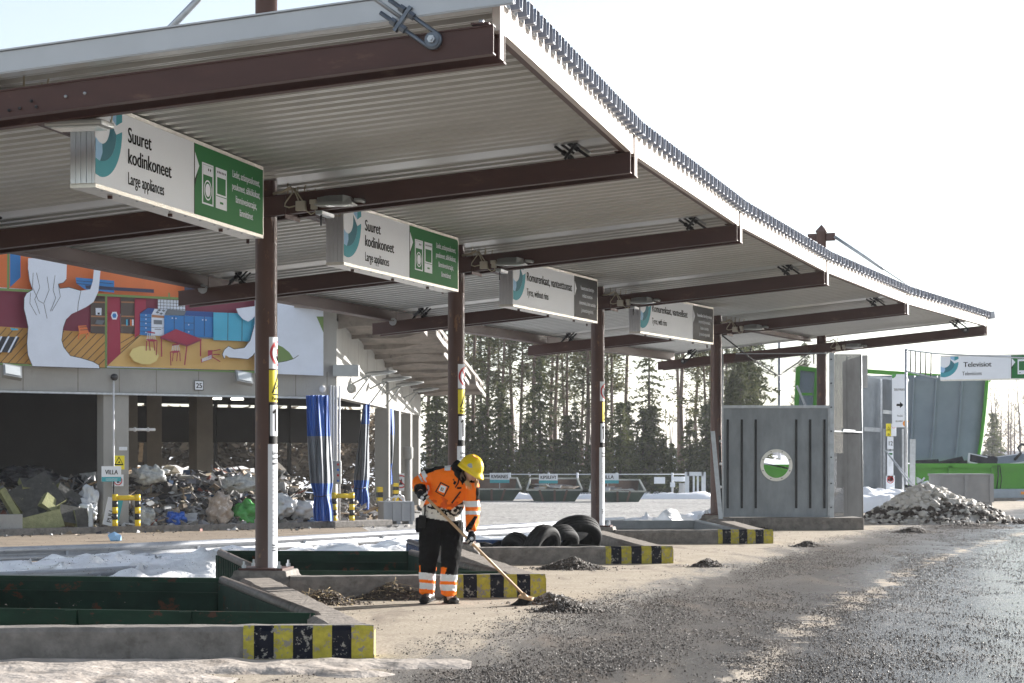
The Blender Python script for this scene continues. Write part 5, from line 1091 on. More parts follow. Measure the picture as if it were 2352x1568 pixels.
a = at(937, 1155, 90); mb = MB(); mb.tube([Vector((a.x, a.y, -1)), a + Z * 2.0], .16, 'facade_concrete', n=12); mb.lathe(a + Z * 2.0, [(.22, 0), (.24, .04), (.24, .5), (.2, .55), (0, .55)], 'facade_concrete', n=14); tag(mb.build('bollard'), 'pale round capped post right of the side columns', 'post')
# grey plastic pallet box
def palbox(c, sx, sy, sz, rz, lab, m, ribs=3):
    t = thing('plastic_box', lab, 'crate', c, rz); mb = MB(); h = sz
    mb.box((0, 0, .12 + (h - .12) / 2), (sx, sy, h - .12), m); mb.build('body', t, local=True, bevel=.02)
    mb = MB()
    for i in range(ribs + 1):
        x = -sx / 2 + sx * i / ribs; mb.box((x * .95, -sy / 2 - .03, .12 + (h - .12) / 2), (.13, .06, h - .14), m)
    for i in range(5): mb.box((sx / 2 + .012, -sy / 2 + sy * (i + .5) / 5, .12 + (h - .12) / 2), (.024, .05, h - .14), m)
    mb.build('ribs', t, local=True); MB().box((0, 0, h + .015), (sx + .05, sy + .05, .07), m).build('rim', t, local=True, bevel=.01)
    for x in (-sx * .42, 0, sx * .42): MB().box((x, 0, .06), (sx * .14, sy, .12), m).build('foot', t, local=True)
    return t
p = at(908, 1185, 76.2); pb = palbox((p.x, p.y, -1), 1.15, .9, .82, R(20), 'grey plastic pallet box with hoses, beside the hall', 'plastic_grey')
mb = MB(); 
for i in range(3): mb.tube([(-.5 + i * .2, 0, .8), (-.3 + i * .2, -.2, 1.0 + .08 * i), (.1 + i * .1, -.1, 1.05), (.4, .1, .85), (.55, .2, .7)], .025, 'white_plastic', n=6)
mb.build('hose', pb, local=True)
# ---- rubbish
def wst(n, fn, name, lab, seed, s0=.08, s1=.5, par=None, cols=12):
    r_ = random.Random(seed); mb = MB()
    for _ in range(n):
        p = fn(r_); s = s0 + (s1 - s0) * r_.random() ** 2; k = 'waste%d' % r_.choices(range(12), (6, 5, 4, 3, 5, 4, 1, 4, 3, 4, 4, .6))[0]; q = Matrix.Rotation(r_.uniform(0, 6.3), 3, 'Z') @ Matrix.Rotation(r_.gauss(0, .7), 3, 'X') @ Matrix.Rotation(r_.gauss(0, .5), 3, 'Y'); y = r_.random()
        if y < .42: mb.box(p, (s * 1.4, s * .9, s * .06), k, mtx=q)
        elif y < .62: mb.box(p, (s * 2.4, s * .14, s * .07), k, mtx=q)
        elif y < .76: mb.box(p, (s * .7, s * .6, s * .45), k, mtx=q)
        else: mb.ico(p, s * .5, k, 1, .7, seed=r_.random() * 50, scale=(1.2, .8, .6), fr=1.7, rot=q)
    return tag(mb.build(name), lab, 'rubbish', kind='stuff')
def pileH(u, d):
    e = min(1, max(0, d) / 2.2) ; n_ = noise.noise(Vector((u * .5, d * .5, 2))) * .6 + noise.noise(Vector((u * 1.3, d * 1.3, 7))) * .25
    top = 1.75 if u < 9.3 else (1.05 + .5 * math.sin((u - 9.3) * .9) if u < 16 else .7)
    if u > 6.3 and u < 9.3: top = 1.6
    side = 1 if u > .4 else .0
    return max(.05, (top + n_) * e) * side
mb = MB(); vs = []; NU, ND = 90, 26
for i in range(NU + 1):
    for j in range(ND + 1):
        u = -.5 + 18 * i / NU; d = -.3 + 8 * j / ND; q = C0 + FU * u - FN * d; vs.append((q.x, q.y, -1 + pileH(u, d) - .12))
mb.add(vs, [(i * (ND + 1) + j, (i + 1) * (ND + 1) + j, (i + 1) * (ND + 1) + j + 1, i * (ND + 1) + j + 1) for i in range(NU) for j in range(ND)], 'waste10', False); tag(mb.build('rubbish_core'), 'dark packed base of the rubbish heap in the hall', 'rubbish', kind='stuff')
def wfn(r_):
    u = r_.uniform(.2, 17); d = abs(r_.gauss(0, 1.9)) - .1
    if r_.random() < .25: d = r_.uniform(0, 6)
    q = C0 + FU * u - FN * d; return Vector((q.x, q.y, -1 + pileH(u, d) + r_.uniform(-.1, .1)))
wst(4800, wfn, 'rubbish_heap', 'huge heap of mixed rubbish spilling behind the hall columns', 3)
def wfn2(r_):
    s = r_.uniform(.6, 22); d = abs(r_.gauss(0, 1.3)); h = 1.3 * math.exp(-d * d / 3) * (1 if s > 2.2 else .6)
    q = C0 + SU * s - SN * (1.6 - d * .9); return Vector((q.x, q.y, -1 + h * r_.random()))
wst(700, wfn2, 'rubbish_heap', 'rubbish spilling through the side bays behind the curtains', 4)
def wfn3(r_):
    u = r_.uniform(-1.8, 14); q = C0 + FU * u + FN * (1.3 + abs(r_.gauss(0, .8))); return Vector((q.x, q.y, -.97))
wst(160, wfn3, 'litter', 'scattered litter on the dirt in front of the hall', 5, .04, .16)
def wfn4(r_):
    q = P2(r_.uniform(835, 940), r_.uniform(1168, 1200), -1); return Vector((q.x, q.y, -.96))
wst(120, wfn4, 'litter', 'wood scraps on the ground left of the grey plastic box', 6, .04, .3)
def bag(x, y, r, m, lab, seed, sc=(1, .9, .85), d=-.2):
    p = FX(x, y, d); t = MB(); t.ico((0, 0, 0), r, m, 4, .3, seed, sc, 2.2, True); 
    o = t.build('rubbish_bag'); o.location = p
    tx = o.modifiers.new('s', 'DISPLACE'); tex = bpy.data.textures.new('bagfold', 'MUSGRAVE') if False else bpy.data.textures.new('bagfold', 'STUCCI'); tex.noise_scale = .16; tx.texture = tex; tx.strength = r * .42; tx.texture_coords = 'LOCAL'
    return tag(o, lab, 'bag', 'rubbish bags in the heap')
bag(503, 1172, .50, 'bag_pink', 'big bulging pinkish clear bag at the foot of the heap', 1, (.8, .7, 1.2)); bag(563, 1177, .42, 'bag_green', 'bright green rubbish bag left of the first brown post', 2, (1.1, .8, .9)); bag(405, 1192, .30, 'bag_blue', 'small bright blue bag low in the heap', 3)
bag(205, 1150, .42, 'bag_white', 'tall white plastic sack left of the front column, uppermost', 4, (.7, .6, 1.3)); bag(180, 1175, .45, 'bag_white', 'dirty white sack under the tall white sack', 5, (1.3, .8, .8)); bag(345, 1090, .42, 'bag_clear', 'clear plastic bundle high on the heap right of the column', 6, (1.4, .8, .7)); bag(560, 1108, .45, 'bag_clear', 'clear plastic sheet bundle high on the heap near the first post', 7, (1.5, .7, .6)); bag(645, 1160, .48, 'bag_white', 'white bag just right of the first brown post', 8, (1, .8, .8)); bag(690, 1170, .45, 'bag_white', 'angular white sack beside the wide curtain', 9, (1.2, .7, .7)); bag(140, 1160, .4, 'bag_black', 'black plastic sack right of the insulation slabs', 10, (1.2, .8, .7)); bag(330, 1195, .42, 'bag_clear', 'grey clear sack right of the hoop barrier', 11, (1, .8, 1)); bag(60, 1092, .6, 'bag_black', 'dark tangled sack deep in the left bay', 12, (1.6, .8, .5), -2.5)
def slabI(x, y, sx, sz, th, rot, lab, tilt=.3, d=.2, m='insul'):
    c = FX(x, y, d); u = -FU; v = Z; q = Matrix.Rotation(R(rot), 3, FN); u = q @ u; v = q @ v; q2 = Matrix.Rotation(-tilt, 3, u); v = q2 @ v; n = u.cross(v) * -1; n = n if n.dot(FN) > 0 else -n
    t = thing('insulation_slab', lab, 'insulation', c, 0, 'discarded insulation slabs'); r_ = random.Random(int(x + y)); vs = []; N = 14
    def outline(o): 
        pts = []
        for a, b in (((-1, -1), (1, -1)), ((1, -1), (1, 1)), ((1, 1), (-1, 1)), ((-1, 1), (-1, -1))):
            for i in range(6):
                s = i / 6; px_, py_ = a[0] + (b[0] - a[0]) * s, a[1] + (b[1] - a[1]) * s; k = 1 + .08 * noise.noise(Vector((px_ * 3, py_ * 3, x))); pts.append(c + u * px_ * sx / 2 * k + v * py_ * sz / 2 * k + n * o)
        return pts
    A, B = outline(th / 2), outline(-th / 2); mb = MB(); k = len(A); mb.add(A + B, [(i, (i + 1) % k, k + (i + 1) % k, k + i) for i in range(k)] + [tuple(range(k, 2 * k))[::-1]], 'insul'); mb.build('core', t); mb = MB(); mb.poly([p + n * .006 for p in A], m); mb.build('facing', t)
slabI(84, 1142, 1.5, 1.25, .25, 28, 'large black-faced insulation slab in the middle of the stack', .5, -.1, 'insul_black'); slabI(98, 1118, 1.6, .5, .2, -6, 'long insulation slab lying on top of the stack', .9, -.4, 'insul_black'); slabI(28, 1168, .22, 1.5, .3, 30, 'narrow yellow edge of a slab leaning left', .1, .3); slabI(92, 1202, 1.5, .6, .3, 12, 'pale yellow slab at the front foot of the stack', .25, .5); slabI(172, 1150, 1.6, .45, .25, -32, 'torn slab sliding down to the right of the stack', .5, -.1, 'insul_black'); slabI(165, 1185, 1.0, .6, .3, -10, 'black slab with ragged yellow ends, lower right of the stack', .3, .4, 'insul_black'); slabI(205 - 18, 1200, .45, .9, .25, 8, 'dark slab standing on end at the right of the stack', .1, .55, 'insul_black'); slabI(128, 1170, 1.2, .5, .25, -38, 'broken yellow slab in the centre of the stack', .4, .2); slabI(58, 1195, 1.0, .5, .25, 20, 'crumbled slab low at the left of the stack', .3, .35, 'insul_black')
mb = MB(); mb.box(FX(14, 1203, .8), (.95, .5, .62), 'facade_concrete', rz=.55); tag(mb.build('concrete_block', bevel=.02), 'grey concrete block at the left foot of the insulation stack', 'block')
mb = MB(); mb.box(FX(274 - 65, 1188, .9), (.14, .14, .62), 'galv'); tag(mb.build('short_post'), 'short grey post at the right end of the insulation stack', 'post')
for x0, y0, x1, y1, l in ((202, 1113, 322, 1072, 'long thin plank sticking up left of the front column'), (322, 1060, 325, 1018, 'plank end standing up right of the front column'), (610, 1195, 660, 1180, 'plank lying at the foot of the heap by the first post'), (838, 1178, 868, 1165, 'loose plank by the bollard')):
    a, b = FX(x0, y0, -.6), FX(x1, y1, -1.2); mb = MB(); mb.bar(a, b, .14, .04, 'wood_plank'); tag(mb.build('plank'), l, 'plank')
o = MB().ico((0, 0, 0), .22, 'sign_blue_light', 1, .5, 3, (1.2, .7, .8)).build('plastic_scrap'); o.location = P2(262, 1243, -1) + Z * .12; tag(o, 'crumpled light blue plastic on the dirt behind the guardrail', 'litter')
# ================================================================ GUARDRAILS
def guardrail(pts, lab, h=.75, rails=1, posts=True):
    P_ = [Vector(p) for p in pts]; t = thing('guardrail', lab, 'guardrail', (P_[0].x, P_[0].y, -1), 0, 'guardrails on the lower yard')
    prof = [(.0, 0), (.05, .02), (.08, .06), (.08, .10), (.0, .135), (0, .175), (.08, .21), (.08, .25), (.05, .29), (0, .31)]
    for r_i in range(rails):
        vs = []
        for i, p in enumerate(P_):
            d = (P_[min(i + 1, len(P_) - 1)] - P_[max(i - 1, 0)]).normalized(); n_ = Vector((d.y, -d.x, 0))
            for o, z in prof: vs.append(p + n_ * o + Z * (z - .31 - r_i * .42))
        k = len(prof); mb = MB(); mb.add(vs, [(i * k + j, (i + 1) * k + j, (i + 1) * k + j + 1, i * k + j + 1) for i in range(len(P_) - 1) for j in range(k - 1)], 'galv_rail', True); o = mb.build('rail', t); s = o.modifiers.new('t', 'SOLIDIFY'); s.thickness = .006
    if posts:
        for a, b in zip(P_, P_[1:]):
            n = max(1, int((b - a).length / 3))
            for i in range(n):
                q = a.lerp(b, (i + .5) / n); mb = MB(); mb.box((q.x, q.y - .0, (q.z - 1) / 2 - .05), (.06, .1, abs(-1 - q.z)), 'galv', rz=.4); mb.build('rail_post', t)
def rp(x, y, z): return P2(x, y, z)
guardrail([rp(-120, 1268, -.25), rp(0, 1256, -.25), rp(300, 1247, -.25), rp(600, 1234, -.25), rp(960, 1214, -.25), rp(1200, 1201, -.25), rp(1432, 1187, -.25)], 'long bright guardrail running behind the snow banks', rails=2)
guardrail([rp(-150, 1322, -.25), rp(0, 1313, -.25), rp(150, 1307, -.25), rp(300, 1299, -.25), rp(400, 1295, -.25), rp(482, 1291, -.25)], 'near guardrail behind the first container, half buried in snow at its right end', rails=2)
# ================================================================ FAR YARD: skips, fence, trees
def skip(x0, x1, yt, yb, Y, lab, sign, fill, rev=False):
    a, b = at(x0, yb, Y), at(x1, yb, Y); h = at(x0, yt, Y).z - a.z; c = (a + b) / 2; L = (b - a).length; t = thing('skip', lab, 'skip', (c.x, c.y, a.z), 0, 'open skips before the fence'); D_ = 1.9
    bl, tl = L * .36, L * .5; 
    def shell(o, z0, zf, zb_, m1, m2, nm):
        pass
    hf = h * .52
    V = [(-bl, -D_ / 2, 0), (bl, -D_ / 2, 0), (bl, D_ / 2, 0), (-bl, D_ / 2, 0), (-tl, -D_ / 2 - .1, hf), (tl, -D_ / 2 - .1, hf), (tl * .86, D_ / 2 + .1, h), (-tl * .86, D_ / 2 + .1, h)]
    mb = MB(); mb.add(V, [(0, 1, 5, 4), (1, 2, 6, 5), (3, 0, 4, 7)], 'skip_green'); mb.add(V, [(2, 3, 7, 6), (0, 3, 2, 1)], 'skip_brown'); mb.build('body', t, local=True)
    mb = MB(); E_ = [Vector(V[i]) for i in (4, 5, 6, 7)]
    for i in range(4): mb.bar(E_[i], E_[(i + 1) % 4], .09, .09, 'skip_rim')
    mb.build('rim', t, local=True)
    for s in (-.55, 0, .45): mb = MB(); mb.bar((bl * s, -D_ / 2 - .03, 0), (tl * s, -D_ / 2 - .14, hf), .12, .06, 'skip_brown', up=(0, 1, 0)); mb.build('brace', t, local=True)
    if fill:
        r_ = random.Random(int(x0)); mb = MB()
        for i in range(fill):
            q = Matrix.Rotation(r_.uniform(0, 3), 3, 'Z') @ Matrix.Rotation(r_.gauss(0, .35), 3, 'X'); mb.box((r_.uniform(-bl, bl * 1.1), r_.uniform(-.6, .8), hf * .95 + r_.uniform(-.02, .32) * (1.3 - abs(r_.random()))), (r_.uniform(.3, 1.1), r_.uniform(.2, .6), .05), r_.choice(('waste8', 'waste4', 'waste2', 'waste0')), mtx=q)
        o = mb.build('waste_boards', t, local=True); o['kind'] = 'stuff'
    sx0, sx1, st, sb, word = sign; p0 = at(sx0, sb, Y + .5); p1 = at(sx1, st, Y + .5); wd = p1.x - p0.x; hh = p1.z - p0.z
    s = thing('skip_sign', 'white %s sign with a teal strip above a skip' % word, 'sign', (p0.x, p0.y, p0.z), 0, 'signs above the skips'); fr = Frame((p0.x, p0.y, p0.z), (1, 0, .0), (0, 0, 1), (0, -1, 0)); mb = MB(); mb.box(((p0.x + p1.x) / 2, p0.y + .03, (p0.z + p1.z) / 2), (wd, .04, hh), 'sign_white'); bo_ = mb.build('board', s)
    mb = MB(); fr.rect(mb, 0, 0, wd, hh * .32, 'sign_teal_strip', .004); mb.build('teal_strip', bo_); mb = MB(); fr.text(mb, word, wd / 2, hh * .47, hh * .5, 'ink', -wd * (.55 if len(word) < 7 else .84), .02, 'CENTER', d=.006); mb.build('lettering', bo_); mb = MB(); mb.tube([(p0.x + wd * .5, p0.y + .08, p0.z + .1), (p0.x + wd * .5, p0.y + .08, -1)], .03, 'galv', n=6); mb.build('sign_post', s)
skip(1062, 1197, 1098, 1149, 117.5, 'rusty dark skip nearest the worker before the fence', (1125, 1170, 1086, 1109, 'KIVIAINES'), 0); skip(1210, 1336, 1099, 1152, 116, 'skip piled with pale boards before the fence', (1238, 1281, 1088, 1110, 'KIPSILEVY'), 46); skip(1352, 1480, 1102, 1155, 114.5, 'dark skip half behind the third post before the fence', (1371, 1421, 1087, 1110, 'VILLA'), 10)
# chain-link fence: panels are a real lattice of thin wire
fY = 124.5; fz = at(1300, 1146, fY).z; fh = at(1300, 1089, fY).z - fz
def mk_fence():
    t = thing('chain_link_fence', 'long grey chain-link fence behind the skips', 'fence', at(1100, 1146, fY)); x0, x1 = at(1030, 0, fY).x, at(1580, 0, fY).x; mb = MB(); st = .17; w_ = .009; n = int((x1 - x0 + fh) / st)
    for i in range(n):
        a = x0 - fh + i * st
        for s in (1, -1):
            xs, xe = (a, a + fh) if s > 0 else (a + fh, a); p, q = Vector((xs, fY, fz)), Vector((xe, fY, fz + fh))
            lo, hi = 0., 1.
            if min(xs, xe) < x0 or max(xs, xe) > x1: continue
            mb.add([p + Vector((-w_, 0, 0)), p + Vector((w_, 0, 0)), q + Vector((w_, 0, 0)), q + Vector((-w_, 0, 0))], [(0, 1, 2, 3)], 'dark_mesh')
    mb.build('wire_mesh', t)
    for x in (1083, 1171, 1260, 1326, 1416, 1544):
        p = at(x, 1146, fY); MB().tube([p - Z * .2 + Vector((0, -.03, 0)), p + Z * (fh + .1) + Vector((0, -.03, 0))], .065, 'fence_post', n=8).build('fence_post', t)
    mb = MB(); mb.tube([(x0, fY, fz + fh), (x1, fY, fz + fh)], .03, 'fence_post', n=6); mb.build('top_rail', t)
mk_fence()
t = thing('gate', 'pale metal frame gate at the right end of the fence', 'gate', at(1597, 1148, fY - .3)); a, b = at(1578, 1150, fY - .3), at(1616, 1150, fY - .3); hh = fh + .25
for q in (a, b): MB().box(q + Z * hh / 2, (.26, .12, hh), 'fence_post').build('gate_post', t)
MB().box((a + b) / 2 + Z * (hh - .12), (b.x - a.x, .12, .24), 'fence_post').build('lintel', t); MB().bar(a + Vector((.3, 0, .1)), b + Vector((-.25, 0, .1)), .05, .08, 'fence_post').build('threshold', t)
mb = MB(); mb.box(a + Vector((.42, -.02, hh / 2)), (.12, .06, hh - .5), 'fence_post'); mb.box(b + Vector((-.36, -.02, hh / 2)), (.12, .06, hh - .5), 'fence_post'); mb.build('leaf_frame', t)
t = thing('side_fence', 'short run of chain-link fence right of the gate', 'fence', at(1620, 1146, fY)); mb = MB(); x0, x1 = at(1618, 0, fY).x, at(1680, 0, fY).x
for i in range(18):
    for s in (0, 1): a_ = x0 + i * .1; mb.bar((a_, fY, fz), (a_ + (.4 if s else -.1), fY, fz + fh), .012, .012, 'dark_mesh', up=(0, 1, 0))
mb.build('wire_mesh', t)
for i, (x, y, w_, h_) in enumerate(((1515, 1103, 25, 15), (1558, 1100, 31, 11), (1545, 1113, 11, 11), (1566, 1123, 13, 27))):
    p = at(x, y, fY - .12); s = fY / F; o = MB().box((0, 0, 0), (w_ * s, .03, h_ * s), 'sign_white' if i < 3 else 'sign_grey').build('fence_notice'); o.location = p
    tag(o, ['wide blank white board on the fence, left of the others', 'long white board beside the gate, top', 'small square white board between the two wide ones', 'upright grey board nearest the gate'][i], 'notice board', 'boards on the fence')
# snow rim under the fence
snowbank('snow_strip', [(-2, 122.4), (4, 122.4), (12.6, 122.4)], .9, .35, 'thin snow strip along the foot of the fence', seed=12, step=.4, m='snow', cat='snow bank')
# ---- trees
def foliage(mb, c, r, n, m, r_, flat=.5, ls=.16, droop=0):
    for _ in range(n):
        d = Vector((r_.gauss(0, 1), r_.gauss(0, 1), r_.gauss(0, 1) * flat)); d = d.normalized() * r_.random() ** .5; p = Vector(c) + Vector((d.x * r, d.y * r, d.z * r * 1.0))
        a = Vector((r_.gauss(0, 1), r_.gauss(0, 1), r_.gauss(0, .5))).normalized(); b = a.cross(Vector((r_.gauss(0, 1), r_.gauss(0, 1), r_.gauss(0, 1)))).normalized(); s = ls * r_.uniform(.5, 1.5)
        mb.add([p - a * s, p + b * s * .35, p + a * s - Z * s * droop, p - b * s * .35], [(0, 1, 2, 3)], m)
def spruce(seed, h, base=.08, rad=2.2, dens=1.):
    r_ = random.Random(seed); t = thing('spruce_tree', '', 'tree', (0, 0, 0), 0, 'conifers behind the fence'); mb = MB(); lean = Vector((r_.gauss(0, .15), 0, 0))
    mb.tube([Vector((0, 0, -.3)), lean * .5 + Z * h * .5, lean + Z * h], [.17, .1, .01], 'trunk_dark', n=8); mb.build('trunk', t, local=True); mb = MB(); br = MB(); z = h * base
    while z < h * .985:
        f = (z / h - base) / (1 - base); L = rad * (1 - f) ** .75 * (.7 + .5 * min(1, f * 4)); nb_ = r_.randint(4, 6); a0 = r_.random() * 6.3
        for k in range(nb_):
            if r_.random() < .12: continue
            a = a0 + k * 6.283 / nb_ + r_.gauss(0, .25); l = L * r_.uniform(.55, 1.12) + .12; d = Vector((math.cos(a), math.sin(a), 0)); p0 = Z * z + lean * (z / h); tip = p0 + d * l - Z * l * r_.uniform(.1, .38)
            br.tube([p0, tip], [.03, .008], 'trunk_dark', n=3, cap=False)
            n = max(2, int(l / .28))
            for i in range(n):
                s = (i + .7) / n; c = p0.lerp(tip, s) - Z * .05; foliage(mb, c, .30 * (1.15 - s * .55), int(5 * dens), 'needles_spruce', r_, .55, .2, .6)
        z += h * .034 * r_.uniform(.8, 1.3) * (1 if h < 14 else .8)
    br.build('branches', t, local=True); mb.build('crown', t, local=True); return t
def pine(seed, h, base=.5, rad=1.9):
    r_ = random.Random(seed); t = thing('pine_tree', '', 'tree', (0, 0, 0), 0, 'conifers behind the fence'); mb = MB(); ln = Vector((r_.gauss(0, .35), r_.gauss(0, .2), 0)); bn = Vector((r_.gauss(0, .25), 0, 0))
    mb.tube([Vector((0, 0, -.3)), bn + Z * h * .35, ln * .6 + bn * .5 + Z * h * .7, ln + Z * h], [.16, .13, .09, .02], 'trunk_pine', n=8); mb.build('trunk', t, local=True); mb = MB(); br = MB(); n = 54
    for k in range(n):
        f = k / n; z = h * (base * .55 + (1 - base * .55) * f); dead = z < h * base; a = r_.random() * 6.3; L = (rad * (1.05 - ((z / h - base) / (1 - base)) ** 1.5 * .7) if not dead else r_.uniform(.4, 1.3)) * r_.uniform(.5, 1.1); d = Vector((math.cos(a), math.sin(a), 0)); p0 = Z * z + ln * (z / h); tip = p0 + d * L + Z * L * r_.uniform(-.15, .45)
        br.tube([p0, p0.lerp(tip, .5) + Z * .08, tip], [.035, .02, .008], 'trunk_pine' if not dead else 'trunk_dark', n=3, cap=False)
        if not dead or r_.random() < .08:
            for i in range(r_.randint(2, 4)):
                c = p0.lerp(tip, r_.uniform(.45, 1.05)) + Vector((r_.gauss(0, .18), r_.gauss(0, .18), r_.gauss(0, .12))); foliage(mb, c, .45, 16, 'needles_pine', r_, .6, .14)
    br.build('branches', t, local=True); mb.build('crown', t, local=True); return t
def bare(seed, h, m='birch'):
    r_ = random.Random(seed); t = thing('bare_tree', '', 'tree', (0, 0, 0), 0, 'leafless birches'); mb = MB(); tw = MB()
    mb.tube([(0, 0, -.3), (r_.gauss(0, .2), 0, h * .5), (r_.gauss(0, .4), 0, h)], [.11, .07, .01], m, n=7); mb.build('trunk', t, local=True)
    def grow(p, d, l, r, lv):
        q = p + d * l; tw.tube([p, p.lerp(q, .5) + Vector((r_.gauss(0, .04), r_.gauss(0, .04), 0)) * l, q], [r, r * .7, r * .4], 'twig', n=3, cap=False)
        if lv:
            for _ in range(r_.randint(3, 4)): dd = (d + Vector((r_.gauss(0, .45), r_.gauss(0, .45), r_.gauss(.15, .3)))).normalized(); grow(p.lerp(q, r_.uniform(.35, 1)), dd, l * r_.uniform(.45, .7), r * .55, lv - 1)
    for k in range(26):
        z = h * (.2 + .78 * k / 26); a = r_.random() * 6.3; grow(Vector((0, 0, z)), Vector((math.cos(a), math.sin(a), r_.uniform(.5, 1.2))).normalized(), h * .2 * (1.15 - z / h), .022, 2)
    tw.build('crown', t, local=True); return t
protoS = [spruce(1, 15, .05, 2.1), spruce(2, 10, .04, 1.9), spruce(3, 17, .25, 1.8, .8), spruce(4, 7, .03, 1.7)]; protoP = [pine(11, 16, .52, 2.1), pine(12, 18, .50, 2.3), pine(13, 14, .48, 2.0)]; protoB = [bare(21, 9, 'twig'), bare(22, 7, 'twig')]
usedp = set()
def plant(p, x, Y, rz, lab, s=1.):
    loc = ((x - CX) * Y / F, Y, -1.05)
    if p.name in usedp: t = dup(p, loc, rz, lab, (s, s, s))
    else: usedp.add(p.name); t = p; t.location = loc; t.rotation_euler = (0, 0, rz); t.scale = (s, s, s); t['label'] = lab
    return t
rt = random.Random(5); nf = 0
rows = [(138, 30, 11), (146, 38, 12), (158, 42, 11)]
for ri, (Y, gap, _n) in enumerate(rows):
    x = 985 + rt.uniform(0, 20)
    while x < 1745 - ri * 6:
        y_ = Y + rt.uniform(-3, 3); u = rt.random(); 
        near = ri == 0
        if 1440 < x < 1545 and rt.random() < .6 and ri: x += gap * 1.1; continue
        if near: p = protoS[3] if u < .75 else protoS[1]
        else: p = protoS[rt.choice((0, 2))] if u < .2 else protoP[rt.randrange(3)]
        if x > 1660: p = protoS[rt.choice((0, 1))]
        k = 'slender pine with bare trunk' if p in protoP else ('low bushy young spruce' if near else 'dark drooping spruce')
        band = 'left of the second post' if x < 1030 else ('between the second and third posts' if x < 1355 else ('between the third and fourth posts' if x < 1630 else 'by the grey screen'))
        plant(p, x, y_, rt.random() * 6.3, '%s %s, %s row' % (k, band, ['front', 'second', 'third', 'fourth', 'back'][ri]), rt.uniform(.5, .95) if near else rt.uniform(.85, 1.15)); nf += 1; x += gap * rt.uniform(.6, 1.4)
# lower right edge of the wood and beyond
for x, Y, p, s, l in ((1700, 136, protoS[0], .66, 'tall bushy spruce seen through the mesh right of the fourth post'), (1728, 140, protoS[1], .85, 'spruce tapering down at the right end of the wood'), (1668, 150, protoS[2], .9, 'tall thin spruce just right of the fourth post'), (1848, 200, protoS[2], .86, 'lone spruce top between the grey mesh and the last post'), (1838, 210, protoP[1], .7, 'thin pine top behind the last post')): plant(p, x, Y, rt.random() * 6, l, s)
for i, (x, Y, s) in enumerate(((2285, 250, 1.0), (2300, 262, 1.05), (2316, 240, .95), (2331, 255, 1.0), (2346, 247, 1.1), (2362, 260, 1), (2293, 280, 1.1), (2323, 285, 1.15), (2355, 290, 1.2), (2277, 300, 1.1))): plant(protoB[i % 2], x, Y, rt.random() * 6, ['leafless birch nearest the green lid edge', 'second leafless birch from the green lid', 'leafless birch in the middle of the right edge group', 'fourth leafless birch from the green lid', 'leafless birch close to the right edge of the photo', 'leafless birch cut by the right edge of the photo', 'distant leafless birch behind the nearest two', 'distant leafless birch behind the middle ones', 'tall distant leafless birch at the right edge', 'thin distant leafless birch touching the green lid'][i], s * 1.35)
plant(protoS[3], 2282, 235, 0, 'small dark spruce top beside the curved green lid', 1.15)
# undergrowth and dark forest floor behind the fence
mb = MB(); r_ = random.Random(9)
for i in range(520):
    x = r_.uniform(-7, 21); y = r_.uniform(130, 150); foliage(mb, (x, y, -.6 + r_.random() * .9), r_.uniform(.3, .7), 14, 'needles_spruce', r_, .7, .2)
tag(mb.build('undergrowth'), 'dark undergrowth at the foot of the wood', 'undergrowth', kind='stuff')
mb = MB(); r_ = random.Random(19)
for i in range(150):
    x = r_.uniform(-16, 30); y = 262 + r_.uniform(-8, 8); hgt = r_.uniform(5, 9); mb.tube([(x, y, -1), (x + r_.gauss(0, .3), y, hgt)], [.12, .03], 'trunk_dark', n=3, cap=False); foliage(mb, (x, y, hgt * .2), 1.2, 22, 'needles_spruce', r_, 1.6, .4)
tag(mb.build('far_wood'), 'far hazy wood seen between the nearer trunks', 'wood', kind='stuff')
mb = MB(); vs = []
for i in range(61):
    x = -500 + 1500 * i / 60; hh = 5.0 + 2.5 * noise.noise(Vector((x * .01, 0, 0))) - max(0, x - 80) * .004; vs += [(x, 900, -2), (x, 905, hh)]
mb.add(vs, [(2 * i, 2 * i + 2, 2 * i + 3, 2 * i + 1) for i in range(60)], 'hill'); mb.build('hills', kind='structure')
# lamp post behind the grey mesh
p = at(1790, 1150, 160); t = thing('lamp_post', 'thin grey light pole behind the grey mesh screen', 'lamp post', (p.x, p.y, -1)); MB().tube([(p.x, p.y, -1), (p.x, p.y, at(0, 775, 160).z)], [.16, .11], 'galv', n=10).build('pole', t); MB().lathe((p.x, p.y, at(0, 775, 160).z), [(.11, 0), (.2, .1), (.05, .5), (0, .6)], 'galv', n=10).build('cap', t)
# ================================================================ GREY SCREEN
sy = 42.75
def S(x, y, d=0.): return at(x, y, sy + d)
scr = thing('metal_screen', 'grey galvanised sheet screen with a round porthole and mesh on top', 'screen', S(1780, 1190))
x0, x1, zt, zb = S(1659, 0).x, S(1905, 0).x, S(0, 935).z, .27; hc_ = S(1783, 1068); r0 = .285
mb = MB(); n = 48; rect = []; cir = []
for i in range(n):
    a = 2 * math.pi * i / n; dx, dz = math.cos(a), math.sin(a); k = min(((x1 if dx > 0 else x0) - hc_.x) / dx if abs(dx) > 1e-6 else 1e9, ((zt if dz > 0 else zb) - hc_.z) / dz if abs(dz) > 1e-6 else 1e9)
    rect.append((hc_.x + dx * k, hc_.z + dz * k)); cir.append((hc_.x + dx * r0, hc_.z + dz * r0))
cor = [(x1, zt), (x0, zt), (x0, zb), (x1, zb)]
vs = [Vector((a, sy, b)) for a, b in cir] + [Vector((a, sy, b)) for a, b in rect]; fs = []
cidx = {}
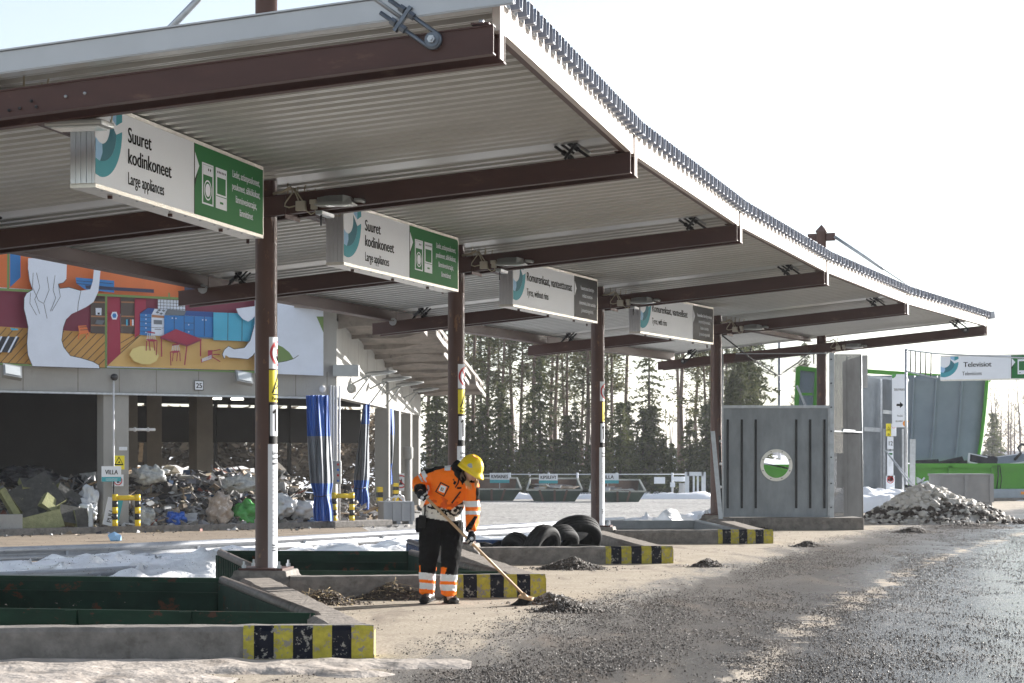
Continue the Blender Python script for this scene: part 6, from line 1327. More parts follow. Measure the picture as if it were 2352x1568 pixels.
for i in range(n):
    j = (i + 1) % n; a, b = rect[i], rect[j]; f = [i, j, n + j]
    for c in cor:
        if (abs(a[0] - c[0]) < 1e-5 or abs(a[1] - c[1]) < 1e-5) and (abs(b[0] - c[0]) < 1e-5 or abs(b[1] - c[1]) < 1e-5) and not (abs(a[0] - b[0]) < 1e-5 or abs(a[1] - b[1]) < 1e-5): vs.append(Vector((c[0], sy, c[1]))); f.append(len(vs) - 1)
    f.append(n + i); fs.append(tuple(f))
mb.add(vs, fs, 'galv_sheet'); o = mb.build('front_sheet', scr); q = o.modifiers.new('t', 'SOLIDIFY'); q.thickness = .02; q.offset = 1
mb = MB(); fr = Frame((hc_.x, sy - .02, hc_.z), (1, 0, 0), Z, (0, -1, 0)); fr.ring(mb, 0, 0, .275, .345, 'alu_frame', .01, 48); mb.lathe((hc_.x, sy - .03, hc_.z), [(.345, 0), (.345, .03), (.275, .06), (.275, .0)], 'alu_frame', n=48, axis=(0, 1, 0)); 
mb.build('porthole_ring', scr)
for i in range(8): a = R(22 + 45 * i); MB().lathe((hc_.x + .31 * math.cos(a), sy - .035, hc_.z + .31 * math.sin(a)), [(0, -.008), (.012, -.008), (.012, .01)], 'dark_iron', n=8, axis=(0, 1, 0)).build('rivet', scr)
for x in (1671.6, 1704, 1736, 1829, 1861, 1893.7):
    a, b = S(x, 963, -.03), S(x, 1167, -.03); MB().bar(a, b, .045, .02, 'dark_mesh', up=(0, 1, 0)).build('slot_bar', scr); 
MB().bar(S(1659, 1077, -.012), S(1905, 1077, -.012), .004, .008, 'dark_iron').build('seam', scr) if False else None
for x in (1660, 1903): MB().bar(Vector((S(x, 0).x, sy - .01, .27)), Vector((S(x, 0).x, sy - .01, zt + .0)), .035, .03, 'galv', up=(0, 1, 0)).build('edge_strip', scr)
mb = MB(); mb.bar(Vector((x0, sy - .02, zt + .01)), Vector((x1, sy - .02, zt + .01)), .05, .06, 'galv'); mb.build('top_rail', scr)
def meshpanel(P_, m='galv', st=.055, w_=.006, nm='wire_mesh', par=None, dark=False):
    a, b, c, d = [Vector(p) for p in P_]; L = (b - a).length; H = (d - a).length; mb = MB(); nu, nv = int(L / st), int(H / st / .55); 
    def Q(u, v): return (a.lerp(b, u)).lerp(d.lerp(c, u), v)
    n = (b - a).cross(d - a).normalized() * .0008
    for i in range(-nv, nu + 1):
        for s in (1, -1):
            # zigzag strands
            pass
    for s in (1, -1):
        for i in range(-int(H / (st * .55) ) , nu + 1):
            u0 = i * st / L; du = (H / .55) * 1.0 / L; ua_, ub_ = u0, u0 + du
            lo, hi = 0., 1.
            if ua_ < 0: lo = -ua_ / du
            if ub_ > 1: hi = (1 - ua_) / du
            if hi - lo < .01: continue
            p = (ua_ + du * lo, lo); q = (ua_ + du * hi, hi)
            if s < 0: p = (1 - p[0], p[1]); q = (1 - q[0], q[1])
            A, B = Q(*p), Q(*q); dd = (B - A).normalized(); sd_ = dd.cross(n.normalized()) * w_; mb.add([A - sd_ + n * s, A + sd_ + n * s, B + sd_ + n * s, B - sd_ + n * s], [(0, 1, 2, 3)], m)
    return mb.build(nm, par)
meshpanel((S(1660, 930), S(1903, 930), S(1903, 812), S(1690, 812)), par=scr, nm='top_mesh', st=.05, w_=.0022, m='dark_mesh'); mb = MB(); mb.tube([S(1690, 812), S(1903, 811)], .012, 'galv', n=6); mb.tube([S(1660, 935), S(1660, 812)], .014, 'galv', n=6); mb.build('mesh_frame', scr)
# corner post and the side panels bending away
mb = MB(); mb.bar(S(1910, 1190, -.02), S(1910, 810, -.02), .10, .06, 'galv', up=(0, 1, 0)); mb.build('corner_post', scr)
for y in (825, 880, 935, 990, 1050, 1110, 1165): MB().box(S(1909, y, -.06), (.03, .02, .03), 'dark_iron').build('rivet', scr)
mb = MB(); mb.slab([S(1952, 1186, 1.7), S(1980, 1186, 2.1), S(1976, 816, 2.1), S(1944, 838, 1.7)], (0, -1, 0), .01, 'dark_mesh'); mb.build('side_sheet', scr)
mb = MB(); mb.slab([S(1922, 1120, .6), S(1940, 1120, .9), S(1940, 1040, .9), S(1922, 1040, .6)], (0, -1, 0), .01, 'dark_mesh'); mb.build('patch_sheet', scr)
meshpanel((S(1916, 1188, .05), S(1982, 1186, 1.3), S(1978, 813, 1.3), S(1916, 813, .05)), par=scr, nm='side_mesh', st=.036, w_=.006, m='dark_mesh'); meshpanel((S(1938, 1186, 1.0), S(1980, 1186, 1.9), S(1976, 818, 1.9), S(1935, 830, 1.0)), par=scr, nm='rear_mesh', st=.05, w_=.012, m='dark_mesh')
mb = MB(); mb.bar(S(1916, 990, .0), S(1980, 992, 1.2), .02, .025, 'galv_sheet'); mb.bar(S(1935, 988, -.02), S(1962, 990, .5), .05, .05, 'galv_sheet'); mb.build('latch_bar', scr)
mb = MB(); mb.tube([S(1978, 813, 1.3), S(1982, 1186, 1.3)], .014, 'galv', n=6); mb.tube([S(1945, 820, .9), S(1948, 1186, .9)], .02, 'dark_mesh', n=6); mb.build('mesh_frame', scr)
mb = MB(); mb.bar(S(1983, 890, 2.4), S(1983, 816, 2.4), .16, .2, 'white_plastic', up=(0, 1, 0)); tag(mb.build('sign_end'), 'white ribbed end of a light-box sign behind the grey mesh', 'sign')
mb = MB(); pts = [BP(4, .1, .0, .1), at(1788, 863, 47), BP(5, -.1, .15, -.2)]; mb.tube([pts[0], pts[0].lerp(pts[1], .5) - Z * .05, pts[1], pts[1].lerp(pts[2], .5) - Z * .05, pts[2]], .016, 'dark_iron', n=6); tag(mb.build('chain'), 'chain hanging in a V between the last two posts', 'chain')
t = thing('steel_strip', 'narrow grey steel strip leaning against the fourth brown post', 'steel strip', S(1650, 1190, -.4)); mb = MB(); mb.bar(S(1656, 1196, -.55), S(1637, 990, -.45), .09, .03, 'galv', up=(0, 1, 0)); mb.build('strip', t)
for y in (1013, 1065, 1118): MB().lathe(S(1655, y, -.4), [(0, -.02), (.03, -.02), (.03, 0)], 'white_plastic', n=10, axis=(0, 1, 0)).build('bolt', t)
mb = MB(); mb.bar(S(1657, 1190, -.38), S(1653, 1000, -.38), .05, .02, 'dark_mesh', up=(0, 1, 0)); mb.build('perforated_strip', t)
# green container seen through the porthole and above the screen
t = thing('green_container', 'bright green lidded container seen through the porthole', 'container', at(1785, 1180, 75)); mb = MB(); c = at(1785, 1100, 75); mb.box(c + Vector((0, 1.5, -.40)), (3.2, 3, 1.9), 'bright_green'); mb.build('body', t); mb = MB(); p0, p1, p2, p3 = at(1745, 1060, 75), at(1830, 1078, 75), at(1830, 1061, 79), at(1745, 1050, 79); mb.slab([p0, p1, p2, p3], Z, .06, 'white_plastic'); mb.build('lid', t); MB().box(at(1762, 1087, 74.9), (.2, .1, .2), 'bright_green').build('hook', t)
t = thing('raised_lid', 'raised green lid with a grey inside, seen through the mesh beside the last post', 'container lid', at(1845, 1000, 76)); mb = MB(); P_ = [at(1826, 1000, 76), at(1868, 1000, 76), at(1876, 850, 78), at(1832, 845, 78)]; mb.slab(P_, (0, -1, 0), .15, 'lid_grey'); mb.build('panel', t)
for a, b in ((0, 1), (1, 2), (2, 3), (3, 0)): mb = MB(); mb.bar(P_[a] + Vector((0, -.1, 0)), P_[b] + Vector((0, -.1, 0)), .16, .12, 'bright_green', up=(0, 1, 0)); mb.build('edge_bar', t)
mb = MB(); mb.bar(at(1832, 905, 75.8), at(1866, 905, 75.8), .1, .1, 'bright_green'); mb.bar(at(1830, 885, 75.7), at(1862, 960, 75.7), .08, .08, 'galv', up=(0, 1, 0)); mb.build('strut', t)
# ================================================================ SECOND SCREEN AND THE TELEVISION BAY
Y2 = 68.
s2 = thing('metal_screen', 'second grey sheet screen carrying the notices and the number 12', 'screen', at(2030, 1150, Y2)); B2 = lambda x, y, d=0.: at(x, y, Y2 + d)
mb = MB(); mb.slab([B2(1975, 1152), B2(2026, 1152), B2(2026, 868), B2(1975, 862)], (0, -1, 0), .05, 'galv_sheet'); mb.build('left_sheet', s2); mb = MB(); mb.slab([B2(2026, 1152, .3), B2(2086, 1148, -1), B2(2086, 874, -1), B2(2026, 866, .3)], (.1, -1, 0), .05, 'galv_sheet'); mb.build('right_sheet', s2)
for x in (2031, 2040, 2049, 2074, 2083): mb = MB(); mb.bar(B2(x, 1146, -1), B2(x, 985, -1), .07, .05, 'galv', up=(0, 1, 0)); mb.build('slot_bar', s2)
mb = MB(); mb.bar(B2(1985, 985, -.4), B2(2024, 988, -.4), .1, .14, 'galv'); mb.bar(B2(2028, 945, -1.2), B2(2056, 948, -1.2), .1, .12, 'galv'); mb.bar(B2(2024, 1152, -.3), B2(2024, 868, -.3), .06, .08, 'galv', up=(0, 1, 0)); mb.bar(B2(1975, 862, -.1), B2(2086, 873, -1), .08, .08, 'galv'); mb.build('rail', s2)
mb = MB(); mb.slab([B2(2089, 1150, -1.2), B2(2102, 1150, -1.2), B2(2103, 1008, -1.2), B2(2090, 1008, -1.2)], (0, -1, 0), .04, 'galv'); mb.build('mesh_strip', s2)
def c2(name, lab, x, y, w_, h_, fn, d=-1.25, rot=0): s = (Y2 + d) / F; return card(name, lab, 'sign' if name != 'banner' else 'banner', B2(x, y, d), w_ * s, h_ * s, fn, rot, u=(1, 0, 0), n=(0, -1, 0), grp='signs on the second screen')
def ban(fr, mb, w_, h):
    fr.text(mb, 'TELEVISIOT', w_ / 2, h * .69, w_ * .19, 'ink', .82, .02, 'CENTER', d=.006); fr.rect(mb, w_ * .28, h * .40, w_ * .52, h * .44, 'ink', .006); fr.poly(mb, [(w_ * .5, h * .36), (w_ * .72, h * .42), (w_ * .5, h * .48)], 'ink', .007)
    fr.text(mb, 'Perältä', w_ / 2, h * .20, w_ * .17, 'ink', .8, .0, 'CENTER', d=.006); fr.text(mb, 'täytetään!', w_ * .45, h * .10, w_ * .17, 'ink', .7, .0, 'CENTER', d=.006); fr.ring(mb, w_ * .9, h * .07, .0, w_ * .22, 'orange_print', .004, 16, 40, 240); fr.ring(mb, 0, h, 0, w_ * .26, 'bag_green', .004, 12, 270, 360)
c2('banner', 'white hanging banner reading TELEVISIOT with a black arrow', 2067, 920, 36, 122, ban, -1.4)
c2('warning_sign', 'yellow warning sign on the second screen above the number 12', 2041, 987, 12, 29, warn); c2('prohibition_sign', 'red crossed ring sign beside the yellow warning, second screen', 2053, 987, 12, 29, nofire, -1.3)
c2('number_plate', 'white plate reading 12 on the second screen', 2045, 1017, 14, 28, lambda fr, mb, w_, h: fr.text(mb, '12', w_ / 2, h * .3, h * .5, 'ink', .8, .01, 'CENTER', d=.006)); c2('info_notice', 'tall pale information sheet under the number 12', 2045, 1070, 14, 68, lambda fr, mb, w_, h: [fr.rect(mb, w_ * .15, h * .88, w_ * .85, h * .94, 'sign_green', .004)] + [fr.rect(mb, w_ * .2, h * (.5 + i * .04), w_ * .7, h * (.508 + i * .04), 'sign_grey', .004) for i in range(6)]); c2('prohibition_sign', 'red no smoking sign low on the second screen', 2045, 1118, 20, 52, nofire)
# frame and the Televisiot light-box
tf = thing('steel_gantry', 'thin steel frame holding the Televisiot sign', 'sign frame', at(2081, 1000, 66)); mb = MB(); mb.tube([at(2081, 1150, 66), at(2081, 801, 66)], .045, 'galv', n=8); mb.build('frame_post', tf); mb = MB(); mb.tube([at(2081, 803, 66), at(2150, 812, 62), at(2400, 824, 56)], .025, 'galv', n=6); mb.tube([at(2081, 852, 66), at(2150, 868, 62)], .025, 'galv', n=6); mb.build('frame_rail', tf)
for i, x in enumerate((2092, 2103, 2115, 2127, 2139)): mb = MB(); Yx = 66 - 4 * (x - 2081) / 69; mb.tube([at(x, 804 + (x - 2081) * .13, Yx), at(x - 1, 853 + (x - 2081) * .22, Yx)], .022, 'dark_iron', n=6); mb.build('frame_bar', tf)
o_ = at(2160, 873, 62.); e_ = at(2500, 878, 60.); d = (e_ - o_); h_ = 55 * 62 / F
signbox('hanging_sign', o_, (d.x, d.y), 4.6, h_, .3, 'white and green Televisiot light-box sign at the right edge, on its own frame', 'green', [('Televisiot', .72, .40 * h_ / .75, .22, -.86, .026), ('Televisions', .68, .14 * h_ / .75, .165, -.6, .010)], None, None, split=.475, hang=False)
fr = Frame(o_, (d.x, d.y, 0), Z, (Vector((d.y, -d.x, 0)))); mb = MB(); tvt = thing('sign_pictogram', 'white television pictogram on the green end of the Televisiot sign', 'pictogram', at(2340, 845, 61)) if False else None
us = 4.6 * .475 + .2; fr.rect(mb, us, .14, us + .3, .60, 'sign_white', .006); fr.rect(mb, us + .04, .26, us + .26, .54, 'sign_green', .008); fr.rect(mb, us + .05, .18, us + .09, .20, 'ink', .008)
par = [x for x in bpy.data.objects if x.get('label', '').startswith('white and green Televisiot')][0]; mb.build('pictogram', par)
# curved lid and the green container
Y3 = 76.
lid = thing('curved_lid', 'tall curved grey lid with green paint, raised behind the television container', 'container lid', at(2180, 1060, Y3)); L3 = lambda x, y, d=0.: at(x, y, Y3 + d)
mb = MB(); vs = []; n = 16
for i in range(n + 1):
    v = i / n; bul = 1.6 * math.sin(v * math.pi * .5) ** 2
    for j in range(9):
        u = j / 8; x = 1993 + (2247 - 1993) * u + (2272 - 2247) * u * (v ** .6); vs.append(L3(x, 1060 - (1060 - 862) * v + (0 if u < .5 else 6 * (u - .5)) * v, -1.4 + 2.2 * v - 1.2 * v * v))
mb.add(vs, [(i * 9 + j, i * 9 + j + 1, (i + 1) * 9 + j + 1, (i + 1) * 9 + j) for i in range(n) for j in range(8)], 'lid_grey', True); o = mb.build('inner_skin', lid); o.modifiers.new('t', 'SOLIDIFY').thickness = .08
for u in (.38, .565, .78, .985):
    pts = []
    for i in range(n + 1):
        v = i / n; x = 1993 + 254 * u + 25 * u * v ** .6; pts.append(L3(x, 1060 - 198 * v + (0 if u < .5 else 6 * (u - .5)) * v, -1.5 + 2.2 * v - 1.2 * v * v))
    mb = MB(); mb.tube(pts, .05 if u < .9 else .08, 'lid_grey' if u < .9 else 'bright_green', n=6); mb.build('rib' if u < .9 else 'edge_rib', lid)
mb = MB(); mb.bar(L3(1985, 852), L3(2275, 872), .12, .16, 'bright_green'); mb.build('top_edge', lid)
for x in (2010, 2050, 2090): mb = MB(); mb.bar(L3(x, 866, -.1), L3(x - 3, 884, -.1), .06, .06, 'waste5', up=(0, 1, 0)); mb.build('bracket', lid)
gc = thing('green_container', 'long bright green container full of televisions, with white arrow marks', 'container', at(2230, 1150, 72)); Y4 = 72.; G4 = lambda x, y, d=0.: at(x, y, Y4 + d)
a, b = G4(2098, 1136), G4(2440, 1136); zt4 = G4(0, 1066).z; mb = MB(); mb.slab([Vector((a.x, Y4, a.z)), Vector((b.x, Y4, a.z)), Vector((b.x, Y4, zt4)), Vector((a.x, Y4, zt4))], (0, -1, 0), 2.3, 'bright_green'); mb.build('body', gc)
mb = MB(); mb.bar(Vector((a.x, Y4 - .05, zt4 - .05)), Vector((b.x, Y4 - .05, zt4 - .05)), .12, .16, 'bright_green'); mb.build('top_rail', gc)
for x in (2100, 2183, 2282, 2400): mb = MB(); mb.bar(G4(x, 1135, -.06), G4(x, 1070, -.06), .14, .1, 'bright_green', up=(0, 1, 0)); mb.build('stiffener', gc)
fr = Frame(G4(2100, 1135, -.01), (1, 0, 0), Z, (0, -1, 0)); mb = MB(); s = Y4 / F
fr.ring(mb, 26 * s, 14 * s, 12 * s, 22 * s, 'sign_white', .008, 20, 20, 175) if False else None
fr.ring(mb, 60 * s, 8 * s, 18 * s, 29 * s, 'sign_white', .008, 20, 55, 150); fr.ring(mb, -2 * s, 14 * s, 14 * s, 27 * s, 'sign_white', .008, 20, 20, 95); fr.poly(mb, [(10 * s, 16 * s), (24 * s, 6 * s), (34 * s, 12 * s), (40 * s, 26 * s), (30 * s, 32 * s), (20 * s, 28 * s)], 'sign_white', .009)
for q in ((8, 24, 16, 30), (16, 32, 22, 40)): fr.poly(mb, [(q[0] * s, q[1] * s), (q[0] * s + 3 * s, q[1] * s - 3 * s), (q[2] * s + 3 * s, q[3] * s - 3 * s), (q[2] * s, q[3] * s)], 'sign_white', .008)
mb.build('plug_mark', gc); 
card('prohibition_sign', 'small white prohibition sign on the green container side', 'sign', G4(2204, 1105, -.2), 36 * s, 26 * s, nofire, u=(1, 0, 0), n=(0, -1, 0)); mb = MB(); mb.tube([G4(2292, 1068, -.15), G4(2293, 1090, -.2), G4(2289, 1125, -.2)], .02, 'dark_iron', n=5); mb.tube([G4(2296, 1068, -.15), G4(2301, 1100, -.2), G4(2296, 1130, -.2)], .015, 'dark_iron', n=5); tag(mb.build('cable'), 'two black cables hanging over the green container side', 'cable')
mb = MB(); mb.bar(G4(2262, 1134, -.6), G4(2440, 1134, -.6), .18, .36, 'barrier_blue'); o = mb.build('crash_barrier', bevel=.05); tag(o, 'blue grey barrier beam at the foot of the green container', 'barrier'); mb = MB(); mb.bar(G4(2345, 1132, -.72), G4(2375, 1132, -.72), .02, .1, 'orange_print'); mb.build('reflector', o); 
mb = MB(); mb.bar(G4(2262, 1152, -.7), G4(2440, 1150, -.7), .6, .26, 'concrete'); tag(mb.build('concrete_kerb', bevel=.03), 'low kerb under the blue grey barrier at the right edge', 'kerb')
r_ = random.Random(4)
names = ['white framed flat screen lying on top of the green container', 'black flat screen at the left end of the green container load', 'tilted dark screen in the middle of the television load', 'grey plastic casing on the television load', 'black screen beside the grey casing', 'flat black screen under the white framed one', 'dark screen near the right edge', 'thin black screen left of the grey casing']
for i, (x, y, w_, h_, m) in enumerate(((2312, 1058, 1.5, .5, 'white_plastic'), (2125, 1063, 1.0, .25, 'glass_black'), (2175, 1062, 1.2, .2, 'glass_black'), (2245, 1056, .7, .4, 'white_plastic'), (2270, 1058, .8, .45, 'glass_black'), (2300, 1064, 1.3, .2, 'glass_black'), (2348, 1060, 1.0, .3, 'glass_black'), (2215, 1063, .9, .15, 'glass_black'))):
    q = Matrix.Rotation(r_.uniform(-.25, .25), 3, 'Y') @ Matrix.Rotation(r_.uniform(-.9, -.4), 3, 'X'); t = thing('flat_screen', names[i], 'television', G4(x, y, .4), 0, 'discarded televisions'); MB().box(G4(x, y, .4), (w_, .08, h_), m, mtx=q).build('casing', t)
    c = G4(x, y, .4) + q @ Vector((0, -.045, 0)); MB().box(c, (w_ - .12, .01, max(.05, h_ - .1)), 'glass_black' if m != 'white_plastic' or i == 3 else 'lid_grey', mtx=q).build('screen', t)
mb = MB(); mb.tube([G4(2330, 1056, .3), G4(2345, 1040, .3), G4(2338, 1028, .3), G4(2346, 1020, .3), G4(2360, 1022, .3)], .05, 'dark_iron', n=8); tag(mb.build('bent_stand'), 'bent black tubular stand sticking out of the television load', 'stand')
p = P2(2214, 1163); pb = palbox((p.x, p.y + .5, .0), 1.72, 1.1, .98, R(6), 'pale grey plastic pallet box behind the dirty snow pile', 'plastic_pale', 2)
for i in range(3): mb = MB(); mb.box((.9, -.35 + i * .3, .55), (.03, .16, .8), 'white_plastic'); mb.build('side_slat', pb, local=True)
MB().box((.92, -.35, .62), (.02, .06, .12), 'orange_print').build('label_mark', pb, local=True)
t = thing('snow_pusher', 'long snow pusher with two grey handles leaning behind the snow pile', 'shovel', at(2095, 1140, 62)); mb = MB(); mb.tube([at(2034, 1034, 63.5), at(2098, 1113, 61.5)], .022, 'galv', n=6); mb.build('handle', t); mb = MB(); mb.tube([at(2034, 1034, 63.5), at(2092, 1115, 61.7)], .022, 'galv', n=6); mb.build('handle', t)
mb = MB(); mb.slab([at(2078, 1112, 61.6), at(2106, 1118, 61.2), at(2102, 1140, 61), at(2082, 1145, 61.4)], (0, -1, .1), .06, 'glass_black'); mb.build('blade', t)
# dirty snow pile
sp = thing('snow_pile', 'tall pile of dirty snow lumps and gravel at the right', 'snow pile', P2(2150, 1200)); r_ = random.Random(8); c0 = P2(2150, 1200); sw = (c0.y) / F
def hp(x, y):
    X = x * .0; h_ = .84 * math.exp(-((x + .3) / .85) ** 2 - (y / .85) ** 2) + .34 * math.exp(-((x - .95) / .75) ** 2 - (y / .8) ** 2) + .12 * math.exp(-((x + 1.4) / .6) ** 2 - (y / .8) ** 2); return h_
mb = MB(); vs = []; N = 60
for i in range(N + 1):
    for j in range(N + 1):
        x, y = -2.4 + 5.2 * i / N, -1.7 + 3.4 * j / N; z = hp(x, y) * (.85 + .5 * noise.noise(Vector((x * 3, y * 3, 1)))) + .12 * noise.noise(Vector((x * 7, y * 7, 4))) * min(1, hp(x, y) * 8) - .04; vs.append((c0.x + x, c0.y + y, max(-.03, z)))
mb.add(vs, [(i * (N + 1) + j, (i + 1) * (N + 1) + j, (i + 1) * (N + 1) + j + 1, i * (N + 1) + j + 1) for i in range(N) for j in range(N)], 'snow_dirty'); mb.build('pile_body', sp); mb = MB(); k = 0
while k < 1100:
    x, y = r_.uniform(-2.3, 2.6), r_.uniform(-1.6, 1.0); h_ = hp(x, y)
    if h_ < .03 or r_.random() > .35 + h_: continue
    s = r_.uniform(.03, .105) * (1 if h_ > .2 else .6); hi = h_ > .30 + .2 * r_.random(); mb.ico((c0.x + x, c0.y + y, h_ + s * .1), s, 'snow_dirty' if hi or r_.random() < .45 else 'gravel_dark', 1, .45, r_.random() * 40, (1.2, 1, .8), 2.); k += 1
o = mb.build('snow_lumps', sp); o['kind'] = 'stuff'

mb = MB(); r_ = random.Random(29)
for i in range(650):
    x = r_.uniform(-46, -9); y = 132 + r_.uniform(-5, 5); foliage(mb, (x, y, r_.uniform(-.2, 4.0)), 1.4, 26, 'thicket_brown', r_, .9, .35)
tag(mb.build('far_thicket'), 'brownish thicket behind the hall, seen through its rear openings', 'thicket', kind='stuff')
# ================================================================ THE WORKER
from mathutils.bvhtree import BVHTree
YP = 21.1
def J(x, y, d=0.): return at(x, y, YP + d)
def zc(zx, zy): return 920 + zx * .2667, 1003.6 + zy * .2667
def unz(p): # world -> close-up coordinates of the worker
    x = CX + p.x * F / p.y; y = HY - (p.z - HC) * F / p.y; return (x - 920) / .2667, (y - 1003.6) / .2667
per = thing('person', 'worker in orange and black work clothes with a yellow helmet, bent over sweeping', 'person', (P2(1010, 1390).x, YP, 0))
def fuse(name, mb, vox, sm, parent, fn=None, folds=0., fsc=.12, mats=('black_cloth',), seed=0, sub=None):
    me = bpy.data.meshes.new('tmp'); me.from_pydata([tuple(v) for v in mb.v], [], mb.f); o = bpy.data.objects.new('tmp', me); scn.collection.objects.link(o)
    bm = bmesh.new(); bm.from_mesh(me); bmesh.ops.recalc_face_normals(bm, faces=bm.faces); bm.to_mesh(me); bm.free()
    r = o.modifiers.new('r', 'REMESH'); r.mode = 'VOXEL'; r.voxel_size = vox; s = o.modifiers.new('s', 'SMOOTH'); s.iterations = sm; s.factor = .6
    dg = bpy.context.evaluated_depsgraph_get(); m2 = bpy.data.meshes.new_from_object(o.evaluated_get(dg)); bpy.data.objects.remove(o)
    if folds:
        ns = [v.normal.copy() for v in m2.vertices]
        for v, n in zip(m2.vertices, ns):
            q = v.co / fsc + Vector((seed, seed * 2, 0)); a = noise.noise(Vector((q.x, q.y, q.z * .8))); b = 1 - abs(noise.noise(q * 1.9)) * 2; v.co += n * folds * (a * .7 + b * .45)
    b = MB(); b.v = [v.co.copy() for v in m2.vertices]
    for p in m2.polygons:
        c = p.center; k = fn(c, p.normal) if fn else mats[0]; b.f.append(list(p.vertices)); b.m.append(b.mi(k)); b.sm.append(True)
    ob = b.build(name, parent); return ob, BVHTree.FromPolygons(b.v, b.f)
def lin(pts, x):
    for (a, b), (c, d) in zip(pts, pts[1:]):
        if x <= c: return b + (d - b) * max(0, (x - a)) / (c - a)
    return pts[-1][1]
# joints
ShR, ElR, WrR = J(1004, 1092, -.08), J(963, 1110, -.10), J(966, 1131, -.31)
ShL, ElL, WrL = J(1083, 1108, -.20), J(1086, 1172, -.18), J(1082, 1224, -.31)
HR, HL = J(972, 1141, -.36), J(1077, 1243, -.35)
# head frame
hu = Vector((.42, -.22, .88)).normalized(); hf = Vector((.60, -.62, -.40)); hf = (hf - hu * hf.dot(hu)).normalized(); hs = hu.cross(hf)      # hs: her left
HC_ = J(1081, 1079, -.27)
def HP(f, s, u): return HC_ + hf * f + hs * s + hu * u
# body: one continuous surface under the clothes, with head and face
mb = MB()
mb.tube([J(1016, 1200), J(1018, 1170, -.02), J(1034, 1125, -.1), J(1046, 1098, -.16), J(1058, 1088, -.2)], [(.15, .10), (.13, .09), (.16, .10), (.15, .09), (.06, .06)], 'skin', n=20, up=(0, 1, 0))
mb.tube([J(1056, 1092, -.18), HP(-.02, 0, -.06)], [.055, .055], 'skin', n=14)
for a, b, c, h in ((ShR, ElR, WrR, HR), (ShL, ElL, WrL, HL)): mb.tube([a, b, c, c.lerp(h, .5)], [.05, .042, .028, .03], 'skin', n=12)
for pts in ((J(994, 1205), J(985, 1275, -.03), J(981, 1355, .07), J(978, 1378, .02)), (J(1038, 1205), J(1035, 1278, -.05), J(1031, 1362, 0), J(1036, 1376, -.04))): mb.tube(pts, [.085, .06, .04, .04], 'skin', n=12)
# head shape
bmh = MB(); NS, NR = 28, 22; vs = []
for i in range(NR + 1):
    th = math.pi * i / NR
    for k in range(NS):
        ph = 2 * math.pi * k / NS; x, y, z = math.sin(th) * math.cos(ph), math.sin(th) * math.sin(ph), math.cos(th)
        f, s, u = x * .098, y * .076, z * .118
        if z < 0: s *= 1 - .32 * (-z) ** 1.3; f *= 1 - .12 * (-z)
        if x > 0:
            f -= .012 * math.exp(-((abs(y) - .42) / .16) ** 2 - ((z - .05) / .16) ** 2)       # eye sockets
            f += .006 * math.exp(-((abs(y) - .5) / .22) ** 2 - ((z + .25) / .16) ** 2)         # cheeks
            f += .010 * math.exp(-(y / .3) ** 2 - ((z + .86) / .16) ** 2)                     # chin
        vs.append(HP(f, s, u))
mb.add(vs, [(i * NS + k, i * NS + (k + 1) % NS, (i + 1) * NS + (k + 1) % NS, (i + 1) * NS + k) for i in range(NR) for k in range(NS)], 'skin')
mb.tube([HP(.088, 0, .03), HP(.108, 0, -.012), HP(.118, 0, -.03), HP(.098, 0, -.042)], [.008, .011, .014, .010], 'skin', n=10)      # nose
mb.tube([HP(.09, -.024, -.062), HP(.101, 0, -.062), HP(.09, .024, -.062)], [.005, .008, .005], 'skin', n=8); mb.tube([HP(.088, -.02, -.074), HP(.098, 0, -.074), HP(.088, .02, -.074)], [.005, .008, .005], 'skin', n=8)
for s in (-1, 1): mb.tube([HP(.0, s * .074, .02), HP(-.012, s * .084, .0), HP(-.002, s * .076, -.03)], [.010, .014, .008], 'skin', n=8)  # ears
body, bb = fuse('body', mb, .0055, 3, per, None, mats=('skin',))
def feat(pts, r, m, nm): mbx = MB(); mbx.tube(pts, r, m, n=8); mbx.build(nm, per)
feat([HP(.096, -.019, -.068), HP(.105, 0, -.067), HP(.096, .019, -.068)], [.003, .0045, .003], 'lip', 'mouth')
for s in (-1, 1):
    feat([HP(.082, s * .018, .008), HP(.087, s * .031, .004), HP(.078, s * .046, .006)], [.002, .0045, .002], 'eye_dark', 'eye'); feat([HP(.091, s * .014, .026), HP(.092, s * .032, .031), HP(.079, s * .05, .024)], [.003, .003, .002], 'hair_dark', 'eyebrow')
# jacket
mb = MB()
mb.tube([J(1013, 1200, .0), J(1012, 1184, 0), J(1017, 1168, -.02), J(1025, 1148, -.06), J(1036, 1124, -.11), J(1042, 1104, -.15), J(1047, 1090, -.17), J(1052, 1078, -.18)], [(.215, .155), (.205, .15), (.195, .15), (.205, .155), (.235, .16), (.235, .15), (.20, .13), (.09, .09)], 'orange_cloth', n=28, up=(0, 1, 0))
mb.tube([J(1018, 1150, -.14), J(1030, 1160, -.18), J(1046, 1150, -.17)], [.08, .10, .08], 'orange_cloth', n=14)    # bloused front
mb.tube([J(1036, 1096, -.12), ShR, ShR.lerp(ElR, .5) + Z * .01, ElR, ElR.lerp(WrR, .55), WrR + (WrR - ElR).normalized() * -.03], [.09, .105, .092, .083, .07, .055], 'orange_cloth', n=16)
mb.tube([J(1052, 1100, -.15), ShL, ShL.lerp(ElL, .45), ElL, ElL.lerp(WrL, .5), WrL + Z * .03], [.09, .092, .078, .072, .066, .052], 'orange_cloth', n=16)
L1 = [(120, 600), (160, 600), (250, 572), (330, 602), (430, 628), (560, 540)]; L2 = [(120, 600), (230, 606), (300, 636), (350, 672), (430, 690), (560, 655)]; L3_ = [(120, 655), (230, 694), (345, 715), (430, 730), (560, 702)]
def tpar(p, a, b): d = b - a; return max(0, min(1, (p - a).dot(d) / d.dot(d)))
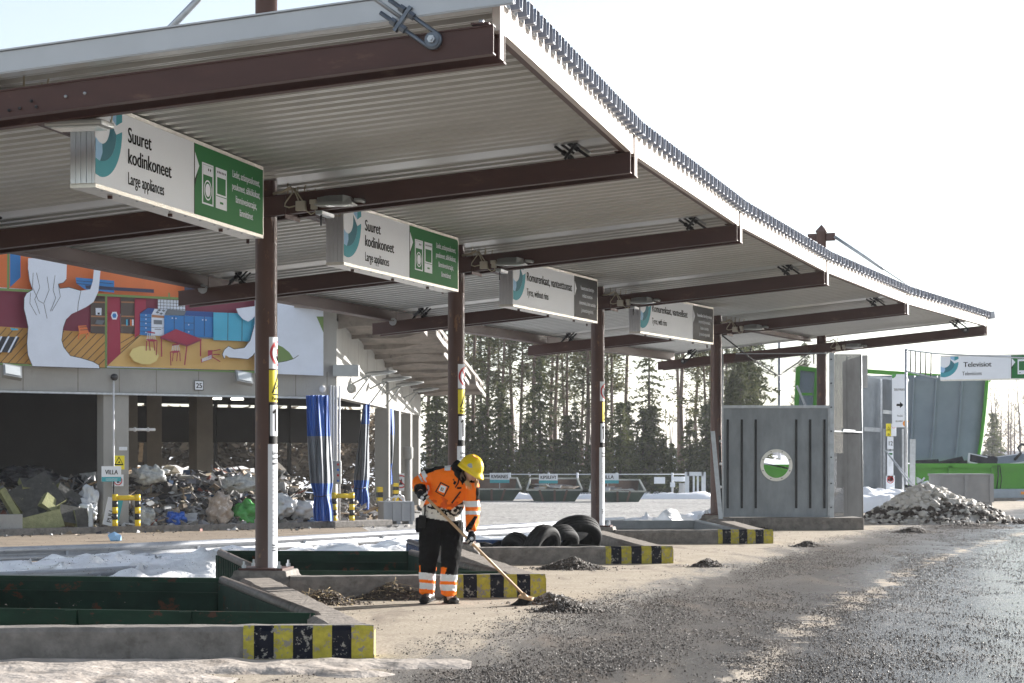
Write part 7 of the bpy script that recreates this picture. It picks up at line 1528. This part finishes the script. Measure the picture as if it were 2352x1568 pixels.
def jm(c, n):
    zx, zy = unz(c); dR = min((c - ShR.lerp(ElR, tpar(c, ShR, ElR))).length, (c - ElR.lerp(WrR, tpar(c, ElR, WrR))).length); dL = min((c - ShL.lerp(ElL, tpar(c, ShL, ElL))).length, (c - ElL.lerp(WrL, tpar(c, ElL, WrL))).length)
    if zx > 540 and zy > 395 and dL < .13:
        if 548 < zy < 603 or 636 < zy < 668: return 'reflective'
        if zy > 815: return 'black_cloth'
        if zy > 680 and abs(zx - (652 - (zy - 680) * .62)) < 16 + (zy - 680) * .12: return 'black_cloth'
        if zx > 650 and 430 < zy < 545: return 'black_cloth'
        return 'orange_cloth'
    t = tpar(c, ShR, ElR)
    if dR < .12 and zx < 285:
        t2 = tpar(c, ElR, WrR)
        if t2 > .62 and zy > 395: return 'black_cloth'
        if .50 < t < .72 and t2 < .25: return 'reflective'
        if t < .55 and zy < 330 - (zx - 190) * .38 : return 'black_cloth'
        if .80 < t < .9 and zy < 385: return 'reflective'
        return 'orange_cloth'
    if zy < 288 and 378 < zx < 432: return 'reflective'
    if zy < 262 + (390 - zx) * .28 and zx < 390: return 'black_cloth'
    if zx > 430 and zy < 410 and zy < 250 + (zx - 430) * 1.55: return 'black_cloth'
    if zy > lin(L3_, zx): return 'black_cloth'
    if zy > lin(L2, zx): return 'reflective_dirty'
    if zy > lin(L1, zx): return 'reflective_dirty' if noise.noise(Vector((zx * .03, zy * .045, 2))) > .12 else 'black_cloth'
    if zy > 515 and noise.noise(Vector((zx * .02, zy * .03, 5))) + (zy - 560) * .006 > .1: return 'orange_dirty'
    return 'orange_cloth'
jac, jb = fuse('jacket', mb, .009, 3, per, jm, folds=.017, fsc=.11, seed=3)
def dec(bv, pts, m, name, off=.006, sub=4, par_=None):
    b = MB(); q = []
    for (a, c) in pts:
        x, y = zc(a, c); o = Vector((0, 0, HC)); d = Vector(((x - CX) / F, 1, -(y - HY) / F)).normalized(); h = bv.ray_cast(o, d)
        q.append((h[0] - d * off) if h[0] is not None else J(x, y, -.3))
    c0_ = sum(q, Vector()) / len(q); b.slab(q, (c0_ - Vector((0, 0, HC))).normalized() * -1, .003, m); return b.build(name, per if par_ is None else par_)
bd = dec(jb, [(345, 385), (422, 425), (375, 515), (297, 470)], 'navy_cloth', 'badge_frame', .012); dec(jb, [(350, 398), (408, 430), (370, 502), (310, 468)], 'orange_cloth', 'badge_pocket', .016, par_=bd); dec(jb, [(347, 410), (396, 428), (377, 482), (326, 462)], 'sign_white', 'badge_card', .020, par_=bd); dec(jb, [(350, 432), (373, 440), (365, 466), (342, 458)], 'sign_teal_dark', 'badge_photo', .0235, par_=bd); dec(jb, [(356, 437), (368, 441), (362, 460), (351, 456)], 'skin', 'badge_portrait', .026, par_=bd)
dec(jb, [(512, 465), (523, 472), (446, 574), (434, 567)], 'navy_cloth', 'chest_zip', .008); dec(jb, [(462, 375), (482, 385), (470, 412), (452, 402)], 'navy_cloth', 'pocket_flap', .008); dec(jb, [(450, 362), (462, 360), (464, 373), (452, 375)], 'navy_cloth', 'stud', .009); dec(jb, [(486, 432), (524, 430), (524, 445), (486, 447)], 'navy_cloth', 'pocket_flap', .009); dec(jb, [(496, 360), (508, 362), (500, 400), (472, 440), (468, 430), (490, 395)], 'navy_cloth', 'front_zip', .009)
# hem and sleeve cuffs, collar
mb = MB(); mb.tube([J(1046, 1086, -.2), J(1052, 1074, -.2), J(1060, 1064, -.19)], [(.07, .08), (.072, .085), (.066, .075)], 'black_cloth', n=18, up=(0, 1, 0)); mb.tube([J(1050, 1086, -.26), J(1064, 1098, -.33), J(1072, 1108, -.34)], [.042, .032, .014], 'black_cloth', n=12); mb.tube([J(1062, 1070, -.22), J(1072, 1090, -.22), J(1080, 1104, -.17)], [.045, .04, .025], 'black_cloth', n=12); fuse('collar', mb, .008, 2, per, None, folds=.008, fsc=.06)
mb = MB(); mb.tube([J(1038, 1082, -.1), J(1046, 1063, -.14), J(1056, 1058, -.17)], .006, 'reflective', n=6); mb.build('collar_piping', per)
# balaclava under the helmet
mb = MB(); vs = []; 
for i in range(15):
    th = math.pi * .62 * i / 14
    for k in range(24):
        ph = 2 * math.pi * k / 24; x, y, z = math.sin(th) * math.cos(ph), math.sin(th) * math.sin(ph), math.cos(th); lim = 1
        f, s, u = x * .106, y * .086, z * .124
        if x > .2 and th > 1.25: f, s, u = x * .09, y * .075, .124 * math.cos(1.25) + .002
        vs.append(HP(f, s, u))
mb.add(vs, [(i * 24 + k, i * 24 + (k + 1) % 24, (i + 1) * 24 + (k + 1) % 24, (i + 1) * 24 + k) for i in range(14) for k in range(24)], 'black_cloth', True); mb.build('balaclava', per)
mb = MB(); mb.tube([HP(-.02, .09, .02), HP(0, .086, -.05), HP(.05, .05, -.122), HP(.06, 0, -.13)], .0055, 'black_cloth', n=6); mb.tube([HP(-.02, -.088, .03), HP(.01, -.084, -.05), HP(.05, -.045, -.12)], .0055, 'black_cloth', n=6); mb.build('chin_strap', per)
# helmet
mb = MB(); vs = []; NH, NK = 14, 40; C_ = HP(-.005, 0, .028)
for i in range(NH + 1):
    th = math.pi / 2 * i / NH
    for k in range(NK):
        ph = 2 * math.pi * k / NK; x, y, z = math.sin(th) * math.cos(ph), math.sin(th) * math.sin(ph), math.cos(th); rdg = 1 + (.035 * math.exp(-(y / .16) ** 2) + .018 * math.exp(-((abs(y) - .34) / .07) ** 2)) * (z > .1) * min(1, z * 2)
        vs.append(C_ + hf * x * .140 * rdg + hs * y * .118 * rdg + hu * (z * .135 * rdg))
base = len(vs) - NK
for e, (dr, du) in enumerate(((.012, -.012), (.018, -.03), (.012, -.034))):
    for k in range(NK):
        ph = 2 * math.pi * k / NK; x, y = math.cos(ph), math.sin(ph); br = max(0, x) ** 3 * .048 * (1 if e else .5) + (max(0, -x) ** 3 * .012); vs.append(C_ + hf * (x * .140 + x * dr + br * 1.) + hs * (y * (.118 + dr)) + hu * (du - max(0, x) ** 3 * .012 - abs(y) * .004 - max(0, -x) ** 2 * .018))
T_ = NH + 3
mb.add(vs, [(i * NK + k, i * NK + (k + 1) % NK, (i + 1) * NK + (k + 1) % NK, (i + 1) * NK + k) for i in range(T_) for k in range(NK)], 'helmet_yellow', True); hel = mb.build('helmet', per); q = hel.modifiers.new('t', 'SOLIDIFY'); q.thickness = .003
def HH(th, ph, o=1.03): x, y, z = math.sin(th) * math.cos(ph), math.sin(th) * math.sin(ph), math.cos(th); return C_ + hf * x * .140 * o + hs * y * .118 * o + hu * z * .135 * o
for ph0, th0 in ((R(-62), R(72)), (R(-150), R(58))):
    b = MB(); pts = [HH(th0 + .17 * math.sin(t) , ph0 + .20 * math.cos(t) + .05 * math.sin(2 * t), 1.04) for t in [i * math.pi / 6 for i in range(12)]]; b.poly(pts, 'lamp_grey'); b.build('vent_cover', hel)
for i in range(6): b = MB(); b.tube([HH(R(20), R(-100 + 14 * i), 1.06), HH(R(28), R(-95 + 14 * i), 1.05)], .005, 'orange_print', n=5); b.build('vent_slot', hel)
# hair
mb = MB(); r_ = random.Random(6)
for i in range(30):
    a = r_.random(); st = HP(.02 + .03 * a, -.066, -.075 - .03 * a); end = J(1073 + 12 * a + r_.gauss(0, 1.5), 1117 + r_.uniform(-7, 9), -.36); mb.tube([st, st.lerp(end, .5) + Vector((r_.gauss(0, .008), -.012, 0)), end], [.004, .005, .001], 'hair', n=4)
for i in range(24):
    a = r_.random(); st = HP(.035, .055 + .015 * a, -.06); end = J(1090 + 8 * a + r_.gauss(0, 1.2), 1113 + r_.uniform(-9, 10), -.33); mb.tube([st, st.lerp(end, .5) + Vector((.01, -.02, 0)), end], [.004, .0055, .001], 'hair', n=4)
for i in range(18):
    a = r_.random(); st = HP(-.03 + .02 * a, -.078, -.03); end = J(1058 + 12 * a, 1098 + 8 * r_.random(), -.35); mb.tube([st, st.lerp(end, .5) + Vector((-.012, -.02, -.01)), end], [.005, .007, .002], 'hair_dark', n=4)
mb.build('hair', per)
# trousers
mb = MB(); mb.tube([J(1014, 1188, 0), J(1014, 1200, 0), J(1016, 1214, 0)], [(.185, .13), (.20, .145), (.19, .14)], 'black_cloth', n=24, up=(0, 1, 0))
mb.tube([J(992, 1200), J(988, 1240, -.02), J(984, 1278, -.04), J(982, 1315, .01), J(981, 1348, .06), J(980, 1361, .07)], [(.125, .13), (.115, .12), (.098, .105), (.085, .09), (.083, .085), (.078, .08)], 'black_cloth', n=20, up=(0, 1, 0))
mb.tube([J(1036, 1200), J(1038, 1240, -.02), J(1036, 1280, -.06), J(1032, 1318, -.03), J(1030, 1352, .0), J(1030, 1366, .01)], [(.125, .13), (.115, .12), (.10, .105), (.085, .09), (.083, .085), (.08, .08)], 'black_cloth', n=20, up=(0, 1, 0))
def tm(c, n):
    zx, zy = unz(c); L = zx < 335; o = (zx - 238) * -.0 if L else 0; k = -8 + (zx - 160) * .10 if L else 12 + (zx - 420) * .06; y = zy - k
    if 1172 < y < 1230: return 'reflective'
    if 1230 <= y < 1258 or y >= 1312: return 'orange_cloth'
    if 1258 <= y < 1312: return 'reflective'
    if y > 1112 and ((L and (zx < 172 or zx > 306)) or (not L and zx < 402 - (y - 1112) * .35)): return 'orange_cloth'
    return 'black_cloth'
tr, tb = fuse('trousers', mb, .0085, 2, per, tm, folds=.016, fsc=.10, seed=8)
mb = MB(); mb.tube([J(1014, 1181, 0), J(1014, 1187, 0)], [(.195, .145), (.195, .145)], 'black_cloth', n=24, up=(0, 1, 0)); mb.build('belt', per)
# boots
def boot(an, heel, toe, nm):
    mb = MB(); mb.tube([an + Z * .03, an - Z * .03], [.062, .058], 'boot', n=14); mb.tube([heel + Z * .03, heel.lerp(toe, .45) + Z * .035, heel.lerp(toe, .8) + Z * .02, toe + Z * .01], [(.045, .05), (.05, .055), (.052, .045), (.035, .03)], 'boot', n=14); mb.tube([an, heel.lerp(toe, .25) + Z * .03], [.055, .055], 'boot', n=12)
    o, _ = fuse(nm, mb, .007, 2, per, lambda c, n: 'boot', folds=.004, fsc=.04); b = MB(); d = (toe - heel).normalized(); b.tube([heel - d * .02 - Z * .012, heel.lerp(toe, .5) - Z * .014, toe + d * .02 - Z * .02], [(.046, .016), (.047, .014), (.04, .014)], 'black_rubber', n=14); b.build('sole', o)
boot(J(981, 1358, .08), J(991, 1374, .10), J(969, 1383, -.08), 'boot'); boot(J(1030, 1362, .01), J(1024, 1383, .05), J(1050, 1384, -.06), 'boot')
# radio on the belt and pocket
b = MB(); b.bar(J(968, 1212, -.12), J(971, 1183, -.12), .075, .05, 'black_rubber', up=(0, 1, 0)); b.tube([J(975, 1184, -.12), J(977, 1158, -.12)], .009, 'black_rubber', n=6); rd_ = b.build('radio', bevel=.006); tag(rd_, 'black hand radio hanging at the hip of the worker', 'radio'); b = MB(); b.box(J(962, 1205, -.04), (.07, .1, .16), 'navy_cloth'); b.build('holster_pocket', per, bevel=.02)
# gloved hands closed on the handle
A_, B_ = J(969, 1132, -.37), J(1208, 1371, -.27); hd = (B_ - A_).normalized()
def hand(c, wr, nm, out, sgn):
    # c: grip centre on the handle axis; out: direction from the handle to the back of the hand
    out = (out - hd * out.dot(hd)).normalized(); sd_ = hd.cross(out).normalized() * sgn; gl = MB(); k0 = c + out * .030
    gl.tube([wr, wr.lerp(k0, .5) + out * .012, k0 + out * .006], [(.034, .036), (.044, .034), (.046, .024)], 'black_cloth', n=14)
    gl.tube([k0 - hd * .034 + out * .004, k0 + hd * .036 + out * .004], [.024, .024], 'black_cloth', n=12)
    g, gb = fuse(nm, gl, .005, 2, per, lambda a, n: 'navy_cloth', folds=.003, fsc=.04)
    for i in range(4):
        o = (i - 1.5) * .0195; L = (200, 235, 225, 185)[i]; pts = []
        for j in range(7):
            a = R(-5 + L * j / 6); rr = .026 - .002 * j / 6; pts.append(c + hd * (o + .002 * j) + out * math.cos(a) * rr + sd_ * math.sin(a) * rr)
        f = MB(); f.tube(pts, [.0115, .0115, .011, .0105, .010, .0095, .0075], 'glove_grey' if i % 2 else 'navy_cloth', n=10); f.build('finger', g)
    pts = [c + out * .026 - hd * .02 - sd_ * .012, c + out * .008 - hd * .036 - sd_ * .030, c - out * .014 - hd * .026 - sd_ * .024, c - out * .026 - hd * .012 - sd_ * .004]; f = MB(); f.tube(pts, [.015, .0135, .012, .009], 'glove_grey', n=10); f.build('thumb', g)
    d = MB(); fr = Frame(c + out * .064, hd, sd_, out)
    e = (c + out * .04 + (Vector((0, 0, HC)) - c).normalized() * .035)
    v_ = (Vector((0, 0, HC)) - e).normalized(); fr = Frame(e, (1, 0, 0), Z, v_)
    for i in range(3):
        a = R(60 * i); dx, dy = math.cos(a) * .017, math.sin(a) * .017; nx, ny = -dy * .16, dx * .16; fr.poly(d, [(dx + nx, dy + ny), (-dx + nx, -dy + ny), (-dx - nx, -dy - ny), (dx - nx, dy - ny)], 'sign_white', .001 * i)
    fr.ring(d, 0, 0, .015, .019, 'sign_white', .004, 16); d.build('snowflake_mark', g)
hand(A_ + hd * .035, WrR, 'glove', Vector((-.75, -.35, .25)), -1); hand(A_ + hd * ((HL - A_).dot(hd)), WrL, 'glove', Vector((.65, -.5, .3)), 1)
# broom
br = thing('broom', 'long wooden broom with a short head, held by the worker', 'broom', (B_.x, B_.y, 0)); b = MB(); b.tube([A_ + hd * .006, B_], .0145, 'wood_pole', n=12); b.build('handle', br)
b = MB(); c = J(1208, 1372, -.25); lat = Vector((.93, -.3, -.18)).normalized(); b.bar(c - lat * .078, c + lat * .078, .075, .03, 'wood_pole', up=(.15, -.25, 1)); b.build('head_block', br, bevel=.006); b = MB(); b.tube([B_ - hd * .05, B_ + hd * .015], .024, 'wood_pole', n=10); b.build('socket', br); b = MB(); r_ = random.Random(2)
for i in range(520):
    u, v = r_.uniform(-1, 1), r_.uniform(-1, 1); p0 = c + lat * u * .068 + Vector((.05, .25, 0)) * v * .1 - Z * .015; p1 = Vector((p0.x - .045 + u * .02 - abs(r_.gauss(0, .02)), p0.y + v * .03, .003)); b.tube([p0, p0.lerp(p1, .5) + Vector((.01, 0, 0)), p1], .0022, 'bristle', n=3, cap=False)
bb_ = b.build('bristles', br); bb_['kind'] = 'stuff'

# ================================================================ HAZE
hz = MB(); hz.box((250, 650, 9.85), (1600, 1900, 24.3), 'snow'); hm = bpy.data.materials.new('haze'); hm.use_nodes = True; n_ = hm.node_tree.nodes; n_.remove(n_['Principled BSDF'])
pv = n_.new('ShaderNodeVolumePrincipled'); pv.inputs['Color'].default_value = (.93, .95, 1, 1); pv.inputs['Density'].default_value = .00022; pv.inputs['Anisotropy'].default_value = .35; hm.node_tree.links.new(pv.outputs[0], n_['Material Output'].inputs['Volume'])
ho = hz.build('haze', kind='stuff'); ho.data.materials.clear(); ho.data.materials.append(hm); tag(ho, 'thin pale haze in the air over the whole yard', 'haze', kind='stuff')
